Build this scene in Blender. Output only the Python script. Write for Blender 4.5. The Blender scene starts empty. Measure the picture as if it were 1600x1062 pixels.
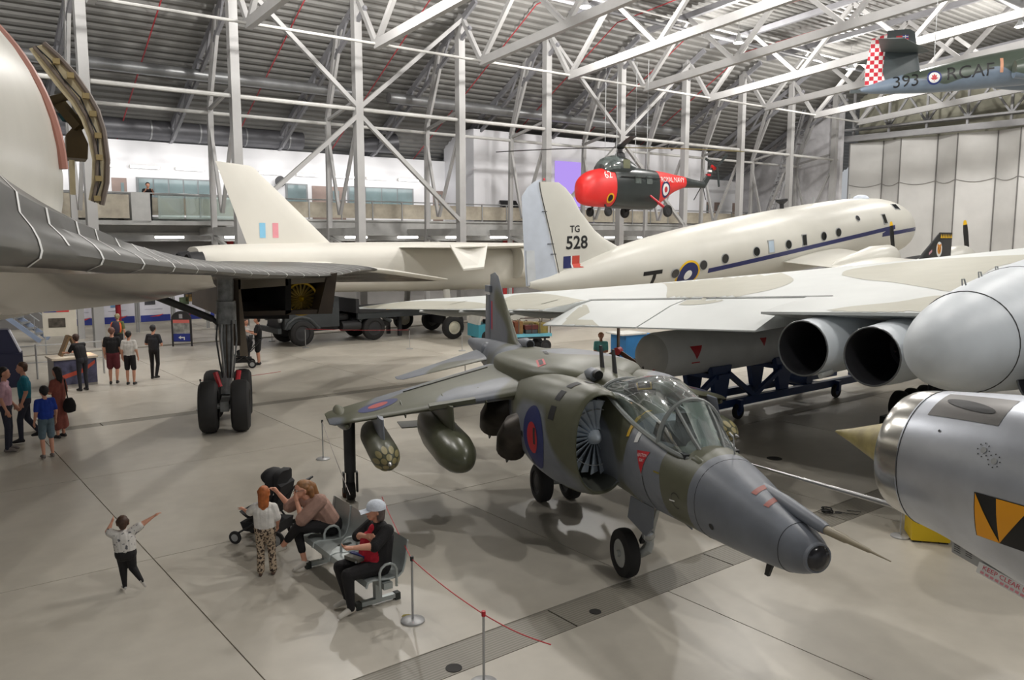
import bpy, bmesh, math, random
from mathutils import Vector as V, Matrix, noise as mnoise
from mathutils.bvhtree import BVHTree
random.seed(7)
SC = bpy.context.scene
COL = SC.collection
R = math.radians
# ------------------------------------------------------------------ camera
FPX, CAMH = 1290.0, 4.6
PITCH = math.atan(160.0 / FPX)
cam_d = bpy.data.cameras.new('camera'); cam = bpy.data.objects.new('camera', cam_d); COL.objects.link(cam)
cam.location = (0, 0, CAMH); cam.rotation_euler = (math.pi / 2 - PITCH, 0, 0)
cam_d.sensor_width = 36.0; cam_d.lens = FPX / 1600.0 * 36.0; cam_d.clip_end = 400
SC.camera = cam
# ------------------------------------------------------------------ light
SC.view_settings.view_transform = 'Standard'; SC.view_settings.look = 'None'
SC.view_settings.gamma = 1.0; SC.view_settings.use_curve_mapping = False
SC.view_settings.exposure = 0.52
W = bpy.data.worlds.new('ambient_fill'); SC.world = W; W.use_nodes = True  # even ambient fill, added through the open side behind the camera
W.node_tree.nodes['Background'].inputs[0].default_value = (0.93, 0.96, 1.0, 1)
W.node_tree.nodes['Background'].inputs[1].default_value = 0.30
LAMP_W = 1500.0          # one roof lamp
TUBE_W = 34.0           # one area light, at a tube or added to wash the wall
# building axes: U along the white wall, VV from the camera towards it
UX, UY = 0.786, 0.618
U_ANG = math.atan2(UY, UX)
def ST(s, t, z=0.0): return V((s * UX - t * UY, s * UY + t * UX, z))
def ray(px, py):
    ix, iy = (px - 800) / FPX, (py - 531) / FPX
    return V((ix, math.cos(PITCH) - iy * math.sin(PITCH), -math.sin(PITCH) - iy * math.cos(PITCH)))
def G(px, py, z=0.0):
    d = ray(px, py); t = (z - CAMH) / d.z
    return V((d.x * t, d.y * t, z))
def PD(px, py, depth):
    d = ray(px, py) * (depth / ray(px, py).y); return V((d.x, d.y, d.z + CAMH))
# ------------------------------------------------------------------ materials
MATS = {}
def lin(c):
    return tuple((x / 255.0 / 12.92 if x / 255.0 <= 0.04045 else ((x / 255.0 + 0.055) / 1.055) ** 2.4) for x in c)
def new_mat(name):
    m = bpy.data.materials.new(name); m.use_nodes = True; nt = m.node_tree
    return m, nt, nt.nodes['Principled BSDF']
def nd(nt, typ, **kw):
    n = nt.nodes.new(typ)
    for k, v in kw.items(): setattr(n, k, v)
    return n
def M(name, rgb=None, rough=0.5, metal=0.0, var=0.07, vs=2.0, bump=0.0, bs=30.0, spec=0.5, emit=0.0, alpha=1.0):
    if name in MATS: return MATS[name]
    m, nt, b = new_mat(name); c = lin(rgb)
    b.inputs['Roughness'].default_value = rough; b.inputs['Metallic'].default_value = metal
    b.inputs['Specular IOR Level'].default_value = spec
    b.inputs['Base Color'].default_value = (*c, 1)
    if var > 0:
        tc = nd(nt, 'ShaderNodeTexCoord'); no = nd(nt, 'ShaderNodeTexNoise')
        no.inputs['Scale'].default_value = vs; no.inputs['Detail'].default_value = 5.0
        nt.links.new(tc.outputs['Object'], no.inputs['Vector'])
        rp = nd(nt, 'ShaderNodeValToRGB')
        rp.color_ramp.elements[0].position = 0.3; rp.color_ramp.elements[1].position = 0.7
        rp.color_ramp.elements[0].color = (*[x * (1 - var * 1.6) for x in c], 1)
        rp.color_ramp.elements[1].color = (*[min(1, x * (1 + var)) for x in c], 1)
        nt.links.new(no.outputs['Fac'], rp.inputs['Fac']); nt.links.new(rp.outputs['Color'], b.inputs['Base Color'])
        if bump > 0:
            n2 = nd(nt, 'ShaderNodeTexNoise'); n2.inputs['Scale'].default_value = bs; n2.inputs['Detail'].default_value = 3
            nt.links.new(tc.outputs['Object'], n2.inputs['Vector'])
            bp = nd(nt, 'ShaderNodeBump'); bp.inputs['Strength'].default_value = bump; bp.inputs['Distance'].default_value = 0.02
            nt.links.new(n2.outputs['Fac'], bp.inputs['Height']); nt.links.new(bp.outputs['Normal'], b.inputs['Normal'])
    if emit > 0:
        b.inputs['Emission Color'].default_value = (*c, 1); b.inputs['Emission Strength'].default_value = emit
    MATS[name] = m; return m
def camo(name, cols, scale, thr, rough=0.5, bias=None, axis=0, edge=0.01, detail=1.0, dist=0.0, var=0.1, off=(0, 0, 0)):
    """two paint colours split by a soft noise threshold; bias = [(position along axis, add to noise)]"""
    if name in MATS: return MATS[name]
    m, nt, b = new_mat(name); b.inputs['Roughness'].default_value = rough
    tc = nd(nt, 'ShaderNodeTexCoord'); mp = nd(nt, 'ShaderNodeMapping'); mp.inputs['Location'].default_value = off
    nt.links.new(tc.outputs['Object'], mp.inputs['Vector'])
    no = nd(nt, 'ShaderNodeTexNoise'); no.inputs['Scale'].default_value = scale; no.inputs['Detail'].default_value = detail
    no.inputs['Distortion'].default_value = dist
    nt.links.new(mp.outputs['Vector'], no.inputs['Vector']); fac = no.outputs['Fac']
    if bias:
        sx = nd(nt, 'ShaderNodeSeparateXYZ'); nt.links.new(tc.outputs['Object'], sx.inputs[0])
        lo, hi = bias[0][0], bias[-1][0]
        mr = nd(nt, 'ShaderNodeMapRange'); mr.inputs['From Min'].default_value = lo; mr.inputs['From Max'].default_value = hi
        nt.links.new(sx.outputs[axis], mr.inputs['Value'])
        fc = nd(nt, 'ShaderNodeFloatCurve'); cv = fc.mapping.curves[0]
        for i, (x, y) in enumerate(bias):
            xx, yy = (x - lo) / (hi - lo), y + 0.5
            if i == 0: cv.points[0].location = (xx, yy)
            elif i == len(bias) - 1: cv.points[-1].location = (xx, yy)
            else: cv.points.new(xx, yy)
        fc.mapping.update(); nt.links.new(mr.outputs[0], fc.inputs['Value'])
        ad = nd(nt, 'ShaderNodeMath', operation='ADD'); nt.links.new(fac, ad.inputs[0]); nt.links.new(fc.outputs[0], ad.inputs[1])
        sb = nd(nt, 'ShaderNodeMath', operation='SUBTRACT'); nt.links.new(ad.outputs[0], sb.inputs[0]); sb.inputs[1].default_value = 0.5
        fac = sb.outputs[0]
    rp = nd(nt, 'ShaderNodeValToRGB'); el = rp.color_ramp.elements
    el[0].position = thr - edge; el[1].position = thr + edge
    el[0].color = (*lin(cols[0]), 1); el[1].color = (*lin(cols[1]), 1)
    nt.links.new(fac, rp.inputs['Fac'])
    n2 = nd(nt, 'ShaderNodeTexNoise'); n2.inputs['Scale'].default_value = 3.0; n2.inputs['Detail'].default_value = 6
    nt.links.new(tc.outputs['Object'], n2.inputs['Vector'])
    mx = nd(nt, 'ShaderNodeMix', data_type='RGBA', blend_type='MULTIPLY'); mx.inputs['Factor'].default_value = 1.0
    r2 = nd(nt, 'ShaderNodeValToRGB'); r2.color_ramp.elements[0].position = .3; r2.color_ramp.elements[1].position = .7
    g = 1 - var * 1.8; r2.color_ramp.elements[0].color = (g, g, g, 1); r2.color_ramp.elements[1].color = (1, 1, 1, 1)
    nt.links.new(n2.outputs['Fac'], r2.inputs['Fac'])
    nt.links.new(rp.outputs['Color'], mx.inputs[6]); nt.links.new(r2.outputs['Color'], mx.inputs[7])
    nt.links.new(mx.outputs[2], b.inputs['Base Color'])
    MATS[name] = m; return m
def checker(name, c1, c2, scale, rough=0.5):
    m, nt, b = new_mat(name); b.inputs['Roughness'].default_value = rough
    tc = nd(nt, 'ShaderNodeTexCoord'); ck = nd(nt, 'ShaderNodeTexChecker'); ck.inputs['Scale'].default_value = scale
    ck.inputs['Color1'].default_value = (*lin(c1), 1); ck.inputs['Color2'].default_value = (*lin(c2), 1)
    nt.links.new(tc.outputs['Object'], ck.inputs['Vector']); nt.links.new(ck.outputs['Color'], b.inputs['Base Color'])
    return m
def glass(name, tint=(230, 240, 240), refl=0.10, dens=0.12):
    if name in MATS: return MATS[name]
    m = bpy.data.materials.new(name); m.use_nodes = True; nt = m.node_tree; nt.nodes.clear()
    out = nd(nt, 'ShaderNodeOutputMaterial'); tr = nd(nt, 'ShaderNodeBsdfTransparent'); gl = nd(nt, 'ShaderNodeBsdfGlossy')
    df = nd(nt, 'ShaderNodeBsdfDiffuse'); df.inputs['Color'].default_value = (*lin(tint), 1)
    tr.inputs['Color'].default_value = (*lin(tint), 1); gl.inputs['Roughness'].default_value = 0.04
    lw = nd(nt, 'ShaderNodeLayerWeight'); lw.inputs['Blend'].default_value = 0.35
    mr = nd(nt, 'ShaderNodeMapRange'); mr.inputs['To Min'].default_value = refl; mr.inputs['To Max'].default_value = 0.75
    nt.links.new(lw.outputs['Facing'], mr.inputs['Value'])
    m0 = nd(nt, 'ShaderNodeMixShader'); m0.inputs[0].default_value = dens
    nt.links.new(tr.outputs[0], m0.inputs[1]); nt.links.new(df.outputs[0], m0.inputs[2])
    m1 = nd(nt, 'ShaderNodeMixShader'); nt.links.new(mr.outputs[0], m1.inputs[0])
    nt.links.new(m0.outputs[0], m1.inputs[1]); nt.links.new(gl.outputs[0], m1.inputs[2]); nt.links.new(m1.outputs[0], out.inputs[0])
    MATS[name] = m; return m
def emis(name, rgb, strength):
    if name in MATS: return MATS[name]
    m = bpy.data.materials.new(name); m.use_nodes = True; nt = m.node_tree; nt.nodes.clear()
    out = nd(nt, 'ShaderNodeOutputMaterial'); e = nd(nt, 'ShaderNodeEmission')
    e.inputs[0].default_value = (*lin(rgb), 1); e.inputs[1].default_value = strength
    nt.links.new(e.outputs[0], out.inputs[0]); MATS[name] = m; return m
# ------------------------------------------------------------------ mesh builder
def frame_of(d, up=None):
    d = V(d).normalized(); up = V(up) if up is not None else V((0, 0, 1))
    if abs(d.dot(up)) > 0.98 * up.length: up = V((1, 0, 0))
    a = d.cross(up).normalized(); b = a.cross(d).normalized(); return a, b
class MB:
    def __init__(s): s.v = []; s.f = []; s.m = []
    def add(s, vs, fs, mi=0):
        o = len(s.v); s.v += [tuple(x) for x in vs]; s.f += [tuple(i + o for i in f) for f in fs]; s.m += [mi] * len(fs); return s
    def bx(s, x0, x1, y0, y1, z0, z1, mi=0):
        vs = [(x, y, z) for z in (z0, z1) for y in (y0, y1) for x in (x0, x1)]
        return s.add(vs, [(0, 2, 3, 1), (4, 5, 7, 6), (0, 1, 5, 4), (2, 6, 7, 3), (0, 4, 6, 2), (1, 3, 7, 5)], mi)
    def box(s, c, size, mi=0):
        c = V(c); h = V(size) / 2
        return s.bx(c.x - h.x, c.x + h.x, c.y - h.y, c.y + h.y, c.z - h.z, c.z + h.z, mi)
    def obox(s, c, ax, ay, az, mi=0):
        """oriented box: half vectors"""
        c, ax, ay, az = V(c), V(ax), V(ay), V(az)
        vs = [c + ax * i + ay * j + az * k for k in (-1, 1) for j in (-1, 1) for i in (-1, 1)]
        return s.add(vs, [(0, 2, 3, 1), (4, 5, 7, 6), (0, 1, 5, 4), (2, 6, 7, 3), (0, 4, 6, 2), (1, 3, 7, 5)], mi)
    def bar(s, p0, p1, w, h=None, up=None, mi=0):
        p0, p1 = V(p0), V(p1); h = h or w; a, b = frame_of(p1 - p0, up)
        return s.obox((p0 + p1) / 2, a * (w / 2), (p1 - p0) / 2, b * (h / 2), mi)
    def ring(s, c, a, b, ra, rb=None, n=12):
        rb = ra if rb is None else rb
        return [V(c) + a * (ra * math.cos(2 * math.pi * i / n)) + b * (rb * math.sin(2 * math.pi * i / n)) for i in range(n)]
    def loft(s, rings, cap0=True, cap1=True, closed=True, mi=0):
        n = len(rings[0]); vs = [p for r in rings for p in r]; fs = []
        for i in range(len(rings) - 1):
            for j in range(n if closed else n - 1):
                k = (j + 1) % n; fs.append((i * n + j, i * n + k, (i + 1) * n + k, (i + 1) * n + j))
        if cap0: fs.append(tuple(range(n - 1, -1, -1)))
        if cap1: fs.append(tuple((len(rings) - 1) * n + j for j in range(n)))
        return s.add(vs, fs, mi)
    def tube(s, p0, p1, r0, r1=None, n=10, caps=True, mi=0):
        p0, p1 = V(p0), V(p1); r1 = r0 if r1 is None else r1; a, b = frame_of(p1 - p0)
        return s.loft([s.ring(p0, a, b, r0, n=n), s.ring(p1, a, b, r1, n=n)], caps, caps, True, mi)
    def path(s, pts, r, n=8, mi=0, closed=False):
        pts = [V(p) for p in pts]; rs = []; up = V((0, 0, 1)); a0 = None
        N = len(pts)
        for i, p in enumerate(pts):
            d = (pts[min(i + 1, N - 1)] - pts[max(i - 1, 0)])
            if closed: d = pts[(i + 1) % N] - pts[i - 1]
            d.normalize()
            if a0 is None: a, b = frame_of(d)
            else:
                a = (a0 - d * a0.dot(d)).normalized(); b = a.cross(d).normalized()
            a0 = a; rr = r[i] if isinstance(r, (list, tuple)) else r
            rs.append(s.ring(p, a, b, rr, n=n))
        if closed: rs.append(rs[0])
        return s.loft(rs, not closed, not closed, True, mi)
    def lathe(s, prof, o=(0, 0, 0), axis=(1, 0, 0), n=24, mi=0, cap0=True, cap1=True):
        a, b = frame_of(axis); ax = V(axis).normalized(); o = V(o)
        return s.loft([s.ring(o + ax * x, a, b, max(r, 1e-4), n=n) for x, r in prof], cap0, cap1, True, mi)
    def prism(s, poly, vec, mi=0):
        vec = V(vec); p = [V(x) for x in poly]; n = len(p)
        fs = [tuple(range(n - 1, -1, -1)), tuple(range(n, 2 * n))] + [(i, (i + 1) % n, n + (i + 1) % n, n + i) for i in range(n)]
        return s.add(p + [x + vec for x in p], fs, mi)
    def ball(s, c, r, n=12, m=8, mi=0, rz=None, ry=None):
        rz = rz or r; ry = ry or r; c = V(c); rs = []
        for i in range(m + 1):
            t = math.pi * i / m; q = max(math.sin(t), 1e-3)
            rs.append([c + V((r * q * math.cos(2 * math.pi * j / n), ry * q * math.sin(2 * math.pi * j / n), -rz * math.cos(t))) for j in range(n)])
        return s.loft(rs, True, True, True, mi)
    def disc(s, c, normal, r, n=20, th=0.01, mi=0):
        c = V(c); nn = V(normal).normalized(); return s.tube(c, c + nn * th, r, r, n, True, mi)
def obj(name, mb, mat, parent=None, smooth=True, ang=38, recalc=True, loc=None, rotz=None):
    me = bpy.data.meshes.new(name); me.from_pydata(mb.v, [], mb.f)
    mats = mat if isinstance(mat, (list, tuple)) else [mat]
    for m in mats: me.materials.append(m)
    if len(mats) > 1: me.polygons.foreach_set('material_index', mb.m)
    if recalc:
        bm = bmesh.new(); bm.from_mesh(me); bmesh.ops.recalc_face_normals(bm, faces=bm.faces); bm.to_mesh(me); bm.free()
    if smooth:
        me.shade_smooth(); me.set_sharp_from_angle(angle=R(ang))
    me.update()
    o = bpy.data.objects.new(name, me); COL.objects.link(o)
    if parent: o.parent = parent
    if loc is not None: o.location = loc
    if rotz is not None: o.rotation_euler = (0, 0, rotz)
    return o
def tag(o, label, cat, group=None):
    o['label'] = label; o['category'] = cat
    if group: o['group'] = group
    return o
def struct(o): o['kind'] = 'structure'; return o
def thing(name, label=None, cat=None, loc=(0, 0, 0), rotz=0.0, group=None):
    o = bpy.data.objects.new(name, None); COL.objects.link(o); o.location = loc; o.rotation_euler = (0, 0, rotz)
    o.empty_display_size = 0.2
    if label: tag(o, label, cat, group)
    return o
def dup(o, parent=None):
    c = o.copy(); COL.objects.link(c); c.parent = parent
    for ch in list(o.children): dup(ch, c)
    return c
# ------------------------------------------------------------------ shape helpers
def super_ring(x, cy, cz, hw, hu, hd, e=2.0, n=32):
    out = []
    for i in range(n):
        t = 2 * math.pi * i / n; c, q = math.cos(t), math.sin(t)
        y = hw * math.copysign(abs(c) ** (2 / e), c); z = (hu if q >= 0 else hd) * math.copysign(abs(q) ** (2 / e), q)
        out.append(V((x, cy + y, cz + z)))
    return out
def interp(st, m):
    """smooth (Catmull-Rom style) interpolation of rows keyed on row[0]"""
    out = []
    for i in range(len(st) - 1):
        p0, p1, p2, p3 = st[max(i - 1, 0)], st[i], st[i + 1], st[min(i + 2, len(st) - 1)]
        for k in range(m):
            t = k / m; row = []
            for a, b, c, d in zip(p0, p1, p2, p3):
                if a is b and False: pass
                m1 = (c - a) / 2; m2 = (d - b) / 2
                h = (2 * t ** 3 - 3 * t * t + 1) * b + (t ** 3 - 2 * t * t + t) * m1 + (-2 * t ** 3 + 3 * t * t) * c + (t ** 3 - t * t) * m2
                row.append(h)
            out.append(tuple(row))
    out.append(tuple(st[-1])); return out
def fuse(st, n=32, m=3, e=2.0, cy=0.0, caps=(True, True)):
    """stations (x, zc, half width, up, down)"""
    mb = MB(); mb.loft([super_ring(r[0], cy, r[1], max(r[2], .002), max(r[3], .002), max(r[4], .002), r[5] if len(r) > 5 else e, n) for r in interp(st, m)], *caps)
    return mb
def foil(le, te, th, tdir=(0, 0, 1), K=10, camber=0.0):
    le, te, tdir = V(le), V(te), V(tdir).normalized(); ch = (te - le); L = ch.length; up, lo = [], []
    for i in range(K + 1):
        x = 0.5 * (1 - math.cos(math.pi * i / K))
        y = 5 * th * (.2969 * math.sqrt(x) - .126 * x - .3516 * x * x + .2843 * x ** 3 - .1015 * x ** 4)
        y = max(y, 0.0025 / max(L, .1)); cm = camber * 4 * x * (1 - x)
        up.append(le + ch * x + tdir * ((y + cm) * L)); lo.append(le + ch * x - tdir * ((y - cm) * L))
    return up + lo[::-1]
def wing(st, K=10, tdir=(0, 0, 1)):
    """stations (LE, TE, thickness ratio)"""
    mb = MB(); mb.loft([foil(a, b, t, tdir, K) for a, b, t in st]); return mb
BVH = {}
def bvh_of(mbs):
    vs, fs = [], []
    for mb in mbs:
        o = len(vs); vs += [V(x) for x in mb.v]; fs += [tuple(i + o for i in f) for f in mb.f]
    return BVHTree.FromPolygons(vs, fs)
def project(mb, bv, d, off=0.006):
    """drop flat artwork on to a surface along d"""
    d = V(d).normalized(); out = []
    for p in mb.v:
        h = bv.ray_cast(V(p), d)
        if h[0] is None: h = bv.find_nearest(V(p))
        n = h[1]
        if n.dot(d) > 0: n = -n
        out.append(tuple(h[0] + n * off))
    mb.v = out; return mb
def art_rect(o, u, v, w, h, nu=6, nv=6, mi=0, mb=None):
    mb = mb or MB(); o, u, v = V(o), V(u), V(v)
    vs = [o + u * (w * (i / nu - .5)) + v * (h * (j / nv - .5)) for j in range(nv + 1) for i in range(nu + 1)]
    fs = [(j * (nu + 1) + i, j * (nu + 1) + i + 1, (j + 1) * (nu + 1) + i + 1, (j + 1) * (nu + 1) + i) for j in range(nv) for i in range(nu)]
    return mb.add(vs, fs, mi)
def art_disc(o, u, v, r0, r1, n=32, m=3, mi=0, mb=None, asp=1.0, a0=0, a1=2 * math.pi):
    mb = mb or MB(); o, u, v = V(o), V(u), V(v); vs, fs = [], []
    for k in range(m + 1):
        r = r0 + (r1 - r0) * k / m
        for i in range(n + 1):
            t = a0 + (a1 - a0) * i / n; vs.append(o + u * (r * asp * math.cos(t)) + v * (r * math.sin(t)))
    for k in range(m):
        for i in range(n):
            fs.append((k * (n + 1) + i, k * (n + 1) + i + 1, (k + 1) * (n + 1) + i + 1, (k + 1) * (n + 1) + i))
    return mb.add(vs, fs, mi)
def text_mb(txt, o, u, v, h, align='CENTER', ext=0.0, cuts=2, bold=0.0, shear=0.0, spacing=1.0):
    c = bpy.data.curves.new('t', 'FONT'); c.body = txt; c.size = 1.0; c.align_x = align; c.align_y = 'CENTER'
    c.resolution_u = 3; c.offset = bold; c.shear = shear; c.space_character = spacing
    ob = bpy.data.objects.new('t', c); COL.objects.link(ob)
    me = bpy.data.meshes.new_from_object(ob.evaluated_get(bpy.context.evaluated_depsgraph_get()))
    bpy.data.objects.remove(ob); bpy.data.curves.remove(c)
    if cuts:
        bm = bmesh.new(); bm.from_mesh(me); bmesh.ops.triangulate(bm, faces=bm.faces)
        for _ in range(cuts):
            es = [e for e in bm.edges if e.calc_length() > 0.22]
            if es: bmesh.ops.subdivide_edges(bm, edges=es, cuts=1)
            bmesh.ops.triangulate(bm, faces=bm.faces)
        bm.to_mesh(me); bm.free()
    mb = MB(); o, u, v = V(o), V(u).normalized(), V(v).normalized(); k = h / 0.72
    mb.add([o + u * (p.co.x * k) + v * (p.co.y * k) for p in me.vertices], [tuple(f.vertices) for f in me.polygons])
    bpy.data.meshes.remove(me); return mb
def decal(name, mb, bv, d, mat, parent, off=0.006):
    if bv is not None: project(mb, bv, d, off)
    return obj(name, mb, mat, parent, smooth=True, recalc=False)
def wheel(mb, c, ax, r, w, mi_t=0, mi_h=1, n=28):
    """tyre + hub; ax = axle direction"""
    ax = V(ax).normalized(); c = V(c)
    mb.lathe([(-w * .32, r * .55), (-w * .5, r * .62), (-w * .5, r * .84), (-w * .38, r * .96), (-w * .15, r), (w * .15, r), (w * .38, r * .96), (w * .5, r * .84), (w * .5, r * .62), (w * .32, r * .55)], c, ax, n, mi_t)
    mb.lathe([(-w * .4, r * .1), (-w * .42, r * .3), (-w * .34, r * .42), (-w * .4, r * .57), (w * .4, r * .57), (w * .34, r * .42), (w * .42, r * .3), (w * .4, r * .1)], c, ax, n, mi_h)
    return mb
# common materials
WHITE = M('white_paint', (205, 204, 198), .45); STEEL = M('grey_steel_paint', (150, 150, 152), .5, var=.05)
TYRE = M('tyre_rubber', (34, 33, 33), .75); DARK = M('dark_metal', (42, 42, 44), .55); BLACK = M('black_paint', (18, 18, 19), .5)
CHROME = M('brushed_metal', (176, 176, 176), .3, .85); RED = M('red_paint', (190, 32, 44), .45); BLUE = M('roundel_blue', (28, 44, 110), .45)
YELLOW = M('yellow_paint', (226, 180, 20), .5); RWHITE = M('marking_white', (228, 228, 226), .5, var=.02)
GALV = M('galvanised_steel', (165, 167, 168), .4, .4)
# ================================================================== the hall
TW, TC, SEND = 48.0, 38.0, 66.0          # white wall, column line, curtain wall
def roof_z(t):
    if t > 36: return 17.2 - (t - 36) * (17.2 - 9.3) / (50 - 36)
    return 17.2 + .075 * (36 - max(t, 4)) - .075 * max(0, 4 - t)
def chord_z(t): return 13.7 + .086 * (36 - max(t, 4)) - .086 * max(0, 4 - t)
# ---- floor: slabs with recessed joints, drain covers
CONC = camo('concrete', ((186, 179, 166), (200, 194, 182)), .35, .5, rough=.36, edge=.22, detail=5, dist=.6, var=.05)
nt = CONC.node_tree; b = nt.nodes['Principled BSDF']; b.inputs['Specular IOR Level'].default_value = .45
n_ = nd(nt, 'ShaderNodeTexNoise'); n_.inputs['Scale'].default_value = .8; n_.inputs['Detail'].default_value = 6
mr_ = nd(nt, 'ShaderNodeMapRange'); mr_.inputs['To Min'].default_value = .2; mr_.inputs['To Max'].default_value = .5
nt.links.new(n_.outputs['Fac'], mr_.inputs[0]); nt.links.new(mr_.outputs[0], b.inputs['Roughness'])
floor = obj('floor', MB().bx(-60, 80, -14, 52, -.30, -.035), M('joint_filler', (104, 98, 90), .8), rotz=U_ANG, smooth=False); struct(floor)
TS = [(-14, -8), (-8, -3), (-3, 2), (2, 6.87), (7.44, 12.2), (12.2, 17.2), (17.2, 21.9), (22.3, 27), (27, 32), (32, 36.7), (37.2, 42), (42, 47.9)]
g = .008
for t0, t1 in TS:
    mb = MB().bx(g, 5 - g, t0 + g, t1 - g, -.036, 0); first = None
    for i in range(-8, 13):
        if first is None: first = obj('slab', mb, CONC, floor, smooth=False); o = first
        else: o = first.copy(); COL.objects.link(o)
        o.location = (3 + 5 * i, 0, 0)
# drain covers
m, nt, b = new_mat('drain_cover'); b.inputs['Roughness'].default_value = .5
tc = nd(nt, 'ShaderNodeTexCoord'); wv = nd(nt, 'ShaderNodeTexWave'); wv.bands_direction = 'Y'; wv.inputs['Scale'].default_value = 7
wv.inputs['Distortion'].default_value = .4
rp = nd(nt, 'ShaderNodeValToRGB'); rp.color_ramp.elements[0].color = (*lin((126, 121, 110)), 1); rp.color_ramp.elements[1].color = (*lin((152, 147, 136)), 1)
nt.links.new(tc.outputs['Object'], wv.inputs[0]); nt.links.new(wv.outputs['Fac'], rp.inputs[0]); nt.links.new(rp.outputs[0], b.inputs['Base Color'])
DRAIN = m
for t0, t1, s0, s1 in ((6.87, 7.44, -12, 62), (21.9, 22.3, -20, 62)):
    mb = MB().bx(.012, 3.0 - .012, t0 + .012, t1 - .012, -.034, -.004); first = None; s = s0
    while s < s1:
        if first is None: first = obj('drain_cover', mb, DRAIN, floor, smooth=False); o = first
        else: o = first.copy(); COL.objects.link(o)
        o.location = (s + .4, 0, 0); s += 3.0
HOLE = M('drain_hole', (46, 44, 42), .7)
for px, py, r in ((930, 955, .075), (709, 1043, .09), (1210, 716, .16), (1310, 800, .06)):
    p = G(px, py); s_, t_ = p.x * UX + p.y * UY, -p.x * UY + p.y * UX
    obj('floor_cap', MB().tube((0, 0, -.002), (0, 0, .003), r, n=20), HOLE, floor, loc=(s_, t_, 0))
# ---- roof: ribbed sheet
ROOF = M('roof_sheet', (118, 117, 114), .55, var=.04)
prof = []; t = 50.5; rib = .46
while t > -26:
    dz = roof_z(t - .05) - roof_z(t + .05); L = math.hypot(.1, dz); nx, nz = dz / L, .1 / L
    q = rib * (.1 / L)
    for a, h in ((0, 0), (.35, 0), (.45, .09), (.9, .09)):
        tt = t - q * a; prof.append((tt, roof_z(tt) + .2 + h))
    t -= q
mb = MB(); n = len(prof)
mb.add([(-60, a, z) for a, z in prof] + [(80, a, z) for a, z in prof], [(i, i + 1, n + i + 1, n + i) for i in range(n - 1)])
ceil_ = obj('ceiling', mb, ROOF, rotz=U_ANG, recalc=False, smooth=False); struct(ceil_)
# ---- white wall, with windows and doors above the gallery
WALLM = M('white_wall', (220, 220, 222), .7, var=.02, vs=.4)
wl = obj('wall_left', MB().bx(-60, 68, TW, TW + .3, 0, 9.75), WALLM, rotz=U_ANG, smooth=False); struct(wl)
lw = obj('wall_lower_shade', MB().bx(-60, 66, TW - .12, TW - .01, 0, 4.7), M('under_gallery_shade', (132, 130, 128), .75, var=.1, vs=.5), rotz=U_ANG, smooth=False); struct(lw)  # grey sheet over the white wall; shade under the gallery put into its colour
def wall_px(px, t=TW):
    r = (px - 800) / FPX; return t * (UY + UX * r) / (UX - UY * r)
FRM = M('window_frame', (120, 124, 126), .5); PANE = M('office_glass', (120, 138, 140), .12, var=.2, vs=.6, spec=.8)
DOORM = M('brown_door', (138, 120, 112), .6)
wn = dn = 0
def wall_window(px0, px1, z0, z1, k):
    global wn
    wn += 1; s0, s1 = wall_px(px0), wall_px(px1)
    w = obj('window_%d' % wn, MB().bx(s0 - .08, s1 + .08, TW - .06, TW + .02, z0 - .08, z1 + .08), FRM, rotz=U_ANG, smooth=False); struct(w)
    for i in range(k):
        a, b_ = s0 + (s1 - s0) * i / k + .04, s0 + (s1 - s0) * (i + 1) / k - .04
        obj('pane', MB().bx(a, b_, TW - .075, TW - .05, z0, z1), PANE, w, smooth=False)
for a in ((224, 338, 6.7, 7.75, 5), (453, 483, 6.7, 7.75, 1), (548, 646, 6.7, 7.75, 4), (702, 724, 6.7, 7.75, 1), (1225, 1244, 6.9, 7.6, 2)): wall_window(*a)
for px0, px1 in ((184, 207), (492, 543), (678, 693), (731, 750), (1095, 1103), (1112, 1120), (1180, 1189), (1140, 1150)):
    dn += 1; s0, s1 = wall_px(px0), wall_px(px1)
    d = obj('door_%d' % dn, MB().bx(s0, s1, TW - .05, TW + .01, 5.6, 7.75), DOORM, rotz=U_ANG, smooth=False); struct(d)
    obj('vision_panel', MB().bx(s0 + (s1 - s0) * .6, s0 + (s1 - s0) * .8, TW - .06, TW - .04, 6.7, 7.5), PANE, d, smooth=False)
# red doors under the gallery
for px0, px1 in ((356, 366), (784, 800), (900, 912)):
    dn += 1; s0, s1 = wall_px(px0), wall_px(px1)
    d = obj('door_%d' % dn, MB().bx(s0, s1, TW - .17, TW - .1, .0, 4.5), M('red_door', (170, 40, 44), .6), rotz=U_ANG, smooth=False); struct(d)
    obj('door_handle', MB().bx(s0 + .2, s0 + .25, TW - .24, TW - .17, 1.0, 1.5), GALV, d, smooth=False)
# white block on the gallery
wb = obj('wall_block', MB().bx(31.9, 55.6, 44.6, TW + .1, 5.62, 11.6), M('grey_white_wall', (216, 216, 220), .7, var=.03, vs=.3), rotz=U_ANG, smooth=False); struct(wb)
s0, s1 = wall_px(867, 44.5), wall_px(906, 44.5)
scr = obj('projection_screen', MB().bx(s0, s1, 44.5, 44.58, 5.65, 9.95), emis('violet_glow', (178, 150, 235), 0.75), rotz=U_ANG, smooth=False)
tag(scr, 'pale violet projected picture on white gallery wall behind the red helicopter', 'screen')
# lower wall behind gallery corner + grey end panel
we = obj('wall_end', MB().bx(64.5, 64.9, 38.0, TW, 0, 17), M('end_wall', (206, 205, 208), .7), rotz=U_ANG, smooth=False); struct(we)
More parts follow.
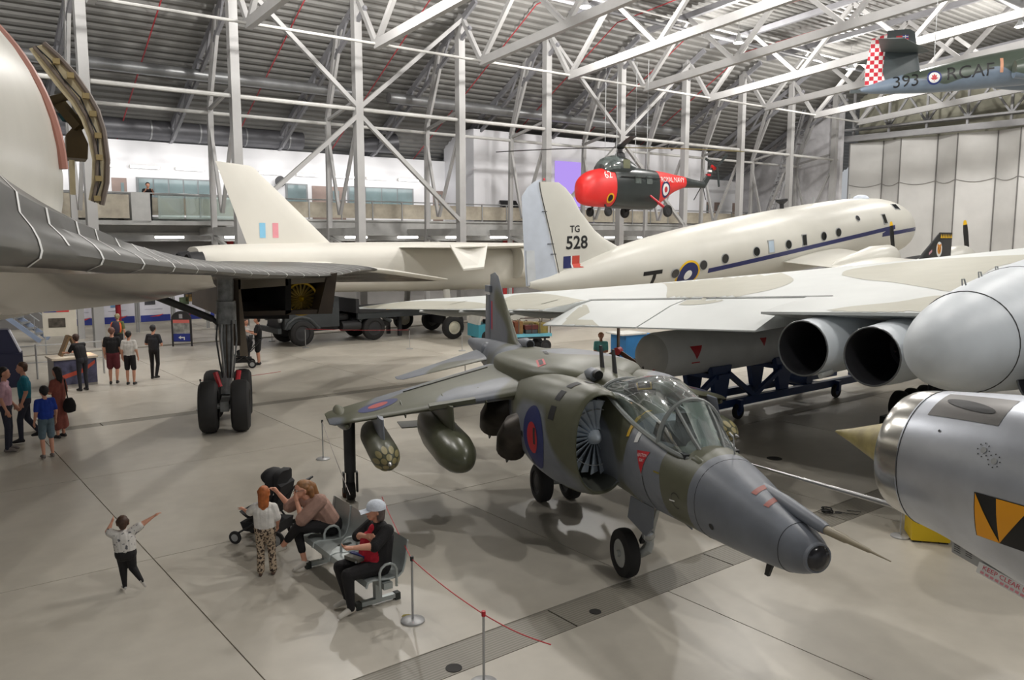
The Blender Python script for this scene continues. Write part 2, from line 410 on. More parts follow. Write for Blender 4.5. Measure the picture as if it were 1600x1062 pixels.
# ---- gallery
GM = M('gallery_steel', (168, 168, 166), .55); PERF = M('perforated_panel', (172, 164, 148), .5, var=.12, vs=2.5)
gal = obj('gallery_deck', MB().bx(-60, 66, 43.8, TW, 5.3, 5.6).bx(-60, 66, 43.6, 43.85, 4.75, 5.62), GM, rotz=U_ANG, smooth=False); struct(gal)
s = 4.0
pm = MB().bx(.03, 1.97, 43.84, 43.87, 5.72, 6.58)
po = MB().bx(-.03, .03, 43.8, 43.9, 5.6, 6.7)
first = fp = None
for i in range(32):
    if first is None: first = obj('railing_panel', pm, PERF, gal, smooth=False); fp = obj('railing_post', po, GALV, gal, smooth=False); a, b_ = first, fp
    else:
        a, b_ = first.copy(), fp.copy(); COL.objects.link(a); COL.objects.link(b_)
    a.location = b_.location = (s + 2 * i, 0, 0)
obj('handrail', MB().tube((-60, 43.85, 6.72), (66, 43.85, 6.72), .035, n=8), GALV, gal)
obj('deck_beam', MB().bx(-60, 66, 46, 46.3, 4.4, 5.3).bx(-60, 66, 43.5, 43.6, 4.72, 4.86).bx(-60, 66, 43.5, 43.6, 5.52, 5.62), GM, gal, smooth=False)
for i in range(9):
    sx = 7.7 + 6.2 * i
    obj('deck_bracket', MB().bar((sx, TC, 4.9), (sx, 43.7, 4.9), .18, .4).bar((sx, TC, 3.6), (sx, 42.0, 4.8), .16, .16), GM, gal, smooth=False)
# far left projecting landing
lx = wall_px(211, 42.2)
obj('landing', MB().bx(lx, lx + .85, 42.0, 43.9, 5.3, 6.72), GM, gal, smooth=False)
obj('landing_deck', MB().bx(lx - 8, lx + 5, 42.0, 43.9, 5.2, 5.4), GM, gal, smooth=False)
for k in range(3):
    obj('railing_panel', MB().bx(lx + 1.2 + k * 1.3, lx + 2.4 + k * 1.3, 42.02, 42.05, 5.5, 6.6), glass('clear_panel', (225, 235, 232), .08, .25), gal, smooth=False)
obj('railing_panel', MB().bx(lx - 8, lx - .1, 42.02, 42.05, 5.5, 6.6), PERF, gal, smooth=False)
obj('handrail', MB().tube((lx - 8, 42.03, 6.7), (lx + 5, 42.03, 6.7), .03, n=8), GALV, gal)
# ---- curtain wall of pleated white panels
CURT = M('curtain_panel', (206, 205, 202), .6, var=.06, vs=.5)
wr = obj('wall_right', MB().bx(SEND + 1.5, SEND + 1.8, -26, 38.2, 0, 17), M('end_cladding', (150, 148, 132), .7), rotz=U_ANG, smooth=False); struct(wr)
pt = 38.0; k = 0
while pt > 3:
    w = 2.6 if k % 2 == 0 else 1.75
    a0, a1 = (SEND - .1, SEND + .5) if k % 2 == 0 else (SEND + .5, SEND - .1)
    mb = MB().prism([(a0, pt - .03, 0), (a1, pt - w + .03, 0), (a1 + .08, pt - w + .03, 0), (a0 + .08, pt - .03, 0)], (0, 0, 12.4))
    p = obj('curtain_panel', mb, CURT, wr, smooth=False)
    mb = MB().tube((a0 - .05, pt, 0), (a0 - .05, pt, 12.45), .045, n=6)
    obj('panel_seam', mb, M('seam', (120, 118, 116), .6), p)
    pts = [(a0 + (a1 - a0) * i / 8 - .06, pt - w * i / 8, 9.0 - .25 * math.sin(math.pi * i / 8)) for i in range(9)]
    obj('slack_cord', MB().path(pts, .025, 5), M('cord_grey', (140, 138, 134), .7), p)
    pt -= w; k += 1
hb = obj('trim_1', MB().bx(SEND - .8, SEND - .3, 2, 38.2, 12.5, 12.95).bx(SEND - 1.0, SEND - .1, 2, 38.2, 13.35, 13.5), STEEL, rotz=U_ANG, smooth=False); struct(hb)
for i in range(12):
    obj('hanger', MB().bar((SEND - .55, 37.5 - 3 * i, 12.9), (SEND - .55, 37.5 - 3 * i, 16.5), .16), STEEL, hb, smooth=False)
    obj('brace', MB().bar((SEND - .55, 37.5 - 3 * i, 13.4), (SEND - .55, 36 - 3 * i, 15.6), .14).bar((SEND - .55, 34.5 - 3 * i, 13.4), (SEND - .55, 36 - 3 * i, 15.6), .14), STEEL, hb, smooth=False)
# ---- frames: column + rafter + truss at every bay
TRM = M('truss_paint', (160, 159, 158), .5, var=.03)
def bars(lst, w, h=None):
    mb = MB()
    for a, b_ in lst: mb.bar(a, b_, w, h)
    return mb
SK = [7.7 + 6.2 * i for i in range(-3, 10)]
col0 = thing('steel_column'); struct(col0)
obj('post', MB().bx(-.2, .2, TC - .2, TC + .2, 0, 17.0), TRM, col0, smooth=False)
obj('back_post', MB().bar((0, 41.6, 0), (0, 41.4, 10.9), .2, .26).bar((0, 41.4, 10.9), (0, 39.6, 16.4), .2, .26), TRM, col0, smooth=False)
obj('strut', bars([((0, 41.3, 10.8), (0, 38.2, 11.4)), ((0, 41.4, 9.9), (0, 40.3, 5.8)), ((0, 38.3, 9.9), (0, 40.2, 5.8)), ((0, 41.2, 11.2), (0, 38.9, 16.4)), ((0, 38.3, 16.6), (0, 39.8, 16.2))], .15), TRM, col0, smooth=False)
raf0 = thing('roof_rafter'); struct(raf0)
def rp_(t, d): return V((0, t, roof_z(t) - d))
obj('top_chord', MB().bar(rp_(36.5, .05), rp_(49.8, .05), .16, .3), M('rafter_paint', (128, 128, 132), .55), raf0, smooth=False)
obj('bottom_chord', MB().bar(rp_(37, 1.0), rp_(47.5, .75), .16, .2).bar(rp_(47.5, .75), rp_(49.5, .2), .16, .2), M('rafter_paint'), raf0, smooth=False)
obj('lacing', bars([(rp_(38 + i * 1.9, .9), rp_(38.9 + i * 1.9, .05)) for i in range(5)] + [(rp_(39.8 + i * 1.9, .9), rp_(38.9 + i * 1.9, .05)) for i in range(5)], .1), M('rafter_paint'), raf0, smooth=False)
tr0 = thing('roof_truss'); struct(tr0)
nodes = [36 - 6.6 * i for i in range(0, 9)]
for a, b_ in zip(nodes[:-1], nodes[1:]):
    obj('bottom_chord', MB().bar((0, a, chord_z(a)), (0, b_, chord_z(b_)), .3, .42), TRM, tr0, smooth=False)
    obj('top_chord', MB().bar((0, a, roof_z(a) - .15), (0, b_, roof_z(b_) - .15), .26, .32), M('rafter_paint'), tr0, smooth=False)
for i, a in enumerate(nodes):
    hi = a + 3.3 if i else 38.2
    obj('web', MB().bar((0, a, chord_z(a)), (0, hi, roof_z(min(hi, 36)) - .3), .22), TRM, tr0, smooth=False)
    obj('web', MB().bar((0, a, chord_z(a)), (0, a - 3.3, roof_z(a - 3.3) - .3), .22), TRM, tr0, smooth=False)
for i, s in enumerate(SK):
    for p in (col0, raf0, tr0):
        o = p if i == 0 else dup(p)
        o.location = ST(s, 0); o.rotation_euler = (0, 0, U_ANG)
# bracing, ties, ducts
def member(name, a, b_, w, mat=TRM, par=None):
    return struct(obj(name, MB().bar(a, b_, w), mat, rotz=U_ANG, smooth=False))
S0, S3 = 20.1, 38.7
for s in (S0, S3):
    for d in (-6.2, 6.2):
        member('cross_brace', (s, TC - .1, 11.0), (s + d, TC - .3, 16.2), .2)
        member('cross_brace', (s, TC - .1, 10.7), (s + d, TC - .1, 5.4), .2)
def round_member(name, pts, r, mat, n=14):
    return struct(obj(name, MB().path(pts, r, n), mat, rotz=U_ANG))
LT = M('light_tie', (186, 185, 182), .5)
round_member('tie_rod', [(-30, 35.9, 13.72), (64, 35.9, 13.72)], .07, LT, 8)
round_member('tie_rod', [(-30, TC, 10.95), (64, TC, 10.95)], .1, LT, 8)
round_member('tie_rod', [(-30, 41.4, 10.6), (64, 41.4, 10.6)], .09, LT, 8)
DUCT = M('galvanised_duct', (140, 141, 142), .38, .55); DDUCT = M('dark_duct', (88, 88, 92), .4, .3)
round_member('air_duct', [(-30, 42.6, 12.55), (22.3, 42.6, 12.55)], .28, DUCT)
du = struct(obj('air_duct', MB().path([(-30, 48.0, 10.4), (21.5, 48.0, 10.4)], .58, 20), DDUCT, rotz=U_ANG))
for i in range(12): obj('duct_band', MB().lathe([(-.04, .58), (-.04, .6), (.04, .6), (.04, .58)], (-8 + 2.6 * i, 48, 10.4), (1, 0, 0), 20), DUCT, du)
struct(obj('air_duct', MB().path([(25.0, 47.6, 10.3), (27.6, 47.2, 10.6)], [.35, .62], 20), DDUCT, rotz=U_ANG))
round_member('air_duct', [(24.5, 42.6, 12.55), (50, 42.6, 12.55)], .3, DUCT)
round_member('cable_tray', [(-30, 33, 16.6), (64, 33, 16.6)], .1, M('tray_dark', (90, 90, 92), .6), 6)
round_member('cable_tray', [(-30, 32.6, 16.9), (64, 32.6, 16.9)], .06, LT, 6)
round_member('air_duct', [(-10, 20, 17.4), (60, 20, 17.4)], .35, DUCT)
RL = M('red_line', (170, 60, 66), .6)
for s in (11.4, 17.6, 23.8, 30, 36.2, 42.4, 48.6):
    round_member('sprinkler_pipe', [(s, t_, roof_z(t_) - .02) for t_ in (49, 46, 42, 38, 36, 25, 10, 4)], .035, RL, 5)
# ---- lamps: a real fitting and its own light
def lamp(s, t):
    z = roof_z(t) - 1.5; p = ST(s, t, z)
    o = thing('high_bay_lamp', None, None, p); struct(o)
    obj('housing', MB().lathe([(.55, .03), (.45, .12), (.25, .14), (0, .3), (-.02, .3)], (0, 0, 0), (0, 0, 1), 16), GALV, o)
    obj('lens', MB().tube((0, 0, -.05), (0, 0, -.02), .26, n=16), emis('lamp_lens', (255, 250, 238), 14), o)
    obj('hanger', MB().tube((0, 0, .5), (0, 0, 1.6), .015, n=5), GALV, o)
    l = bpy.data.lights.new('lamp_light', 'POINT'); l.shadow_soft_size = .3; l.energy = LAMP_W; l.color = (1, .97, .93)
    lo = bpy.data.objects.new('lamp_light', l); COL.objects.link(lo); lo.location = (0, 0, -.42); lo.parent = o
for s in (4.6, 17, 29.4, 41.8, 54.2):
    for t in ((-3, 21, 31.5) if s < 6 else (-3, 10, 21, 31.5)): lamp(s, t)
# fluorescent tubes on the white wall and under the gallery
for i in range(26):
    s = -4 + 2.35 * i
    if 29.5 < s < 55.6: continue
    o = thing('tube_light', None, None, ST(s, TW - .25, 8.35), U_ANG); struct(o)
    obj('tube', MB().tube((-.72, 0, 0), (.72, 0, 0), .05, n=8), emis('tube_glow', (255, 252, 248), 7), o)
    obj('batten', MB().bx(-.76, .76, .06, .2, -.05, .09), WHITE, o, smooth=False)
    if i % 2 == 0:
        l = bpy.data.lights.new('tube_fill', 'AREA'); l.shape = 'RECTANGLE'; l.size = 4.4; l.size_y = 1.2; l.energy = TUBE_W; l.color = (1, .98, .97)
        lo = bpy.data.objects.new('tube_fill', l); COL.objects.link(lo); lo.parent = o; lo.location = (0, -1.5, -.1); lo.rotation_euler = (R(80), 0, 0)  # unseen wide panel, set off the tubes and added to wash the wall
for i in range(15):
    s = 2 + 3.6 * i
    o = thing('tube_light', None, None, ST(s, 45.2, 4.62), U_ANG); struct(o)
    obj('tube', MB().tube((-.72, 0, 0), (.72, 0, 0), .06, n=8), emis('tube_glow', (255, 252, 248), 7), o)
    obj('batten', MB().bx(-.76, .76, -.1, .1, .06, .16), WHITE, o, smooth=False)
    if i % 2 == 0:
        l = bpy.data.lights.new('tube_fill', 'AREA'); l.shape = 'RECTANGLE'; l.size = 3.0; l.size_y = .25; l.energy = TUBE_W; l.color = (1, .98, .97)
        lo = bpy.data.objects.new('tube_fill', l); COL.objects.link(lo); lo.parent = o; lo.location = (0, 0, -.1)
# stair tower by the corner
stx = thing('access_stair', None, None, ST(59.6, 40.2, 0), U_ANG); struct(stx)
SM = M('stair_steel', (150, 150, 152), .5)
for z0, z1, a, b_ in ((5.6, 9.0, -1.2, .3), (9.0, 12.4, .3, 1.8), (12.4, 15.8, 1.8, 3.2)):
    obj('flight', bars([((a, 0, z0), (b_, 0, z1)), ((a, .8, z0), (b_, .8, z1))], .12, .2), SM, stx, smooth=False)
    for k in range(9):
        q = (k + .5) / 9; obj('tread', MB().box((a + (b_ - a) * q, .4, z0 + (z1 - z0) * q), (.25, .8, .05)), SM, stx, smooth=False)
    obj('landing', MB().bx(b_ - .1, b_ + 1.0, 0, .9, z1 - .08, z1), SM, stx, smooth=False)
    obj('guard_rail', bars([((a, -.05, z0 + 1), (b_, -.05, z1 + 1)), ((b_, -.05, z1 + 1), (b_ + 1, -.05, z1 + 1)), ((b_ + 1, -.05, z1), (b_ + 1, -.05, z1 + 1)), ((b_, -.05, z1), (b_, -.05, z1 + 1)), ((b_, -.05, z1 + .5), (b_ + 1, -.05, z1 + .5))], .05), SM, stx, smooth=False)
# ================================================================== camouflaged jump jet in the middle
HJ = thing('camouflage_jet', 'green and grey camouflaged jet with round side intakes, parked on the concrete in front', 'aircraft', (1.80, 10.91, 0), R(-72.5))
GREEN, GREY = (92, 93, 74), (116, 121, 130)
HC = camo('jet_camouflage', (GREY, GREEN), .55, .46, rough=.42, axis=0, edge=.012, detail=.6, var=.12, off=(3.1, .4, 1.2),
          bias=[(-9.5, 0), (-1.6, .0), (-.9, .06), (-.2, .14), (.4, .12), (.6, -.2), (1.15, -.22), (1.4, .22), (1.75, .3), (1.98, -.1), (2.3, -.45), (4.2, -.45)])
HGREEN = M('jet_green', (84, 86, 68), .4, var=.12); HGREY = M('jet_grey', (116, 121, 130), .42, var=.08)
HDK = M('nozzle_steel', (62, 56, 50), .45, .5, var=.25, vs=5)
NST = [(3.60, 1.60, .13, .13, .13), (3.51, 1.60, .18, .185, .19), (3.28, 1.61, .24, .245, .27), (2.8, 1.65, .33, .335, .37), (2.25, 1.70, .425, .43, .46), (1.85, 1.75, .475, .45, .53)]
fs = fuse(NST + [(1.4, 1.79, .50, .44, .60), (.9, 1.81, .52, .47, .66), (.3, 1.83, .51, .56, .72), (-.2, 1.84, .44, .72, .76), (-.7, 1.85, .48, .77, .77), (-1.3, 1.86, .76, .80, .78),
           (-2.2, 1.87, .92, .78, .78), (-3.4, 1.88, .90, .74, .76), (-4.4, 1.92, .74, .66, .66), (-5.4, 1.95, .54, .56, .54), (-6.4, 2.0, .40, .46, .42), (-7.4, 2.05, .28, .34, .32), (-8.4, 2.1, .18, .2, .2), (-9.2, 2.12, .10, .1, .1)], 40, 3, 2.15)
hf = obj('fuselage', fs, HC, HJ)
obj('nose_window', MB().lathe([(0, .13), (.02, .125), (.05, .1), (.065, .05), (.07, .01)], (3.60, 0, 1.60), (1, 0, 0), 28), M('laser_glass', (44, 44, 48), .18, var=.15), HJ)
obj('nose_ring', MB().lathe([(-.02, .137), (-.02, .15), (.015, .143), (.015, .13)], (3.60, 0, 1.60), (1, 0, 0), 28), HGREY, HJ)
# probe on top of the nose, with fairing
obj('probe_fairing', MB().lathe([(0, .005), (.25, .05), (.8, .075), (1.35, .06), (1.42, .05)], (2.2, .08, 2.02), (1, 0, -.105), 16), HGREY, HJ)
pr = obj('pitot_probe', MB().lathe([(0, .045), (.3, .038), (.34, .03), (.6, .02), (.63, .012), (.86, .005)], (3.57, .08, 1.87), (1, 0, .01), 12), M('probe_buff', (150, 140, 118), .45), HJ)
obj('probe_collar', MB().lathe([(0, .05), (.03, .052), (.04, .046)], (3.55, .08, 1.87), (1, 0, .01), 12), RED, pr)
obj('blade_aerial', MB().prism([(2.95, -.015, 1.32), (2.85, -.015, 1.32), (2.8, -.015, 1.12), (2.86, -.015, 1.12)], (0, .03, 0)), BLACK, HJ, smooth=False)
obj('yaw_vane', MB().tube((1.95, .14, 2.12), (1.9, .14, 2.38), .012, .008, 6).tube((1.9, .14, 2.36), (1.82, .14, 2.39), .012, n=6), GALV, HJ)
obj('nose_fairing', MB().lathe([(0, .01), (.05, .06), (.2, .07), (.35, .01)], (1.72, -.27, 2.10), (1, .1, -.2), 12), HGREEN, HJ)
bvF = bvh_of([fs])
for a in (2.7, 2.92):
    decal('red_band', art_rect((a, -.02, 3), (1, .35, 0), (-.35, 1, 0), .06, .24, 2, 8), bvF, (0, 0, -1), M('faded_red', (150, 84, 74), .5), HJ, .004)
# canopy and windscreen
def can_ring(x, z0, hw, h, n=17):
    return [V((x, hw * math.cos(math.pi * i / (n - 1)) * (1 - .12 * math.sin(math.pi * i / (n - 1))), z0 + h * math.sin(math.pi * i / (n - 1)) ** .85)) for i in range(n)]
CG = glass('canopy_glass', (216, 226, 226), .07, .07)
can = [(-.68, 2.5, .33, .11), (-.3, 2.42, .38, .27), (.1, 2.34, .42, .45), (.5, 2.26, .44, .57), (.9, 2.2, .44, .55), (1.2, 2.16, .43, .49)]
cn = obj('canopy', MB().loft([can_ring(*r) for r in interp(can, 4)], False, False, False), CG, HJ, recalc=False)
scr_ = [(1.2, 2.16, .43, .49), (1.4, 2.13, .41, .35), (1.6, 2.1, .36, .18), (1.78, 2.07, .28, .04)]
ws = obj('windscreen', MB().loft([can_ring(*r) for r in interp(scr_, 3)], False, False, False), CG, HJ, recalc=False)
FR = M('canopy_frame', (128, 132, 130), .4, var=.06)
mb = MB(); mb.path([p + V((0, 0, .01)) for p in can_ring(1.2, 2.16, .44, .50)], .03, 6); obj('bow_frame', mb, FR, ws)
for sgn in (1, -1):
    obj('sill_frame', MB().path([(r[0], sgn * r[2] * 1.01, r[1] + .01) for r in interp(can, 2)], .03, 6), FR, cn)
    obj('sill_frame', MB().path([(r[0], sgn * r[2] * 1.01, r[1] + .01) for r in interp(scr_, 2)], .028, 6), FR, ws)
    pts = []
    for r in interp(scr_, 3):
        rg = can_ring(*r); pts.append(rg[8 + sgn * -3] + V((0, 0, .008)))
    obj('screen_rail', MB().path(pts, .022, 6), FR, ws)
obj('rear_frame', MB().path(can_ring(-.62, 2.49, .34, .14), .025, 6), FR, cn)
obj('detonating_cord', MB().path([(r[0], .04 * math.sin(i * 1.9), r[1] + r[3] - .01) for i, r in enumerate(interp(can, 5))], .008, 5), RWHITE, cn)
pts = [[V((1.235 + .52 * q, sg * .15 * (1 - .15 * q), 2.645 - .53 * q)) for sg in (-1, 1)] for q in [i / 5 for i in range(6)]]
obj('front_pane', MB().loft(pts, False, False, False), glass('green_glass', (150, 178, 168), .12, .3), ws, recalc=False)
# cockpit
ck = obj('cockpit_tub', MB().bx(-.5, 1.7, -.36, .36, 1.95, 2.14), M('cockpit_black', (32, 33, 36), .6), HJ, smooth=False)
obj('coaming', MB().loft([[V((x, y, z)) for y, z in ((-w, 2.12), (-w * .8, 2.12 + h), (w * .8, 2.12 + h), (w, 2.12))] for x, w, h in ((.85, .35, .22), (1.1, .35, .23), (1.4, .31, .1), (1.6, .25, .02))]), M('cockpit_black'), HJ)
st_ = obj('ejection_seat', MB().bx(-.1, .4, -.22, .22, 2.08, 2.22).prism([(-.2, -.2, 2.08), (.0, -.2, 2.08), (-.12, -.2, 2.56), (-.28, -.2, 2.56)], (0, .4, 0)), M('seat_grey', (70, 74, 70), .7), HJ, smooth=False)
obj('headrest', MB().bx(-.26, -.08, -.14, .14, 2.48, 2.66), M('seat_black', (26, 26, 26), .6), st_, smooth=False)
obj('firing_handle', MB().path([(-.08, -.1, 2.66), (-.04, -.1, 2.58), (-.04, .1, 2.58), (-.08, .1, 2.66)], .015, 6), YELLOW, st_)
obj('gunsight', MB().bx(.95, 1.08, -.07, .07, 2.34, 2.48), DARK, HJ, smooth=False)
obj('tail_bump', MB().lathe([(0, .02), (.05, .09), (.22, .1), (.45, .02)], (-.95, -.3, 2.62), (-1, 0, 0), 12), HGREY, HJ)
obj('bump_hole', MB().tube((-.97, -.3, 2.65), (-.90, -.3, 2.64), .07, n=12), BLACK, HJ)
# intakes
def cowl_ring(x, cy, hw, hh, n=40, e=2.25, zc=1.84): return super_ring(x, cy, zc, hw, hh, hh, e, n)
CW = [(-3.4, .55, .34, .50), (-2.4, .68, .46, .64), (-1.6, .72, .54, .73), (-1.0, .69, .55, .77), (-.55, .63, .51, .76), (-.28, .59, .46, .74), (-.17, .58, .42, .71)]
IN = [(-.13, .57, .395, .68), (-.16, .57, .37, .655), (-.3, .56, .355, .64), (-.6, .53, .42, .62), (-1.0, .48, .5, .6)]
cowl_mb = {}
for sgn in (-1, 1):
    par = thing('intake'); par.parent = HJ
    ro = [cowl_ring(r[0], sgn * r[1], r[2], r[3]) for r in interp(CW, 3)]
    mo = MB().loft(ro + [cowl_ring(r[0], sgn * r[1], r[2], r[3]) for r in IN[:2]], True, False); cowl_mb[sgn] = mo
    obj('cowl', mo, HC, par)
    obj('duct', MB().loft([cowl_ring(r[0], sgn * r[1], r[2], r[3]) for r in interp(IN[1:], 2)], False, True), M('duct_paint', (96, 98, 90), .5, var=.15), par)
    cy = sgn * .50
    obj('spinner', MB().lathe([(0, .13), (.12, .1), (.2, .04), (.22, .005)], (-.62, cy, 1.84), (1, 0, 0), 16), M('fan_metal', (196, 206, 216), .4, .1), par)
    bl = None
    for k in range(22):
        if bl is None:
            mb = MB(); rr = []
            for q in range(5):
                r = .12 + .40 * q / 4; w = .06 + .05 * q / 4; tw = R(62 - 22 * q / 4)
                rr.append([V((math.sin(tw) * w * e2 + .012 * e3, math.cos(tw) * w * e2, r)) for e2, e3 in ((-1, -1), (1, -1), (1, 1), (-1, 1))])
            mb.loft(rr); bl = obj('fan_blade', mb, M('fan_metal'), par); o = bl
        else: o = bl.copy(); COL.objects.link(o)
        o.location = (-.56, cy, 1.84); o.rotation_euler = (2 * math.pi * k / 22, 0, 0)
    obj('snubber_ring', MB().path([(-.50, cy + .4 * math.cos(2 * math.pi * i / 28), 1.84 + .4 * math.sin(2 * math.pi * i / 28)) for i in range(28)], .008, 5, closed=True), GALV, par)
    # blow-in door slots round the cowl
    def cpt(x, a, off):
        rows = interp(CW, 6); r = min(rows, key=lambda q: abs(q[0] - x)); c, q = math.cos(a), math.sin(a)
        return V((x, sgn * (r[1] + (r[2] + off) * math.copysign(abs(c) ** (2 / 2.25), c)), 1.84 + (r[3] + off) * math.copysign(abs(q) ** (2 / 2.25), q)))
    for k, (a0, a1) in enumerate(((92, 107), (66, 84), (42, 58), (18, 34))):
        mb = MB(); rws = []
        for i in range(6):
            a = R(a0 + (a1 - a0) * i / 5); rws.append([cpt(-.68, a, .006), cpt(-.56, a, .006)])
        mb.loft(rws, False, False, False); obj('blow_in_slot', mb, M('slot_dark', (30, 31, 34), .6), par, recalc=False)
    bvC = bvh_of([mo, fs])
    o_ = (-1.08, sgn * 2.2, 1.76); uu = (1, 0, 0); vv = (0, 0, 1); dd = (0, -sgn, 0)
    rd = decal('roundel', art_disc(o_, uu, vv, 0.001, .46, 40, 6, asp=.72), bvC, dd, M('roundel_blue_dark', (40, 48, 100), .5), par, .005)
    decal('roundel_centre', art_disc(o_, uu, vv, 0.001, .23, 32, 4, asp=.72), bvC, dd, M('roundel_red', (176, 40, 48), .5), rd, .009)
    decal('roundel_slot', art_rect((-1.0, sgn * 2.2, 1.8), uu, vv, .06, .24, 2, 4), bvC, dd, DARK, rd, .012)
    for xx, zz in ((-1.5, 1.72), (-1.25, 1.35)):
        decal('panel_hole', art_disc((xx, sgn * 2.2, zz), uu, vv, .001, .05, 12, 1), bvC, dd, BLACK, par, .006)
    obj('duct_lip', MB().path(cowl_ring(-.135, sgn * .57, .39, .675), .012, 5, closed=True), HGREEN, par)
    # front and rear nozzles
    for nm, x0, ry in (('front_nozzle', -1.75, 1.12), ('rear_nozzle', -3.35, .95)):
        nz = obj(nm, MB().path([(x0, sgn * (ry - .35), 1.75), (x0, sgn * (ry - .05), 1.74), (x0 - .1, sgn * (ry + .08), 1.68), (x0 - .25, sgn * (ry + .12), 1.52), (x0 - .38, sgn * (ry + .12), 1.32)], [.29, .29, .28, .26, .23], 18), HDK, HJ)
        obj('nozzle_vane', MB().obox((x0 - .38, sgn * (ry + .12), 1.32), (.26, 0, .2), (0, .01, 0), (.06, 0, -.06)), BLACK, nz, smooth=False)
    # gun pod / strake under the belly
    obj('gun_pod', fuse([(-.55, 1.12, .03, .03, .03), (-.7, 1.1, .12, .12, .12), (-1.3, 1.05, .17, .2, .18), (-2.4, 1.03, .19, .22, .2), (-3.4, 1.08, .14, .18, .14), (-3.9, 1.15, .04, .05, .04)], 20, 3, 2.4, sgn * .5), HC, HJ)
    obj('gun_muzzle', MB().tube((-.6, sgn * .5, 1.12), (-.45, sgn * .5, 1.12), .045, n=12), BLACK, HJ)
# engine / wing root hump
hump = fuse([(-1.2, 2.45, .25, .12, .3), (-1.8, 2.45, .85, .26, .5), (-2.6, 2.42, .98, .30, .5), (-3.8, 2.38, .96, .26, .5), (-4.9, 2.32, .7, .18, .4), (-5.6, 2.3, .3, .08, .3)], 32, 3, 2.6)
obj('wing_root', hump, HC, HJ)
for x, y, dx in ((-3.0, -.35, .45), (-2.2, -.72, .3)):
    decal('vent_slot', art_rect((x, y, 3.5), (1, -.25, 0), (.25, 1, 0), dx, .06, 4, 2), bvh_of([hump]), (0, 0, -1), DARK, HJ, .008)
decal('vent_outline', art_rect((-2.2, -.72, 3.5), (1, -.25, 0), (.25, 1, 0), .38, .12, 4, 2), bvh_of([hump]), (0, 0, -1), M('faint_red', (196, 84, 84), .5), HJ, .005)
for dx in (-.0, .45):
    obj('upper_aerial', MB().prism([(-.95 - dx, -.01, 2.6), (-1.06 - dx, -.01, 2.6), (-1.12 - dx, -.01, 2.98), (-1.06 - dx, -.01, 2.98)], (0, .03, 0)), DARK, HJ, smooth=False)
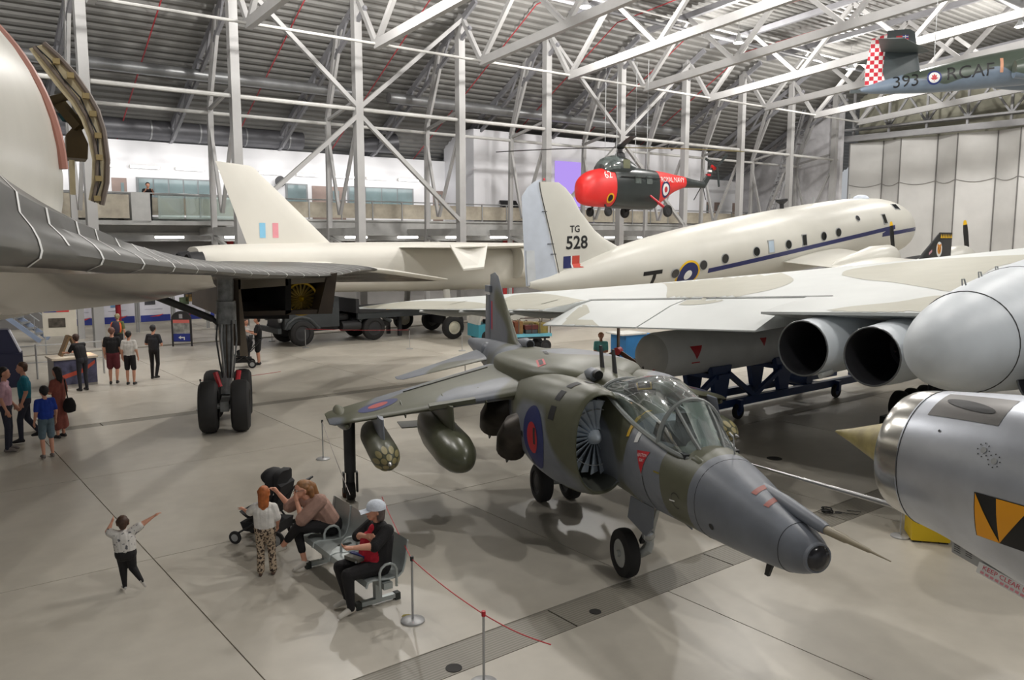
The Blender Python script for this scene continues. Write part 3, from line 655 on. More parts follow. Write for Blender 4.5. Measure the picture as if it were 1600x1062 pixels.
# wings
for sgn in (-1, 1):
    LE = lambda q: V((-2.0 - 2.05 * q, sgn * (.75 + 3.12 * q), 2.25 - .80 * q)); TE = lambda q: V((-5.05 - .2 * q, sgn * (.75 + 3.12 * q), 2.22 - .80 * q))
    wmb = wing([(LE(q), TE(q), .105 - .03 * q) for q in (0, .2, .4, .6, .8, .96)] + [(LE(.985) + V((-.1, 0, 0)), TE(.985) + V((.1, 0, 0)), .05)], 12)
    w = obj('wing', wmb, HC, HJ)
    bvW = bvh_of([wmb])
    obj('flap_line', MB().bar(TE(.06) + V((.55, 0, .075)), TE(.55) + V((.45, 0, .06)), .015), DARK, w, smooth=False)
    c = LE(.72) * .6 + TE(.72) * .4; c.z = 4
    rd = decal('roundel', art_disc(c, (1, 0, 0), (0, 1, 0), .001, .34, 32, 5), bvW, (0, 0, -1), M('roundel_blue_dark'), w, .004)
    decal('roundel_centre', art_disc(c, (1, 0, 0), (0, 1, 0), .001, .17, 24, 3), bvW, (0, 0, -1), M('faded_roundel_red', (170, 70, 66), .5), rd, .007)
    for q in (.25, .42, .62):
        obj('wing_fence', MB().prism([LE(q) + V((.05, 0, -.02)), LE(q) + V((-.5, 0, .12)), LE(q) + V((-.5, 0, .05)), LE(q) + V((.0, 0, -.08))], (0, .015, 0)), HGREEN, w, smooth=False)
    obj('vortex_step', MB().obox(LE(.40) + V((-.08, 0, .03)), (.16, sgn * .02, 0), (-.20, sgn * .33, -.08), (0, 0, .035)), HGREEN, w)
    tipm = obj('wingtip_fairing', fuse([(-3.85, 1.46, .03, .03, .03), (-4.1, 1.45, .1, .09, .1), (-4.6, 1.45, .15, .12, .15), (-5.3, 1.45, .11, .09, .11), (-5.7, 1.45, .03, .03, .03)], 16, 3, 2, sgn * 3.56), HC, HJ)
    og = obj('outrigger_leg', MB().tube((-4.5, sgn * 3.46, 1.46), (-4.5, sgn * 3.46, .5), .105, .1, 18).lathe([(0, .075), (.26, .075)], (-4.5, sgn * 3.46, .25), (0, 0, 1), 14), DARK, HJ)
    mb = MB(); mb.bx(-4.56, -4.44, sgn * 3.46 - .13, sgn * 3.46 - .10, .14, .5).bx(-4.56, -4.44, sgn * 3.46 + .10, sgn * 3.46 + .13, .14, .5); obj('fork', mb, DARK, og, smooth=False)
    obj('outrigger_wheel', wheel(MB(), (-4.5, sgn * 3.46, .17), (0, 1, 0), .17, .15), [TYRE, DARK], og)
    obj('wheel_chock', MB().bx(-4.78, -4.64, sgn * 3.46 - .12, sgn * 3.46 + .1, 0, .14), M('rust_wood', (92, 62, 44), .8), og, smooth=False)
    # inner pylon + drop tank, outer pylon + rocket pod
    yi, yo = sgn * 2.05, sgn * 3.06
    for y, x0, x1, zt, zb in ((yi, -2.6, -4.4, 1.95, 1.55), (yo, -3.2, -4.6, 1.68, 1.36)):
        obj('pylon', MB().loft([foil(V((x0, y, zt)), V((x1, y, zt)), .06, (0, 1, 0)), foil(V((x0 + .12, y, zb)), V((x1, y, zb)), .06, (0, 1, 0))]), HGREEN if y == yi else HGREY, HJ)
    tk = obj('drop_tank', MB().lathe([(0, .01), (.06, .11), (.2, .2), (.45, .28), (.8, .32), (1.8, .32), (2.4, .27), (3.0, .15), (3.4, .02)], (-1.75, yi, 1.26), (-1, 0, .02), 32), M('tank_green', (80, 82, 64), .32, var=.1), HJ)
    obj('tank_fin', MB().prism([(-4.4, yi - .5, 1.24), (-4.9, yi - .5, 1.24), (-4.9, yi + .5, 1.24), (-4.4, yi + .5, 1.24)], (0, 0, .02)), HGREEN, tk, smooth=False)
    rx, rz = -2.55, 1.13
    prof = [(0, .02), (.03, .06), (.14, .14), (.28, .20), (.42, .228), (.55, .235), (1.75, .235), (2.05, .19), (2.2, .12)]
    rmb = MB().lathe(prof, (rx, yo, rz), (-1, 0, .03), 32); rpod = obj('rocket_pod', rmb, HGREEN, HJ); bvR = bvh_of([rmb])
    for ringr, nn, a0 in ((.082, 5, 18), (.172, 10, 0)):
        for k in range(nn):
            a = R(a0) + 2 * math.pi * k / nn; c = (rx + .5, yo + ringr * math.cos(a), rz + ringr * math.sin(a))
            decal('rocket_tube', art_disc(c, (0, 1, 0), (0, 0, 1), 0.001, .043, 16, 2), bvR, (-1, 0, 0), M('tube_cover', (150, 140, 98), .5), rpod, .006)
    obj('pod_tip', MB().lathe([(0, .035), (-.05, .02), (-.08, .004)], (rx + .02, yo, rz), (-1, 0, 0), 12), CHROME, rpod)
    # tailplane
    tl = obj('tailplane', wing([((-6.5, sgn * .2, 2.12), (-7.95, sgn * .2, 2.10), .06), ((-7.15, sgn * 2.02, 1.64), (-7.75, sgn * 2.02, 1.62), .05), ((-7.4, sgn * 2.12, 1.61), (-7.7, sgn * 2.12, 1.61), .03)]), HC, HJ)
# fin and rudder
fm = wing([((-4.7, 0, 2.42), (-7.55, 0, 2.3), .06), ((-5.6, 0, 2.55), (-7.55, 0, 2.5), .08), ((-6.6, 0, 3.4), (-7.6, 0, 3.4), .08), ((-6.95, 0, 3.78), (-7.55, 0, 3.72), .06), ((-7.2, 0, 3.86), (-7.55, 0, 3.8), .03)], 10, (0, 1, 0))
fin = obj('fin', fm, HC, HJ)
obj('rudder', wing([((-7.56, 0, 2.3), (-8.0, 0, 2.3), .1), ((-7.6, 0, 3.35), (-7.92, 0, 3.35), .1)], 8, (0, 1, 0)), HC, HJ)
obj('fin_pod', MB().bx(-7.75, -7.4, -.07, .07, 3.42, 3.56), HGREY, HJ, smooth=False)
bvN = bvh_of([fm])
for sgn in (-1, 1):
    f1 = decal('fin_flash', art_rect((-7.38, sgn * 1, 2.92), (1, 0, .0), (0, 0, 1), .13, .62, 2, 4), bvN, (0, -sgn, 0), M('fin_red', (186, 58, 62), .5), fin, .005)
    decal('fin_flash', art_rect((-7.5, sgn * 1, 2.92), (1, 0, .0), (0, 0, 1), .10, .62, 2, 4), bvN, (0, -sgn, 0), M('fin_blue', (58, 64, 120), .5), fin, .005)
obj('fin_scoop', MB().lathe([(0, .09), (-.25, .1), (-.7, .03)], (-4.75, -.03, 2.6), (1, 0, 0), 14), HGREY, HJ)
obj('scoop_mouth', MB().tube((-4.76, -.03, 2.6), (-4.742, -.03, 2.6), .07, n=14), BLACK, HJ)
obj('tail_boom_fairing', MB().ball((-7.2, -.15, 2.2), .28, 16, 10, rz=.17, ry=.17), HC, HJ)
obj('ventral_fin', wing([((-5.6, 0, 1.5), (-7.0, 0, 1.7), .05), ((-6.1, 0, 1.2), (-6.9, 0, 1.25), .05)], 8, (0, 1, 0)), HC, HJ)
# stencils on the nose
DK = (0, 1, 0)
for pts, mt in ((((.78, 1.98), (1.06, 2.02), (.93, 1.72)), RED),):
    mb = MB(); a, b_, c = [V((p[0], -1.2, p[1])) for p in pts]; N = 6; vs = []; fcs = []; idx = {}
    for i in range(N + 1):
        for j in range(N + 1 - i):
            idx[(i, j)] = len(vs); vs.append(a + (b_ - a) * (i / N) + (c - a) * (j / N))
    for i in range(N):
        for j in range(N - i):
            fcs.append((idx[(i, j)], idx[(i + 1, j)], idx[(i, j + 1)]))
            if j < N - i - 1: fcs.append((idx[(i + 1, j)], idx[(i + 1, j + 1)], idx[(i, j + 1)]))
    mb.add(vs, fcs); tri = decal('ejection_triangle', mb, bvF, DK, mt, HJ, .006)
    decal('stencil', text_mb('EJECTION', (.925, -1.2, 1.95), (1, 0, .14), (0, 0, 1), .035), bvF, DK, RWHITE, tri, .01)
    decal('stencil', text_mb('SEAT', (.93, -1.2, 1.89), (1, 0, .14), (0, 0, 1), .035), bvF, DK, RWHITE, tri, .01)
decal('rescue_arrow', art_rect((.4, -1.2, 2.22), (.25, 0, -1), (1, 0, .25), .3, .06, 4, 2), bvF, DK, YELLOW, HJ, .006)
decal('white_label', art_rect((.66, -1.2, 2.12), (.25, 0, -1), (1, 0, .25), .14, .08, 3, 2), bvF, DK, RWHITE, HJ, .006)
decal('access_line', art_rect((.98, -1.2, 1.48), (.12, 0, -1), (1, 0, .1), .45, .014, 8, 1), bvF, DK, BLACK, HJ, .005)
decal('panel_outline', art_disc((1.72, -1.2, 1.62), (1, 0, 0), (0, 0, 1), .085, .095, 24, 1, a0=R(30), a1=R(300)), bvF, DK, DARK, HJ, .005)
decal('step_mark', art_rect((1.64, -1.2, 1.60), (1, 0, .15), (0, 0, 1), .12, .016, 2, 1), bvF, DK, RWHITE, HJ, .006)
decal('step_mark', art_rect((1.3, -1.2, 1.84), (1, 0, .05), (0, 0, 1), .13, .02, 2, 1), bvF, DK, M('ochre_mark', (140, 124, 40), .5), HJ, .006)
decal('side_port', art_disc((2.35, -1.2, 1.52), (1, 0, 0), (0, 0, 1), .001, .035, 14, 1), bvF, DK, BLACK, HJ, .006)
# panel seams
for x in (2.1, 3.3):
    rr = min(interp(NST, 12), key=lambda q: abs(q[0] - x))
    obj('panel_seam', MB().path([V((p.x, p.y * 1.002, rr[1] + (p.z - rr[1]) * 1.002)) for p in super_ring(rr[0], 0, rr[1], rr[2], rr[3], rr[4], 2.15, 36)], .004, 4, closed=True), DARK, HJ)
# undercarriage
GP = M('gear_paint', (176, 178, 174), .45, var=.12)
ng = obj('nose_leg', MB().tube((.25, .02, 1.2), (.14, .02, .45), .065, .06, 14).tube((.14, .02, .45), (.02, .0, .33), .07, .06, 12).bar((.4, .0, 1.05), (.18, .02, .6), .05), GP, HJ)
obj('axle_arm', MB().path([(.16, .02, .5), (.2, -.03, .42), (.14, -.1, .36), (0, -.13, .335), (0, -.4, .335)], [.06, .07, .065, .05, .045], 10), GP, ng)
obj('nose_wheel', wheel(MB(), (0, -.27, .335), (0, 1, 0), .335, .2), [TYRE, GP], ng)
obj('taxi_lamp', MB().lathe([(0, .03), (.05, .08), (.12, .085)], (.2, -.07, .66), (1, 0, 0), 16), GALV, ng)
obj('lamp_glass', MB().lathe([(.12, .08), (.14, .06), (.15, .01)], (.2, -.07, .66), (1, 0, 0), 16), glass('lamp_glass', (200, 205, 205), .2, .3), ng)
obj('torque_link', MB().bar((.2, -.1, .85), (.28, -.1, .7), .06).bar((.28, -.1, .7), (.15, -.1, .52), .06), DARK, ng, smooth=False)
obj('remove_tag', MB().bx(.27, .29, -.17, -.13, .76, .84), RED, ng, smooth=False)
obj('nose_gear_door', MB().prism([(.75, -.25, 1.2), (.1, -.25, 1.16), (.12, -.30, .88), (.66, -.30, .80), (.80, -.28, .95)], (0, .015, 0)), HGREY, HJ, smooth=False)
obj('nose_gear_door', MB().prism([(.75, .27, 1.2), (.1, .27, 1.18), (.15, .33, .9), (.72, .33, .84)], (0, .015, 0)), HGREY, HJ, smooth=False)
mg = obj('main_leg', MB().tube((-3.4, 0, 1.3), (-3.4, 0, .36), .09, n=14).tube((-3.4, -.32, .34), (-3.4, .32, .34), .06, n=12), M('gear_paint'), HJ)
for y in (-.27, .27): obj('main_wheel', wheel(MB(), (-3.4, y, .345), (0, 1, 0), .345, .24), [TYRE, DARK], mg)
obj('air_brake', MB().obox((-3.9, 0, 1.12), (.5, 0, -.08), (0, .35, 0), (0, 0, .015)), HGREEN, HJ)
# ================================================================== white delta bomber seen from behind
VB = thing('delta_bomber', 'huge white and pale grey delta-wing bomber with round jet pipes, seen from behind', 'aircraft', (6.7, 12.5, 0), U_ANG)
VC = M('bomber_upper_white', (198, 201, 199), .5, var=.03, vs=1.0); BEIGE = M('bomber_beige', (168, 166, 152), .5, var=.03); wing_mbs = []
VWH = M('bomber_white', (206, 212, 217), .45, var=.04); VGR = M('bomber_grey', (186, 188, 186), .5, var=.05); SLOT = M('hinge_dark', (52, 52, 50), .7)
def vle(y): return 1.0 + (16.9 - y) * 1.28 - (2.2 * max(0, (y - 9) / 8) if y > 9 else 0) * 0
def vte(y): return .9 - (y / 16.9) * 2.3
def vz(y): return 3.5 - .92 * (y / 16.9)
VT = lambda y: .135 - .075 * (y / 16.9)
def vst(y, le=None, te=None):
    return (V((vle(y) if le is None else le, y, vz(y))), V((vte(y) if te is None else te, y, vz(y) - .12)), VT(y))
E0, E1 = 3.7, 9.2                       # inner elevon span
def ehinge(y): return vte(y) + 1.55
def cut_station(y, cut):
    """main wing section, blunt at the hinge when cut"""
    le, te, th = vst(y); r = foil(le, te, th, K=18)
    if cut:
        xh = ehinge(y); out = []
        for i, p in enumerate(r):
            if p.x < xh:
                up = i <= 18; q = (le.x - xh) / (le.x - te.x)
                yy = 5 * th * (.2969 * math.sqrt(q) - .126 * q - .3516 * q * q + .2843 * q ** 3 - .1015 * q ** 4) * (te - le).length
                zc = le.z + (te.z - le.z) * q
                p = V((xh, y, zc + (yy if up else -yy)))
            out.append(p)
        return out
    return r
for sgn in (1, -1):
    ys = [0, 1.5, 2.6, E0 - .01, E0, 5, 6.5, 8, E1, E1 + .01, 11, 13, 15, 16.5]
    cuts = [0, 0, 0, 0, 1, 1, 1, 1, 1, 0, 0, 0, 0, 0]
    rings = [cut_station(y, c) for y, c in zip(ys, cuts)]
    rings.append(foil(V((.6, 16.85, vz(16.9))), V((-1.2, 16.85, vz(16.9) - .08)), .03, K=18))
    rings = [[V((p.x, sgn * p.y, p.z)) for p in r] for r in rings]
    wmb = MB().loft(rings); w = obj('wing', wmb, VC, VB); wing_mbs.append(wmb); vw = w if sgn > 0 else vw
    # drooped inner elevons
    for a, b_ in ((E0 + .05, 6.45), (6.5, E1 - .05)):
        rr = []
        for y in (a, b_):
            le, te, th = vst(y); q = (le.x - ehinge(y)) / (le.x - te.x)
            yy = 5 * th * (.2969 * math.sqrt(q) - .126 * q - .3516 * q * q + .2843 * q ** 3 - .1015 * q ** 4) * (te - le).length
            zc = le.z + (te.z - le.z) * q; xh = ehinge(y) - .03; L = 1.62; dr = R(13)
            ex, ez = xh - L * math.cos(dr), zc - L * math.sin(dr)
            rr.append([V((xh, sgn * y, zc + yy - .02)), V((xh - .5, sgn * y, zc + yy * .82 - .10)), V((ex, sgn * y, ez + .02)), V((ex, sgn * y, ez - .01)), V((xh - .3, sgn * y, zc - yy - .1)), V((xh, sgn * y, zc - yy + .01))])
        em = MB().loft(rr); obj('elevon', em, VC, VB); wing_mbs.append(em)
    bw = bvh_of([wmb])
    hl = [V((ehinge(y) + .02, sgn * y, 6)) for y in (3.2, 4.5, 6, 7.5, 9.3)]
    mb = MB()
    for p, q in zip(hl[:-1], hl[1:]):
        d = (q - p); mb.add([p, q, q + V((.05, 0, 0)), p + V((.05, 0, 0))], [(0, 1, 2, 3)])
    decal('hinge_gap', mb, bw, (0, 0, -1), SLOT, w, .012)
    for y in (10.2, 12.0, 13.6):
        decal('hinge_arm', art_rect((vte(y) + 1.2, sgn * y, 6), (1, .25 * sgn, 0), (0, 1, 0), .7, .05, 4, 1), bw, (0, 0, -1), M('arm_olive', (110, 110, 92), .6), w, .015)
        obj('actuator_fairing', fuse([(vte(y) + 2.2, vz(y) - .2, .05, .05, .05), (vte(y) + 1.2, vz(y) - .26, .12, .1, .14), (vte(y) - .1, vz(y) - .16, .03, .03, .03)], 12, 3, 2, sgn * y), VGR, w)
    # jet pipes
    for y in (1.36, 2.66):
        zc = 2.62
        body = fuse([(9, 3.1, .5, .4, .5), (5, 2.95, .66, .58, .62), (2.4, 2.74, .62, .60, .58), (.9, 2.64, .54, .54, .54), (.22, zc, .5, .5, .5)], 36, 4, 2.1, sgn * y, (True, False))
        jp = obj('jet_pipe', body, VWH, VB)
        obj('pipe_liner', MB().lathe([(0, .5), (.02, .485), (.3, .46), (1.4, .42), (1.42, .05)], (.22, sgn * y, zc), (1, 0, .03), 36, cap0=False), M('pipe_dark', (58, 58, 62), .45, .4, var=.2), jp)  # pipe inside in dark metallic grey
        obj('pipe_rim', MB().path([(.22, sgn * y + .495 * math.cos(2 * math.pi * i / 36), zc + .495 * math.sin(2 * math.pi * i / 36)) for i in range(36)], .016, 6, closed=True), M('rim_grey', (120, 122, 124), .35, .6), jp)
        obj('pipe_cone', MB().lathe([(0, .02), (.35, .2), (.8, .26)], (1.0, sgn * y, zc + .02), (1, 0, 0), 24), M('pipe_dark'), jp)
    obj('drain_pipe', MB().tube((.6, sgn * 2.3, 2.2), (.25, sgn * 2.3, 2.16), .05, n=10), VGR, VB)
    # main gear: four axles of two wheels
    g = thing('bogie'); g.parent = VB; gx, gy = 8.4, sgn * 4.0
    obj('gear_leg', MB().tube((gx, gy, 2.9), (gx, gy, .7), .2, .16, 16).bar((gx - .9, gy, .52), (gx + .9, gy, .52), .2), DARK, g)
    for ax in (-.95, -.35, .35, .95):
        for dy in (-.42, .42): obj('tyre', wheel(MB(), (gx + ax, gy + dy, .38), (0, 1, 0), .38, .26), [TYRE, DARK], g)
    obj('wheel_chock', MB().bx(gx - 1.75, gx - 1.35, gy - .4, gy + .5, 0, .2), BLACK, g, smooth=False)
# beige camouflage patches painted on the wing
VI = Matrix.Rotation(-U_ANG, 3, 'Z'); bvV = bvh_of(wing_mbs); vcam = VI @ (V((0, 0, CAMH)) - V((6.7, 12.5, 0)))
for out in ([(1003, 434), (1060, 421), (1140, 416), (1200, 421), (1240, 436), (1215, 450), (1160, 462), (1110, 474), (1060, 476), (1042, 466), (1040, 445)],
            [(1315, 430), (1333, 420), (1452, 406), (1600, 398), (1640, 396), (1640, 404), (1564, 415), (1523, 437), (1490, 455), (1450, 450), (1393, 441), (1350, 437)],
            [(1258, 492), (1320, 480), (1400, 472), (1470, 462), (1480, 480), (1420, 500), (1340, 497)], [(770, 478), (800, 462), (850, 459), (900, 467), (917, 472), (880, 481), (830, 487)],
            [(868, 514), (912, 476), (926, 500), (945, 520), (905, 517)], [(560, 479), (640, 471), (740, 472), (765, 480), (700, 484), (600, 483)]):
    n = len(out); cx, cy_ = sum(p[0] for p in out) / n, sum(p[1] for p in out) / n; ring = interp([p for p in out + out[:1]], 5)[:-1]; K = 12
    mb = MB(); ok = []
    for q in range(K + 1):
        for p in ring:
            d = (VI @ ray(cx + (p[0] - cx) * q / K, cy_ + (p[1] - cy_) * q / K)).normalized(); h = bvV.ray_cast(vcam, d)
            if h[0] is None: ok.append(False); mb.v.append((0, 0, 0)); continue
            nn = h[1] if h[1].dot(d) < 0 else -h[1]; ok.append(nn.z > .05); mb.v.append(tuple(h[0] + nn * .006))
    N = len(ring)
    for q in range(K):
        for i in range(N):
            f = (q * N + i, q * N + (i + 1) % N, (q + 1) * N + (i + 1) % N, (q + 1) * N + i)
            if all(ok[j] for j in f) and max((V(mb.v[a]) - V(mb.v[b])).length for a in f for b in f) < 4: mb.f.append(f); mb.m.append(0)
    par = list(range(len(mb.v)))
    def root(i):
        while par[i] != i: par[i] = par[par[i]]; i = par[i]
        return i
    for f in mb.f:
        for j in f[1:]: par[root(j)] = root(f[0])
    if not mb.f: continue
    for i in range(1, N): par[root(i)] = root(0)
    groups = {}
    for f in mb.f: groups.setdefault(root(f[0]), []).append(f)
    for fs_ in groups.values():
        if len(fs_) < 12: continue
        used = sorted({j for f in fs_ for j in f}); ix = {j: q for q, j in enumerate(used)}
        obj('camouflage_patch', MB().add([mb.v[j] for j in used], [tuple(ix[j] for j in f) for f in fs_]), BEIGE, vw, recalc=False)
# fuselage tail cone
tail = fuse([(26, 3.4, 1.3, 1.3, 1.3), (14, 3.35, 1.45, 1.45, 1.45), (7, 3.28, 1.36, 1.36, 1.36), (3, 3.2, 1.12, 1.12, 1.12), (1.0, 3.12, .92, .92, .92), (-.2, 3.06, .75, .75, .75), (-.75, 3.03, .62, .62, .62), (-1.1, 3.0, .46, .46, .46), (-1.28, 2.99, .28, .28, .28), (-1.36, 2.98, .08, .08, .08)], 44, 4, 2.0, -.28)
tc_ = obj('tail_cone', tail, VWH, VB)
for x, r in ((-.2, .755), (1.6, .99)):
    obj('cone_seam', MB().path([(x, -.28 + r * math.cos(2 * math.pi * i / 40), (3.06 if x < 0 else 3.148) + r * math.sin(2 * math.pi * i / 40)) for i in range(40)], .008, 4, closed=True), SLOT, tc_)
for x, y in ((1.0, .05), (2.0, .2), (-.15, -.2)):
    obj('lifting_eye', MB().path([(x - .06, y, 3.93 + (x - .4) * .06), (x - .04, y + .02, 4.02 + (x - .4) * .06), (x + .04, y + .02, 4.02 + (x - .4) * .06), (x + .06, y, 3.93 + (x - .4) * .06)], .012, 5), GALV, tc_)
sc = obj('cooling_scoop', fuse([(.2, 3.12, .24, .2, .2), (.9, 3.14, .3, .24, .24), (2.4, 3.2, .2, .2, .2)], 20, 3, 3.5, -1.2, (False, True)), VWH, VB)
obj('scoop_mouth', MB().bx(.22, .26, -1.42, -1.02, 2.94, 3.3), BLACK, sc, smooth=False)
# ================================================================== supersonic airliner on the left
CA_O, CA_A = V((-11.55, 17.8, 0)), R(-60)
CQ = thing('delta_airliner', 'white delta-wing airliner with numbered dark leading edge reaching in from the left', 'aircraft', CA_O, CA_A)
CI = Matrix.Rotation(-CA_A, 3, 'Z')
def cl(p): return CI @ (V(p) - CA_O)
CWH = M('airliner_white', (212, 209, 199), .3, var=.05, vs=1.2); CLE = M('leading_edge_grey', (76, 75, 70), .34, .2, var=.14, vs=2.5); CUN = M('polished_skin', (172, 166, 156), .16, .75, var=.12, vs=1.5)
LEP = [(-160, 352, 3.2), (0, 382, 4.6), (105, 397, 6.3), (230, 413, 9.0), (330, 423, 12.5), (420, 429, 16.5), (520, 430, 21.5), (590, 421, 25.5), (700, 436, 31.0)]
LE3 = [cl(PD(*q)) for q in LEP]
rows = interp([(float(i),) + tuple(p) for i, p in enumerate(LE3)], 10)
PROF = [(0, 0), (.03, .05), (.10, .10), (.25, .17), (.55, .26), (1.1, .36), (2.2, .46), (4.0, .5)]
BOT = [(.03, -.05), (.12, -.08), (.4, -.11), (1.2, -.14), (2.6, -.16), (4.0, -.18)]
def c_section(i):
    r = rows[i]; p = V(r[1:]); k = r[0]
    sc_ = max(.12, min(1.75, 2.0 - k * .30)) if k < 3 else max(.12, 1.42 - k * .135); L = 1.0 if k < 6 else 1.0
    inw = V((-.55, -1.0, 0)).normalized() if k > 2.5 else V((-.55 * k / 2.5 - .15, -1, 0)).normalized()
    room = max(.5, (p.y - .25) / max(.2, -inw.y)); lim = min(4.0, room)
    up = [p + inw * (d * lim / 4.0 if d > .3 else d * min(1, lim / 2)) + V((0, 0, z * sc_)) for d, z in PROF]
    lo = [p + inw * (d * lim / 4.0 if d > .3 else d * min(1, lim / 2)) + V((0, 0, z * (1.0 if k < 4 else .6))) for d, z in BOT]
    return up, lo
secs = [c_section(i) for i in range(len(rows))]
NI = [i for i, r in enumerate(rows) if r[0] <= 7.0]
le_mb = MB().loft([secs[i][0][::-1][3:] + secs[i][1][:3] for i in NI], False, False, False)
lead = obj('leading_edge', le_mb, CLE, CQ)
top_mb = MB().loft([s_[0][::-1][:4] for s_ in secs], False, False, False)
obj('wing_top', top_mb, CLE, CQ)
obj('wing_underside', MB().loft([s_[1][2:] for s_ in secs], False, False, False), CUN, CQ)
tip_i = [i for i, r in enumerate(rows) if r[0] >= 6.9]
obj('wing_tip', MB().loft([secs[i][0][::-1] + secs[i][1] for i in tip_i]), CWH, CQ)
inner = MB()
inner.loft([[s_[0][-1], s_[0][-1] + V((-.2, -.1, -.3)), s_[1][-1] + V((-.1, 0, 0))] for s_ in secs], False, False, False)
obj('wing_box', inner, CWH, CQ)
# white station lines wrapping round the leading edge
def station_line(kk, d0, d1, w, mat=RWHITE):
    i = min(range(len(rows)), key=lambda q: abs(rows[q][0] - kk)); j = min(i + 1, len(rows) - 1); f = (kk - rows[i][0]) / max(1e-6, rows[j][0] - rows[i][0])
    def curve(k2):
        i2 = max(0, min(len(rows) - 2, int(k2 * 10))); f2 = k2 * 10 - i2
        a = secs[i2][1][::-1][3:] + secs[i2][0]; b2 = secs[i2 + 1][1][::-1][3:] + secs[i2 + 1][0]
        return [p.lerp(q, f2) for p, q in zip(a, b2)]
    A, B = curve(kk), curve(kk + w); n = len(A); lo, hi = int(d0 * (n - 1)), int(d1 * (n - 1))
    mb = MB(); cen = secs[i][0][2] + V((-.3, -.5, -.15)); P, Q = [], []
    for m_ in range(lo, hi + 1):
        for lst, X in ((P, A), (Q, B)):
            nrm = (X[min(m_ + 1, n - 1)] - X[max(m_ - 1, 0)]).cross(V((1, .4, 0)))
            if nrm.dot(X[m_] - cen) < 0: nrm = -nrm
            lst.append(X[m_] + nrm.normalized() * .006)
    mb.loft([[a, b2] for a, b2 in zip(P, Q)], False, False, False)
    return obj('station_line', mb, mat, CQ, recalc=False)
kk = 1.55
for kk, w in ((1.62, .034), (2.42, .024), (2.95, .02), (3.40, .016), (3.78, .010), (4.10, .010), (4.42, .009), (4.72, .009), (5.0, .009), (5.27, .009), (5.52, .009), (5.76, .009), (6.0, .009), (6.22, .009), (6.45, .009), (6.66, .009)):
    station_line(kk, 0, .86, w)
    station_line(kk + (.42 if kk < 2 else .25 if kk < 3 else .16 if kk < 5 else .12), .40, .78, w * .8)
rf = [[cl(PD(px, y0, d)), cl(PD(px + 4, (y0 + y1) / 2 + 4, d + .5)), cl(PD(px + 8, y1, d + 1.4))] for px, y0, y1, d in ((-150, 398, 470, 3.4), (0, 425, 492, 4.9), (105, 428, 484, 6.6), (230, 427, 470, 9.3), (330, 430, 448, 12.8))]
obj('root_fairing', MB().loft([[tuple(q) for q in r] for r in rf], False, False, False), CUN, CQ, recalc=False)
# fuselage with its open door
CZ = 5.25
st = [(-13, CZ, 1.4, 1.7, 1.55), (0, CZ, 1.44, 1.85, 1.6), (9, CZ, 1.44, 1.9, 1.6), (11, CZ, 1.42, 1.88, 1.55), (13, CZ, 1.12, 1.6, 1.2), (15, CZ, .72, 1.1, .75), (16.5, CZ, .4, .6, .4), (18, CZ, .15, .2, .15)]
cfm = fuse(st, 44, 4, 2.1); obj('fuselage', cfm, CWH, CQ)
PINK = M('faded_red_edge', (176, 120, 104), .45)
obj('belly_fairing', fuse([(12.5, 4.15, .6, .2, .2), (11, 4.1, 1.3, .4, .4), (9, 4.1, 1.75, .4, .52), (4, 4.05, 1.9, .4, .5), (-4, 4.05, 1.9, .4, .45), (-9, 4.2, 1.2, .3, .2)], 32, 4, 2.2), CWH, CQ)
rg = [[V((x, (hw + .012) * math.cos(R(a)), CZ + (hu + .012) * math.sin(R(a)))) for x, hw, hu in ((10.75, 1.43, 1.89), (11.0, 1.42, 1.88))] for a in range(2, 84, 4)]
obj('door_frame', MB().path([V((11.15, 1.415 * math.cos(R(a)) + .01, CZ + 1.87 * math.sin(R(a)))) for a in range(2, 88, 4)], .06, 8), PINK, CQ)
# open door: curved cream slab, seen from its edge
dr = thing('cabin_door'); dr.parent = CQ
din = [(45, 76), (62, 100), (86, 132), (110, 160), (126, 186), (137, 215), (144, 250), (143, 285), (138, 312)]
dout = [(70, 68), (92, 88), (116, 114), (138, 145), (153, 172), (163, 204), (169, 250), (168, 285), (160, 320)]
CREAM = M('door_cream', (222, 208, 172), .45, var=.08, vs=6)
fr = [[cl(PD(a[0], a[1], 9.7)), cl(PD(b_[0], b_[1], 9.8)), cl(PD(b_[0] + 3, b_[1], 10.5)), cl(PD(a[0] + 3, a[1], 10.4))] for a, b_ in zip(din, dout)]
obj('door_slab', MB().loft(fr), CREAM, dr, ang=30)
GSK = M('door_gasket', (128, 116, 108), .6)
obj('door_seal', MB().path([cl(PD(b_[0] - 1, b_[1], 9.77)) for b_ in dout], .03, 6), GSK, dr)
for seg in ((0, 3), (3, 5), (5, 8)):
    obj('door_channel', MB().path([cl(PD(a[0] * .66 + b_[0] * .34, a[1] * .66 + b_[1] * .34, 9.70)) for a, b_ in list(zip(din, dout))[seg[0]:seg[1] + 1]], .022, 6), GSK, dr)
obj('door_cable', MB().path([cl(PD(a[0] * .5 + b_[0] * .5 + (2 if i % 2 else -2), a[1] * .5 + b_[1] * .5, 9.70)) for i, (a, b_) in enumerate(zip(din, dout))], .009, 5), DARK, dr)
for px, py in ((88, 96), (110, 118), (134, 150), (145, 178), (153, 212), (155, 246), (154, 279), (152, 310)):
    c = cl(PD(px, py, 9.68)); obj('door_latch', MB().box(c, (.09, .07, .06)), M('latch_brass', (170, 150, 104), .5), dr, smooth=False)
obj('hinge_bracket', MB().tube(cl(PD(78, 157, 10.0)), cl(PD(104, 150, 10.0)), .05, n=10), M('hinge_bronze', (96, 84, 64), .5, .3), dr)
JB = M('doorway_bronze', (104, 90, 66), .5, .2, var=.2)
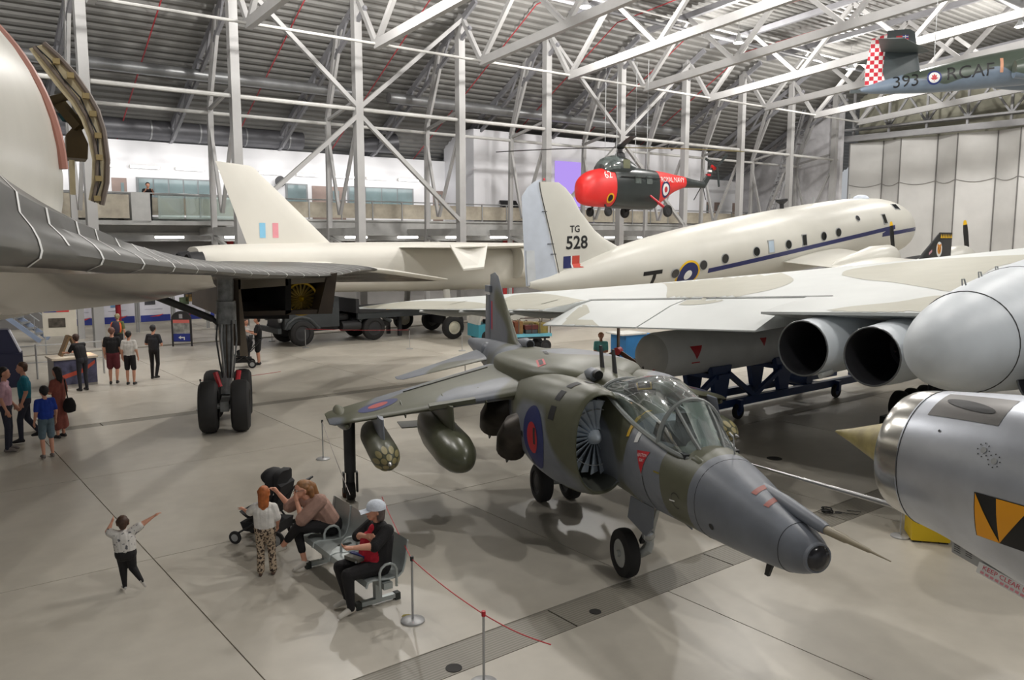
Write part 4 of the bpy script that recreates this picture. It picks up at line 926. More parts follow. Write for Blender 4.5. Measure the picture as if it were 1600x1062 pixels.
obj('door_jamb', MB().prism([cl(PD(*q)) for q in ((103, 210, 10.1), (122, 190, 10.1), (138, 225, 10.1), (137, 248, 10.1), (104, 246, 10.1))], V((-.5, 0, 0))), JB, CQ, smooth=False)
obj('jamb_arm', MB().bar(cl(PD(92, 160, 10.1)), cl(PD(125, 200, 10.1)), .16, .1), JB, CQ, smooth=False)
obj('jamb_trim', MB().bar(cl(PD(98, 185, 10.15)), cl(PD(112, 176, 10.15)), .12, .1), M('teal_trim', (28, 92, 104), .5), CQ, smooth=False)
obj('door_stay', MB().bar(cl(PD(112, 250, 10.0)), cl(PD(114, 304, 10.0)), .06), CREAM, CQ, smooth=False)
# engine intake box under the wing
def cp(px, py, d): return cl(PD(px, py, d))
NB = M('intake_brown', (64, 54, 44), .5, var=.2); NK = M('intake_dark', (20, 19, 18), .8)
def wallp(name, a, b_, mat, depth=V((-4.0, 0, 0)), th=.1):
    """panel between two pixel columns running back from the mouth"""
    (x0, ya, yb), (x1, yc, yd) = a, b_
    p = [cp(x0, ya, 21.5), cp(x1, yc, 21.5), cp(x1, yd, 21.5), cp(x0, yb, 21.5)]
    return obj(name, MB().prism(p, depth), mat, nac, smooth=False)
nac = thing('intake_box'); nac.parent = CQ
wallp('side_wall', (340, 430, 492), (376, 430, 492), NB)
wallp('centre_wall', (446, 430, 492), (455, 430, 488), NK)
wallp('side_wall', (500, 470, 484), (527, 426, 428), NB)
obj('side_wall', MB().prism([cp(512, 428, 21.4), cp(527, 426, 21.4), cp(519, 490, 21.4), cp(497, 490, 21.4)], V((-4, 0, 0))), NB, nac, smooth=False)
wallp('floor_lip', (372, 487, 494), (515, 483, 490), NB)
wallp('ramp', (372, 431, 452), (450, 430, 446), M('ramp_grey', (132, 124, 110), .4, .3))
wallp('ramp', (455, 430, 444), (515, 428, 440), M('ramp_grey'))
obj('back_wall', MB().prism([cp(372, 440, 24.5), cp(452, 440, 24.5), cp(452, 498, 24.5), cp(372, 498, 24.5)], V((-.1, 0, 0))), NK, nac, smooth=False)
GOLD = M('engine_yellow', (196, 160, 20), .4, .3, var=.2, vs=4)
obj('bay_lining', MB().prism([cp(455, 440, 23.2), cp(514, 436, 23.2), cp(512, 490, 23.2), cp(455, 490, 23.2)], V((-.1, 0, 0))), GOLD, nac, smooth=False)
ec = cp(470, 466, 21.9); ea = V((1, 0, 0))
eng = obj('engine_ring', MB().lathe([(0, .42), (.06, .46), (.12, .43), (.1, .38)], ec, ea, 32, 0, False, False), GOLD, nac)
obj('engine_back', MB().tube(ec - ea * .1, ec, .42, n=32), NK, nac)
blade = None
for k in range(20):
    if blade is None:
        blade = obj('fan_blade', MB().obox((0, 0, .24), (.012, .018, 0), (.02, -.02, 0), (0, 0, .16)), M('bronze_blade', (150, 128, 62), .35, .6), nac); o = blade
    else: o = blade.copy(); COL.objects.link(o)
    o.location = ec + ea * .05; o.rotation_euler = (2 * math.pi * k / 20, 0, 0)
obj('engine_hub', MB().lathe([(0, .1), (.08, .07), (.14, .01)], ec, ea, 16), GOLD, nac)
# gear
gp = G(356, 662); g0 = cl(gp)
gr = thing('main_gear'); gr.parent = CQ; LEGM = M('leg_grey', (128, 130, 130), .4, .3, var=.25, vs=6)
legtop = cp(352, 432, 20.3)
obj('gear_leg', MB().path([legtop, cp(353, 520, 20.3), cp(356, 560, 20.3), (g0.x, g0.y, .75)], [.2, .18, .15, .13], 16), LEGM, gr)
obj('gear_sleeve', MB().tube(cp(353, 470, 20.25), cp(354, 505, 20.25), .24, n=16), LEGM, gr)
obj('drag_strut', MB().tube(cp(216, 452, 19.2), cp(332, 498, 20.2), .09, .085, 12).tube(cp(332, 498, 20.2), cp(352, 515, 20.3), .06, n=10), DARK, gr)
obj('gear_door', MB().prism([cp(368, 452, 20.6), cp(376, 452, 20.6), cp(388, 556, 20.6), cp(376, 556, 20.6)], V((-.06, 0, 0))), M('door_buff', (140, 128, 112), .5), gr, smooth=False)
obj('gear_door', MB().prism([cp(364, 436, 20.5), cp(372, 436, 20.5), cp(376, 540, 20.5), cp(366, 540, 20.5)], V((-.5, 0, 0))), NB, gr, smooth=False)
for k in range(5):
    obj('hydraulic_line', MB().path([cp(340 + k * 7, 500, 20.1), cp(338 + k * 8, 530, 20.05), cp(343 + k * 6, 562, 20.05), cp(348 + k * 4, 590, 20.1)], .022, 5), [DARK, GALV, NB, DARK, LEGM][k], gr)
bdir = Matrix.Rotation(R(-14), 3, 'Z') @ V((1, 0, 0)); bl = V((-bdir.y, bdir.x, 0))
obj('bogie_beam', MB().bar(V((g0.x, g0.y, .62)) - bdir * .95, V((g0.x, g0.y, .62)) + bdir * .95, .2, .24), LEGM, gr)
for fx in (-.84, .84):
    obj('axle', MB().tube(V((g0.x, g0.y, .62)) + bdir * fx - bl * .5, V((g0.x, g0.y, .62)) + bdir * fx + bl * .5, .07, n=10), LEGM, gr)
    for fy in (-.36, .36):
        obj('bogie_wheel', wheel(MB(), V((g0.x, g0.y, .62)) + bdir * fx + bl * fy, bl, .62, .42), [TYRE, LEGM], gr)
for fy in (-.2, .2): obj('red_brace', MB().tube(V((g0.x + .3, g0.y + fy, 1.0)), V((g0.x + .2, g0.y + fy * 1.4, 1.35)), .06, n=8), RED, gr)
# ================================================================== cream transport aeroplane
HS = thing('transport_plane', 'cream propeller transport plane with dark blue stripe and round windows, tail towards us', 'aircraft', (1.0, 32.4, 0), R(34))
HW = M('transport_cream', (198, 196, 187), .38, var=.03, vs=.8); HRUD = M('rudder_silver', (184, 191, 202), .42, var=.05); NAVY = M('navy_stripe', (34, 40, 92), .45, var=.03)
hst = [(-.4, 2.8, .08, .12, .15), (1, 2.85, .36, .36, .42), (4, 3.2, .92, 1.0, .9), (8, 3.62, 1.4, 1.42, 1.3), (12, 4.08, 1.58, 1.56, 1.55), (16, 4.58, 1.6, 1.6, 1.6), (20, 5.0, 1.6, 1.6, 1.6), (22.6, 5.1, 1.48, 1.55, 1.5), (24.4, 5.1, 1.05, 1.2, 1.2), (25.4, 5.06, .5, .6, .65), (25.75, 5.02, .12, .15, .15)]
hm = fuse(hst, 44, 4, 2.0); obj('fuselage', hm, HW, HS)
fz = [(2.6, 5.0, 1.2), (3.4, 4.9, 1.0), (4.2, 4.2, .72), (4.55, 3.4, .62), (4.9, 2.85, .52), (5.65, 2.1, .30), (6.2, 1.72, .14), (6.55, 1.35, .06), (6.75, 1.0, .04)]
fmb = wing([((le, 0, z), (te, 0, z), .07 if z < 6.5 else .05) for z, le, te in fz], 10, (0, 1, 0)); hfin = obj('fin', fmb, HW, HS)
rz = [(2.72, 1.12, -.55), (3.6, .88, -.62), (4.6, .6, -.68), (5.65, .3, -.74), (6.15, .15, -.76), (6.5, .06, -.5), (6.72, .04, -.2), (6.82, .2, .05)]
obj('rudder', wing([((le, 0, z), (te, 0, z), .10) for z, le, te in rz], 10, (0, 1, 0)), HRUD, HS)
obj('rudder_gap', MB().path([(le + .01, -.055 - .02 * (z < 5), z) for z, le, te in rz[:-1]], .018, 5), DARK, HS)
obj('trim_tab', MB().prism([(-.5, -.03, 2.75), (-.12, -.05, 2.75), (-.2, -.05, 4.1), (-.58, -.03, 4.1)], (0, -.02, 0)), M('tab_grey', (190, 194, 198), .45), HS, smooth=False)
obj('fin_light', MB().lathe([(0, .05), (.06, .04), (.1, .01)], (.3, 0, 6.8), (0, 0, 1), 10), RED, HS)
for z, L in ((5.6, .18), (4.35, .25), (3.95, .2)):
    obj('rudder_hinge', MB().bar((.62 - (z - 4.5) * .28 - L, -.1, z), (.66 - (z - 4.5) * .28, -.12, z), .03), DARK, HS, smooth=False)
DN = (0, 1, 0); bvf = bvh_of([fmb, hm])
decal('serial_letters', text_mb('TG', (1.78, -3, 4.93), (1, 0, .04), (0, 0, 1), .27, cuts=1, bold=.012), bvf, DN, BLACK, hfin, .012)
decal('serial_number', text_mb('528', (1.88, -3, 4.38), (1, 0, .04), (0, 0, 1), .52, cuts=1, bold=.02), bvf, DN, BLACK, hfin, .012)
decal('fin_flash', art_rect((1.42, -3, 3.62), (1, 0, .05), (0, 0, 1), .36, .48, 3, 3), bvf, DN, NAVY, hfin, .012)
decal('fin_flash', art_rect((1.62, -3, 3.63), (1, 0, .05), (0, 0, 1), .06, .48, 1, 3), bvf, DN, RWHITE, hfin, .012)
decal('fin_flash', art_rect((1.84, -3, 3.64), (1, 0, .05), (0, 0, 1), .36, .48, 3, 3), bvf, DN, M('flash_red', (186, 66, 52), .5), hfin, .012)
bvh_h = bvh_of([hm])
pts = [(8.2, 3.18), (12, 3.74), (16, 4.32), (20, 4.90), (21.7, 5.14), (20.7, 4.74), (23.2, 4.98), (25.3, 5.1)]
for (a, za), (b_, zb) in zip(pts[:-1], pts[1:]):
    L = math.hypot(b_ - a, zb - za); d = V(((b_ - a) / L, 0, (zb - za) / L)); nrm = V((-d.z, 0, d.x))
    decal('side_stripe', art_rect(((a + b_) / 2, -3, (za + zb) / 2), d, nrm, L + .1, .2, max(2, int(L * 3)), 2), bvh_h, DN, NAVY, HS, .008)
for px, py, k in ((1055, 427, 'o'), (1099, 414, 'o'), (1133, 404, 'o'), (1182, 393, 'o'), (1205, 385, 's'), (1232, 382, 'o'), (1257, 375, 'd'), (1287, 369, 'o'), (1310, 363, 'o'), (1340, 341, 'p'), (1382, 342, 'd'), (1399, 323, 'c')):
    d = ray(px, py); t0 = 28.0; ci = Matrix.Rotation(-R(34), 3, 'Z')
    o_ = ci @ (V((0, 0, CAMH)) - V((1.0, 32.4, 0))); dd = (ci @ d).normalized(); h = bvh_h.ray_cast(o_, dd)
    if h[0] is None: continue
    c = h[0]; nrm = h[1] if h[1].dot(dd) < 0 else -h[1]; uu = V((1, 0, .1)); uu = (uu - nrm * uu.dot(nrm)).normalized(); vv = nrm.cross(uu); vv = vv if vv.z > 0 else -vv
    if k in 'op':
        r = .23 if k == 'o' else .17
        w = obj('round_window', MB().disc(c - nrm * .03, nrm, r, 24, .05), GALV, HS); obj('pane', MB().disc(c + nrm * .01, nrm, r * .86, 24, .015), M('cabin_glass', (30, 32, 34), .08, var=.3, vs=4, spec=.8), w)
    else:
        hw, hh = {'s': (.2, .3), 'd': (.17, .28), 'c': (.3, .2)}[k]
        w = obj('square_window', MB().obox(c, uu * hw, vv * hh, nrm * .02), GALV, HS); obj('pane', MB().obox(c + nrm * .015, uu * hw * .8, vv * hh * .85, nrm * .012), M('sky_pane' if k == 's' else 'cabin_glass', (176, 192, 206), .15), w)
for x, z, h in ((5.15, 3.15, .6),):
    decal('code_letter', art_rect((x, -3, z), (1, 0, .1), (0, 0, 1), .95, .17, 4, 1), bvh_h, DN, BLACK, HS, .01)
    decal('code_letter', art_rect((x + .1, -3, z - .35), (1, 0, .1), (0, 0, 1), .17, .55, 1, 3), bvh_h, DN, BLACK, HS, .01)
r1 = decal('roundel', art_disc((7.05, -3, 3.02), (1, 0, .1), (0, 0, 1), .001, .62, 36, 5), bvh_h, DN, YELLOW, HS, .008)
decal('roundel_ring', art_disc((7.05, -3, 3.02), (1, 0, .1), (0, 0, 1), .001, .53, 36, 5), bvh_h, DN, NAVY, r1, .012)
decal('roundel_core', art_disc((7.05, -3, 3.02), (1, 0, .1), (0, 0, 1), .001, .2, 24, 3), bvh_h, DN, RWHITE, r1, .016)
obj('roof_aerial', MB().lathe([(0, .1), (.25, .1), (.4, .3), (.5, .3), (.55, .1)], (14.6, 0, 5.95), (-.1, 0, 1), 14), DARK, HS)
obj('roof_dome', MB().ball((21.0, 0, 6.62), .42, 16, 8, rz=.22), HRUD, HS)
for x in (17.0, 18.6, 20.0): obj('roof_stub', MB().tube((x, 0, 6.2), (x, 0, 6.85 if x > 19 else 6.6), .04, n=6), GALV, HS)
for sgn in (-1, 1):
    wt = 9.0 if sgn < 0 else 4.6
    obj('wing', wing([((18.2, sgn * 1.2, 3.8), (13.0, sgn * 1.2, 3.5), .15), ((17.8, sgn * 4.2, 3.45), (13.4, sgn * 4.2, 3.25), .14), ((17.2, sgn * wt, 3.3), (13.8, sgn * wt, 3.2), .12)]), HW, HS)
    for y in ((3.6, 7.1) if sgn < 0 else (3.6,)):
        nm = obj('engine_nacelle', MB().lathe([(0, .5), (-.3, .68), (-1.5, .7), (-4.2, .25), (-4.6, .05)], (18.2, sgn * y, 3.6), (1, 0, .06), 24), HW, HS)
        pr_ = thing('propeller'); pr_.parent = HS; pr_.location = (18.45, sgn * y, 3.46)
        obj('spinner', MB().lathe([(-.1, .25), (.2, .2), (.45, .02)], (0, 0, 0), (1, 0, 0), 16), DARK, pr_)
        for k in range(4):
            a = R(90 * k + (8 if sgn < 0 else 0)); bd = V((0, math.sin(a), math.cos(a))); sd = V((.5, math.cos(a), -math.sin(a))).normalized()
            obj('blade', MB().loft([[bd * r + sd * w, bd * r + V((.04, 0, 0)), bd * r - sd * w, bd * r - V((.04, 0, 0))] for r, w in ((.2, .08), (.8, .16), (1.4, .17), (1.72, .14))]), BLACK, pr_)
            obj('blade_tip', MB().loft([[bd * r + sd * w, bd * r + V((.04, 0, 0)), bd * r - sd * w, bd * r - V((.04, 0, 0))] for r, w in ((1.72, .14), (1.88, .10), (1.92, .05))]), YELLOW, pr_)
    obj('main_wheel', wheel(MB(), (16.2, sgn * 3.6, .8), (0, 1, 0), .8, .5), [TYRE, DARK], HS)
    obj('main_leg', MB().path([(16.2, sgn * 3.25, .8), (16.0, sgn * 3.3, 2.0), (16.0, sgn * 3.6, 3.4)], .12, 10), GALV, HS)
# ================================================================== white strike jet behind the airliner wing
TS2 = thing('white_strike_jet', 'all white twin-engined strike jet with tall swept fin bearing pale blue and pink bars', 'aircraft', (-10.6, 35, -1.15), R(35))
TS2.scale = (1.25, 1.25, 1.25)
TWH = M('anti_flash_white', (210, 207, 198), .5, var=.025, vs=.7)
tm = fuse([(-2.2, 3.6, .9, .7, .7), (-1, 3.6, 1.2, .78, .8), (2, 3.6, 1.35, .82, .9), (6, 3.58, 1.4, .86, .98), (9, 3.55, 1.35, .85, .98), (12, 3.5, 1.05, .85, .9), (16, 3.4, .75, .8, .75), (19, 3.3, .5, .5, .5), (21, 3.2, .1, .1, .1)], 36, 3, 3.2)
obj('fuselage', tm, TWH, TS2)
tf = wing([((2.9, 0, 4.2), (-.45, 0, 4.2), .045), ((2.55, 0, 4.36), (-.45, 0, 4.38), .045), ((-.12, 0, 6.9), (-1.33, 0, 6.96), .05), ((-.25, 0, 6.96), (-1.37, 0, 7.06), .02)], 8, (0, 1, 0)); tfin = obj('fin', tf, TWH, TS2)
bvt = bvh_of([tf])
decal('fin_flash', art_rect((.08, -2, 4.84), (1, 0, 0), (0, 0, 1), .2, .5, 2, 2), bvt, DN, M('pale_blue', (130, 190, 222), .5), tfin, .01)
decal('fin_flash', art_rect((.52, -2, 4.84), (1, 0, 0), (0, 0, 1), .2, .5, 2, 2), bvt, DN, M('pale_pink', (226, 150, 160), .5), tfin, .01)
for sgn in (-1, 1):
    obj('wing', wing([((11.0, sgn * 1.1, 4.3), (4.6, sgn * 1.1, 4.25), .035), ((5.6, sgn * 4.6, 4.3), (4.7, sgn * 4.6, 4.28), .04)] if sgn < 0 else [((11.0, 1.1, 4.3), (4.6, 1.1, 4.25), .035), ((8.0, 2.7, 4.3), (4.65, 2.7, 4.28), .04)]), TWH, TS2)
    if sgn < 0: obj('wing_tip', MB().prism([(6.6, sgn * 3.9, 4.33), (4.7, sgn * 4.55, 4.33), (4.75, sgn * 5.3, 3.55), (5.6, sgn * 5.2, 3.6)], (0, 0, .06)), TWH, TS2, smooth=False)
    obj('tailplane', wing([((2.2, sgn * 1.2, 3.75), (-1.4, sgn * 1.2, 3.7), .04), ((.4 if sgn > 0 else -.9, sgn * (2.5 if sgn > 0 else 3.9), 3.7), (-1.9 if sgn > 0 else -2.3, sgn * (2.5 if sgn > 0 else 3.9), 3.66), .03)]), TWH, TS2)
    obj('jet_nozzle', MB().lathe([(0, .58), (-.4, .54), (-.45, .48), (-.1, .44)], (-2.1, sgn * .62, 3.6), (1, 0, 0), 20), DARK, TS2)
    obj('air_intake', fuse([(9.5, 3.65, .55, .62, .62), (11.5, 3.65, .5, .6, .6), (12.6, 3.65, .42, .55, .55)], 24, 3, 2.4, sgn * 1.45), TWH, TS2)
    mg_ = obj('main_leg', MB().tube((6.35, sgn * 1.5, 2.7), (6.35, sgn * 1.75, 1.35), .12, n=12), WHITE, TS2)
    for dx in (.75,): obj('main_wheel', wheel(MB(), (5.6 + dx, sgn * 1.95, .92 + .42), (0, 1, 0), .42, .3), [TYRE, M('hub_cream', (206, 200, 180), .5)], TS2)
obj('nose_leg', MB().tube((14.6, 0, 2.7), (14.6, 0, 1.2), .1, n=12), WHITE, TS2)
for y in (-.2, .2): obj('nose_wheel', wheel(MB(), (14.6, y, .92 + .32), (0, 1, 0), .32, .2), [TYRE, WHITE], TS2)
obj('dorsal_strip', MB().bx(3.0, 5.4, -.18, -.14, 4.40, 4.43), SLOT, TS2, smooth=False)
# ================================================================== helicopter hung from the trusses
HE = thing('navy_helicopter', 'red and dark green rescue helicopter hung from the roof by cables', 'helicopter', (7.1, 48.0, 5.75), R(217))
HE.scale = (.92, .92, .95)
HDG = M('helicopter_green', (44, 50, 50), .3, var=.08); HRD = M('dayglo_red', (222, 44, 42), .4, var=.03)
hst = [(4.75, 1.5, .3, .35, .4), (4.55, 1.5, .6, .7, .75), (4.0, 1.55, .85, 1.0, .95), (3.2, 1.6, .92, 1.15, 1.05), (2.5, 1.65, .93, 1.2, 1.1)]
obj('nose_cowl', fuse(hst, 32, 3, 2.3), HRD, HE)
body = fuse([(2.5, 1.65, .93, 1.2, 1.1), (1.5, 1.7, .92, 1.25, 1.2), (0, 1.72, .9, 1.2, 1.25), (-1.3, 1.8, .84, 1.05, 1.3)], 32, 4, 2.6); obj('cabin', body, HDG, HE)
tailm = fuse([(-1.3, 1.8, .84, 1.05, 1.3), (-2.2, 1.95, .66, .85, .95), (-3.2, 2.1, .48, .6, .55), (-4.3, 2.22, .34, .38, .32)], 28, 4, 2.3); obj('tail_section', tailm, HRD, HE)
obj('tail_boom', fuse([(-4.3, 2.22, .34, .38, .32), (-5.4, 2.2, .24, .25, .25), (-6.3, 2.18, .2, .2, .22)], 20, 3, 2.2), HDG, HE)
obj('tail_pylon', MB().loft([foil((-5.9, 0, 2.1), (-6.5, 0, 1.95), .2, (0, 1, 0)), foil((-7.1, 0, 3.3), (-7.5, 0, 3.2), .2, (0, 1, 0))]), HDG, HE)
obj('tail_gearbox', MB().ball((-7.35, 0, 3.35), .22, 12, 8), HRD, HE)
trr = thing('tail_rotor'); trr.parent = HE
for a, c in ((20, HDG), (140, HDG), (260, HDG)): obj('blade', MB().bar((-7.35, .3, 3.35), (-7.35 + 1.3 * math.cos(R(a)), .3, 3.35 + 1.3 * math.sin(R(a))), .04, .16), c, trr)
for z in (2.75, 3.0): obj('pylon_band', MB().bx(-6.95 - (z - 2.75) * .4, -6.65 - (z - 2.75) * .4, -.1, .1, z, z + .14), RED if z < 2.9 else RWHITE, HE, smooth=False)
obj('cockpit', fuse([(3.1, 2.6, .5, .35, .3), (2.7, 2.7, .7, .62, .5), (2.0, 2.75, .76, .78, .5), (1.2, 2.75, .72, .72, .5), (.4, 2.7, .5, .45, .5)], 28, 3, 2.5), HDG, HE)
cgl = fuse([(3.12, 2.65, .51, .36, .2), (2.72, 2.75, .71, .63, .2), (2.1, 2.8, .77, .77, .2)], 28, 3, 2.5); obj('cockpit_glass', cgl, M('heli_glass', (92, 100, 98), .08, var=.3, vs=3, spec=.9), HE)
for sgn in (-1, 1):
    obj('side_window', MB().bx(1.3, 1.85, sgn * .74 - .02, sgn * .74 + .02, 2.8, 3.3), M('heli_side_glass', (120, 122, 100), .1), HE, smooth=False)
    obj('cabin_window', MB().bx(.5, 1.0, sgn * .92 - .02, sgn * .92 + .02, 1.95, 2.4), M('heli_glass'), HE, smooth=False)
    obj('cabin_window', MB().bx(-.5, 0, sgn * .9 - .02, sgn * .9 + .02, 1.95, 2.4), M('heli_glass'), HE, smooth=False)
    obj('sliding_rail', MB().bar((2.2, sgn * .95, 2.3), (-1.2, sgn * .92, 2.3), .05), BLACK, HE, smooth=False)
    obj('front_strut', MB().tube((3.1, sgn * .5, .7), (3.1, sgn * .75, .3), .06, n=8), DARK, HE)
    obj('front_wheel', wheel(MB(), (3.1, sgn * .8, .28), (0, 1, 0), .28, .18), [TYRE, DARK], HE)
    obj('rear_strut', MB().tube((-.4, sgn * .8, 1.3), (-.9, sgn * 1.75, .5), .06, n=8).tube((-1.2, sgn * .7, .9), (-.9, sgn * 1.75, .4), .05, n=8), RED if sgn > 0 else DARK, HE)
    obj('rear_wheel', wheel(MB(), (-.9, sgn * 1.85, .36), (0, 1, 0), .36, .2), [TYRE, DARK], HE)
    obj('tail_strut', MB().tube((-6.2, sgn * .1, 2.0), (-6.0, sgn * .5, 1.2), .03, n=6), DARK, HE)
obj('rotor_mast', MB().lathe([(0, .35), (.4, .28), (.5, .14), (.9, .12)], (1.4, 0, 3.3), (0, 0, 1), 16).ball((1.4, 0, 4.1), .3, 14, 8, rz=.16), DARK, HE)
for a, c in ((2, M('blade_ochre', (150, 140, 84), .5)), (176, DARK), (268, DARK)):
    d = V((math.cos(R(a + 143)), math.sin(R(a + 143)), 0)); pts = [(V((1.4, 0, 4.05)) + d * r + V((0, 0, -.0035 * r * r))) for r in (0, 2, 4, 6, 7.6)]
    rb = thing('rotor_blade') if False else obj('rotor_blade', MB().loft([[p + V((-d.y, d.x, 0)) * .2, p + V((0, 0, .03)), p - V((-d.y, d.x, 0)) * .2, p - V((0, 0, .03))] for p in pts]), c, HE)
bvq = bvh_of([tailm]); DL = (0, -1, 0)
rz_ = decal('roundel', art_disc((-1.95, 3, 1.7), (1, 0, 0), (0, 0, 1), .001, .5, 32, 4), bvq, DL, NAVY, HE, .01)
decal('roundel_ring', art_disc((-1.95, 3, 1.7), (1, 0, 0), (0, 0, 1), .001, .37, 32, 3), bvq, DL, RWHITE, rz_, .014)
decal('roundel_core', art_disc((-1.95, 3, 1.7), (1, 0, 0), (0, 0, 1), .001, .18, 20, 2), bvq, DL, RED, rz_, .018)
decal('lettering', text_mb('ROYAL NAVY', (-2.75, 3, 2.30), (-1, 0, .03), (0, 0, 1), .32, cuts=1, spacing=.95), bvq, DL, RWHITE, HE, .012)
nosb = fuse(hst, 32, 3, 2.3)
decal('code_number', text_mb('62', (3.1, 3, 2.35), (-1, 0, .1), (0, 0, 1), .42, cuts=1), bvh_of([nosb]), DL, RWHITE, HE, .012)
e_ = decal('exhaust_ring', art_disc((2.95, 3, 1.05), (1, 0, 0), (0, 0, 1), .20, .28, 24, 1), bvh_of([nosb]), DL, YELLOW, HE, .012)
decal('exhaust_port', art_disc((2.95, 3, 1.05), (1, 0, 0), (0, 0, 1), .001, .18, 20, 1), bvh_of([nosb]), DL, BLACK, HE, .012)
for x, y in ((2.2, .5), (2.2, -.5), (-.4, .5), (-.4, -.5)): obj('hanging_cable', MB().tube((x, y, 2.6), (x, y, 9.2), .018, n=5), GALV, HE)
# ================================================================== grey-green jet hung at upper right
CF = thing('hanging_jet', 'dark camouflaged jet with red and white chequered rudder hung at upper right', 'aircraft', (15.75, 38, 11.35), R(-13))
CFC = camo('hanging_camouflage', ((112, 126, 142), (74, 84, 74)), .45, .5, rough=.35, axis=2, edge=.01, detail=.6, var=.08, bias=[(-1, -.35), (-.15, -.25), (.25, .0), (3, .12)])
cm = fuse([(-.3, -.25, .06, .06, .06), (.2, -.2, .2, .2, .18), (1.5, -.05, .42, .42, .38), (3, .1, .58, .62, .52), (5, .3, .68, .8, .62), (7.5, .5, .72, .95, .7), (10, .6, .75, 1.0, .75), (14, .6, .6, .8, .6)], 32, 3, 2.0); obj('fuselage', cm, CFC, CF)
cf_ = wing([((2.75, 0, .2), (.85, 0, .2), .07), ((2.25, 0, .55), (.7, 0, .55), .08), ((1.95, 0, 2.2), (.82, 0, 2.2), .07), ((1.75, 0, 2.32), (.85, 0, 2.3), .04)], 8, (0, 1, 0))
obj('fin', cf_, M('fin_dark', (62, 70, 72), .4, var=.1), CF)
CHK = checker('red_white_check', (200, 32, 52), (232, 228, 226), 1 / .175)
obj('rudder', wing([((.86, 0, -.02), (.0, 0, -.02), .12), ((.72, 0, .55), (-.02, 0, .5), .12), ((.84, 0, 2.15), (.2, 0, 1.98), .10)], 8, (0, 1, 0)), CHK, CF)
for sgn in (-1, 1): obj('tailplane', wing([((2.6, sgn * .05, 1.35), (.6, sgn * .05, 1.4), .06), ((1.0, sgn * 2.6, 1.4), (.0, sgn * 2.6, 1.42), .05)]), M('tailplane_dark', (84, 92, 92), .45), CF)
obj('tail_bumper', MB().bx(-.6, .4, -.1, .1, -.34, -.2), M('fin_dark'), CF, smooth=False)
bvx = bvh_of([cm]); bvy = bvh_of([cf_])
decal('fleet_number', text_mb('393', (1.62, -3, .02), (1, 0, .06), (0, 0, 1), .52, cuts=1), bvx, DN, BLACK, CF, .012)
decal('lettering', text_mb('RCAF', (4.1, -3, .28), (1, 0, .07), (0, 0, 1), .55, cuts=1), bvx, DN, BLACK, CF, .012)
r_ = decal('roundel', art_disc((2.72, -3, .12), (1, 0, 0), (0, 0, 1), .001, .29, 28, 3), bvx, DN, BLUE, CF, .014)
decal('roundel_ring', art_disc((2.72, -3, .12), (1, 0, 0), (0, 0, 1), .001, .22, 28, 2), bvx, DN, RWHITE, r_, .018)
leaf = [(0, .16), (.04, .08), (.1, .1), (.08, .0), (.15, -.02), (.06, -.1), (.015, -.09), (.01, -.16), (-.01, -.16), (-.015, -.09), (-.06, -.1), (-.15, -.02), (-.08, 0), (-.1, .1), (-.04, .08)]
mb = MB().add([(2.72 + a, -3, .12 + b_) for a, b_ in leaf] + [(2.72, -3, .12)], [(i, (i + 1) % 15, 15) for i in range(15)]); decal('red_leaf', mb, bvx, DN, RED, r_, .022)
fl = decal('small_ensign', art_rect((1.45, -3, 1.92), (1, 0, 0), (0, 0, 1), .5, .26, 2, 2), bvy, DN, RED, CF, .01)
decal('ensign_canton', art_rect((1.57, -3, 2.0), (1, 0, 0), (0, 0, 1), .24, .13, 2, 2), bvy, DN, M('ensign_blue', (60, 70, 150), .5), fl, .014)
decal('ensign_cross', art_rect((1.57, -3, 2.0), (1, 0, 0), (0, 0, 1), .24, .03, 2, 1), bvy, DN, RWHITE, fl, .017)
decal('ensign_cross', art_rect((1.57, -3, 2.0), (1, 0, 0), (0, 0, 1), .03, .13, 1, 2), bvy, DN, RWHITE, fl, .017)
decal('band_mark', art_rect((5.3, -3, .5), (1, 0, 0), (0, 0, 1), .12, .6, 1, 4), bvx, DN, M('band_orange', (206, 150, 120), .5), CF, .012)
for sgn in (-1, 1):
    obj('engine_nacelle', fuse([(5.6, .2, .3, .35, .35), (7, .3, .55, .6, .6), (10, .35, .62, .68, .68), (14, .35, .55, .6, .6)], 24, 3, 2.0, sgn * 1.25), CFC, CF)
    obj('wing', wing([((11.5, sgn * 1.2, .3), (7.8, sgn * 1.2, .25), .1), ((10.0, sgn * 7, .5), (8.6, sgn * 7, .5), .08)]), CFC, CF)
for x, y in ((2.8, 0), (9, .5), (9, -.5)): obj('hanging_cable', MB().tube((x, y, .5), (x, y, 4.2), .018, n=5), GALV, CF)
# ================================================================== bare-metal jet nose at lower right
LN = thing('silver_jet', 'bare metal jet nose with pointed buff cone in its round intake, lower right', 'aircraft', (3.97, 8.0, 0), R(120))
SIL = M('bare_metal', (190, 194, 202), .38, .75, var=.10, vs=2.2); SIL2 = M('intake_ring_metal', (186, 184, 178), .2, .9, var=.08, vs=3)
ls = [(-.26, 2.5, .64, .64, .66), (-.6, 2.5, .67, .68, .72), (-1.0, 2.48, .69, .74, .82), (-1.7, 2.46, .71, .80, .98), (-2.6, 2.45, .72, .86, 1.05), (-4.5, 2.45, .75, 1.1, 1.1), (-8, 2.45, .8, 1.1, 1.15), (-11, 2.45, .7, .9, .9)]
lm = fuse(ls, 48, 3, 2.05); obj('fuselage', lm, SIL, LN)
obj('intake_ring', MB().loft([super_ring(x, 0, 2.5, r, r, r, 2, 48) for x, r in ((-.27, .643), (-.12, .622), (-.03, .60), (.0, .582), (-.02, .565), (-.3, .55), (-1.2, .5))], False, True), SIL2, LN)
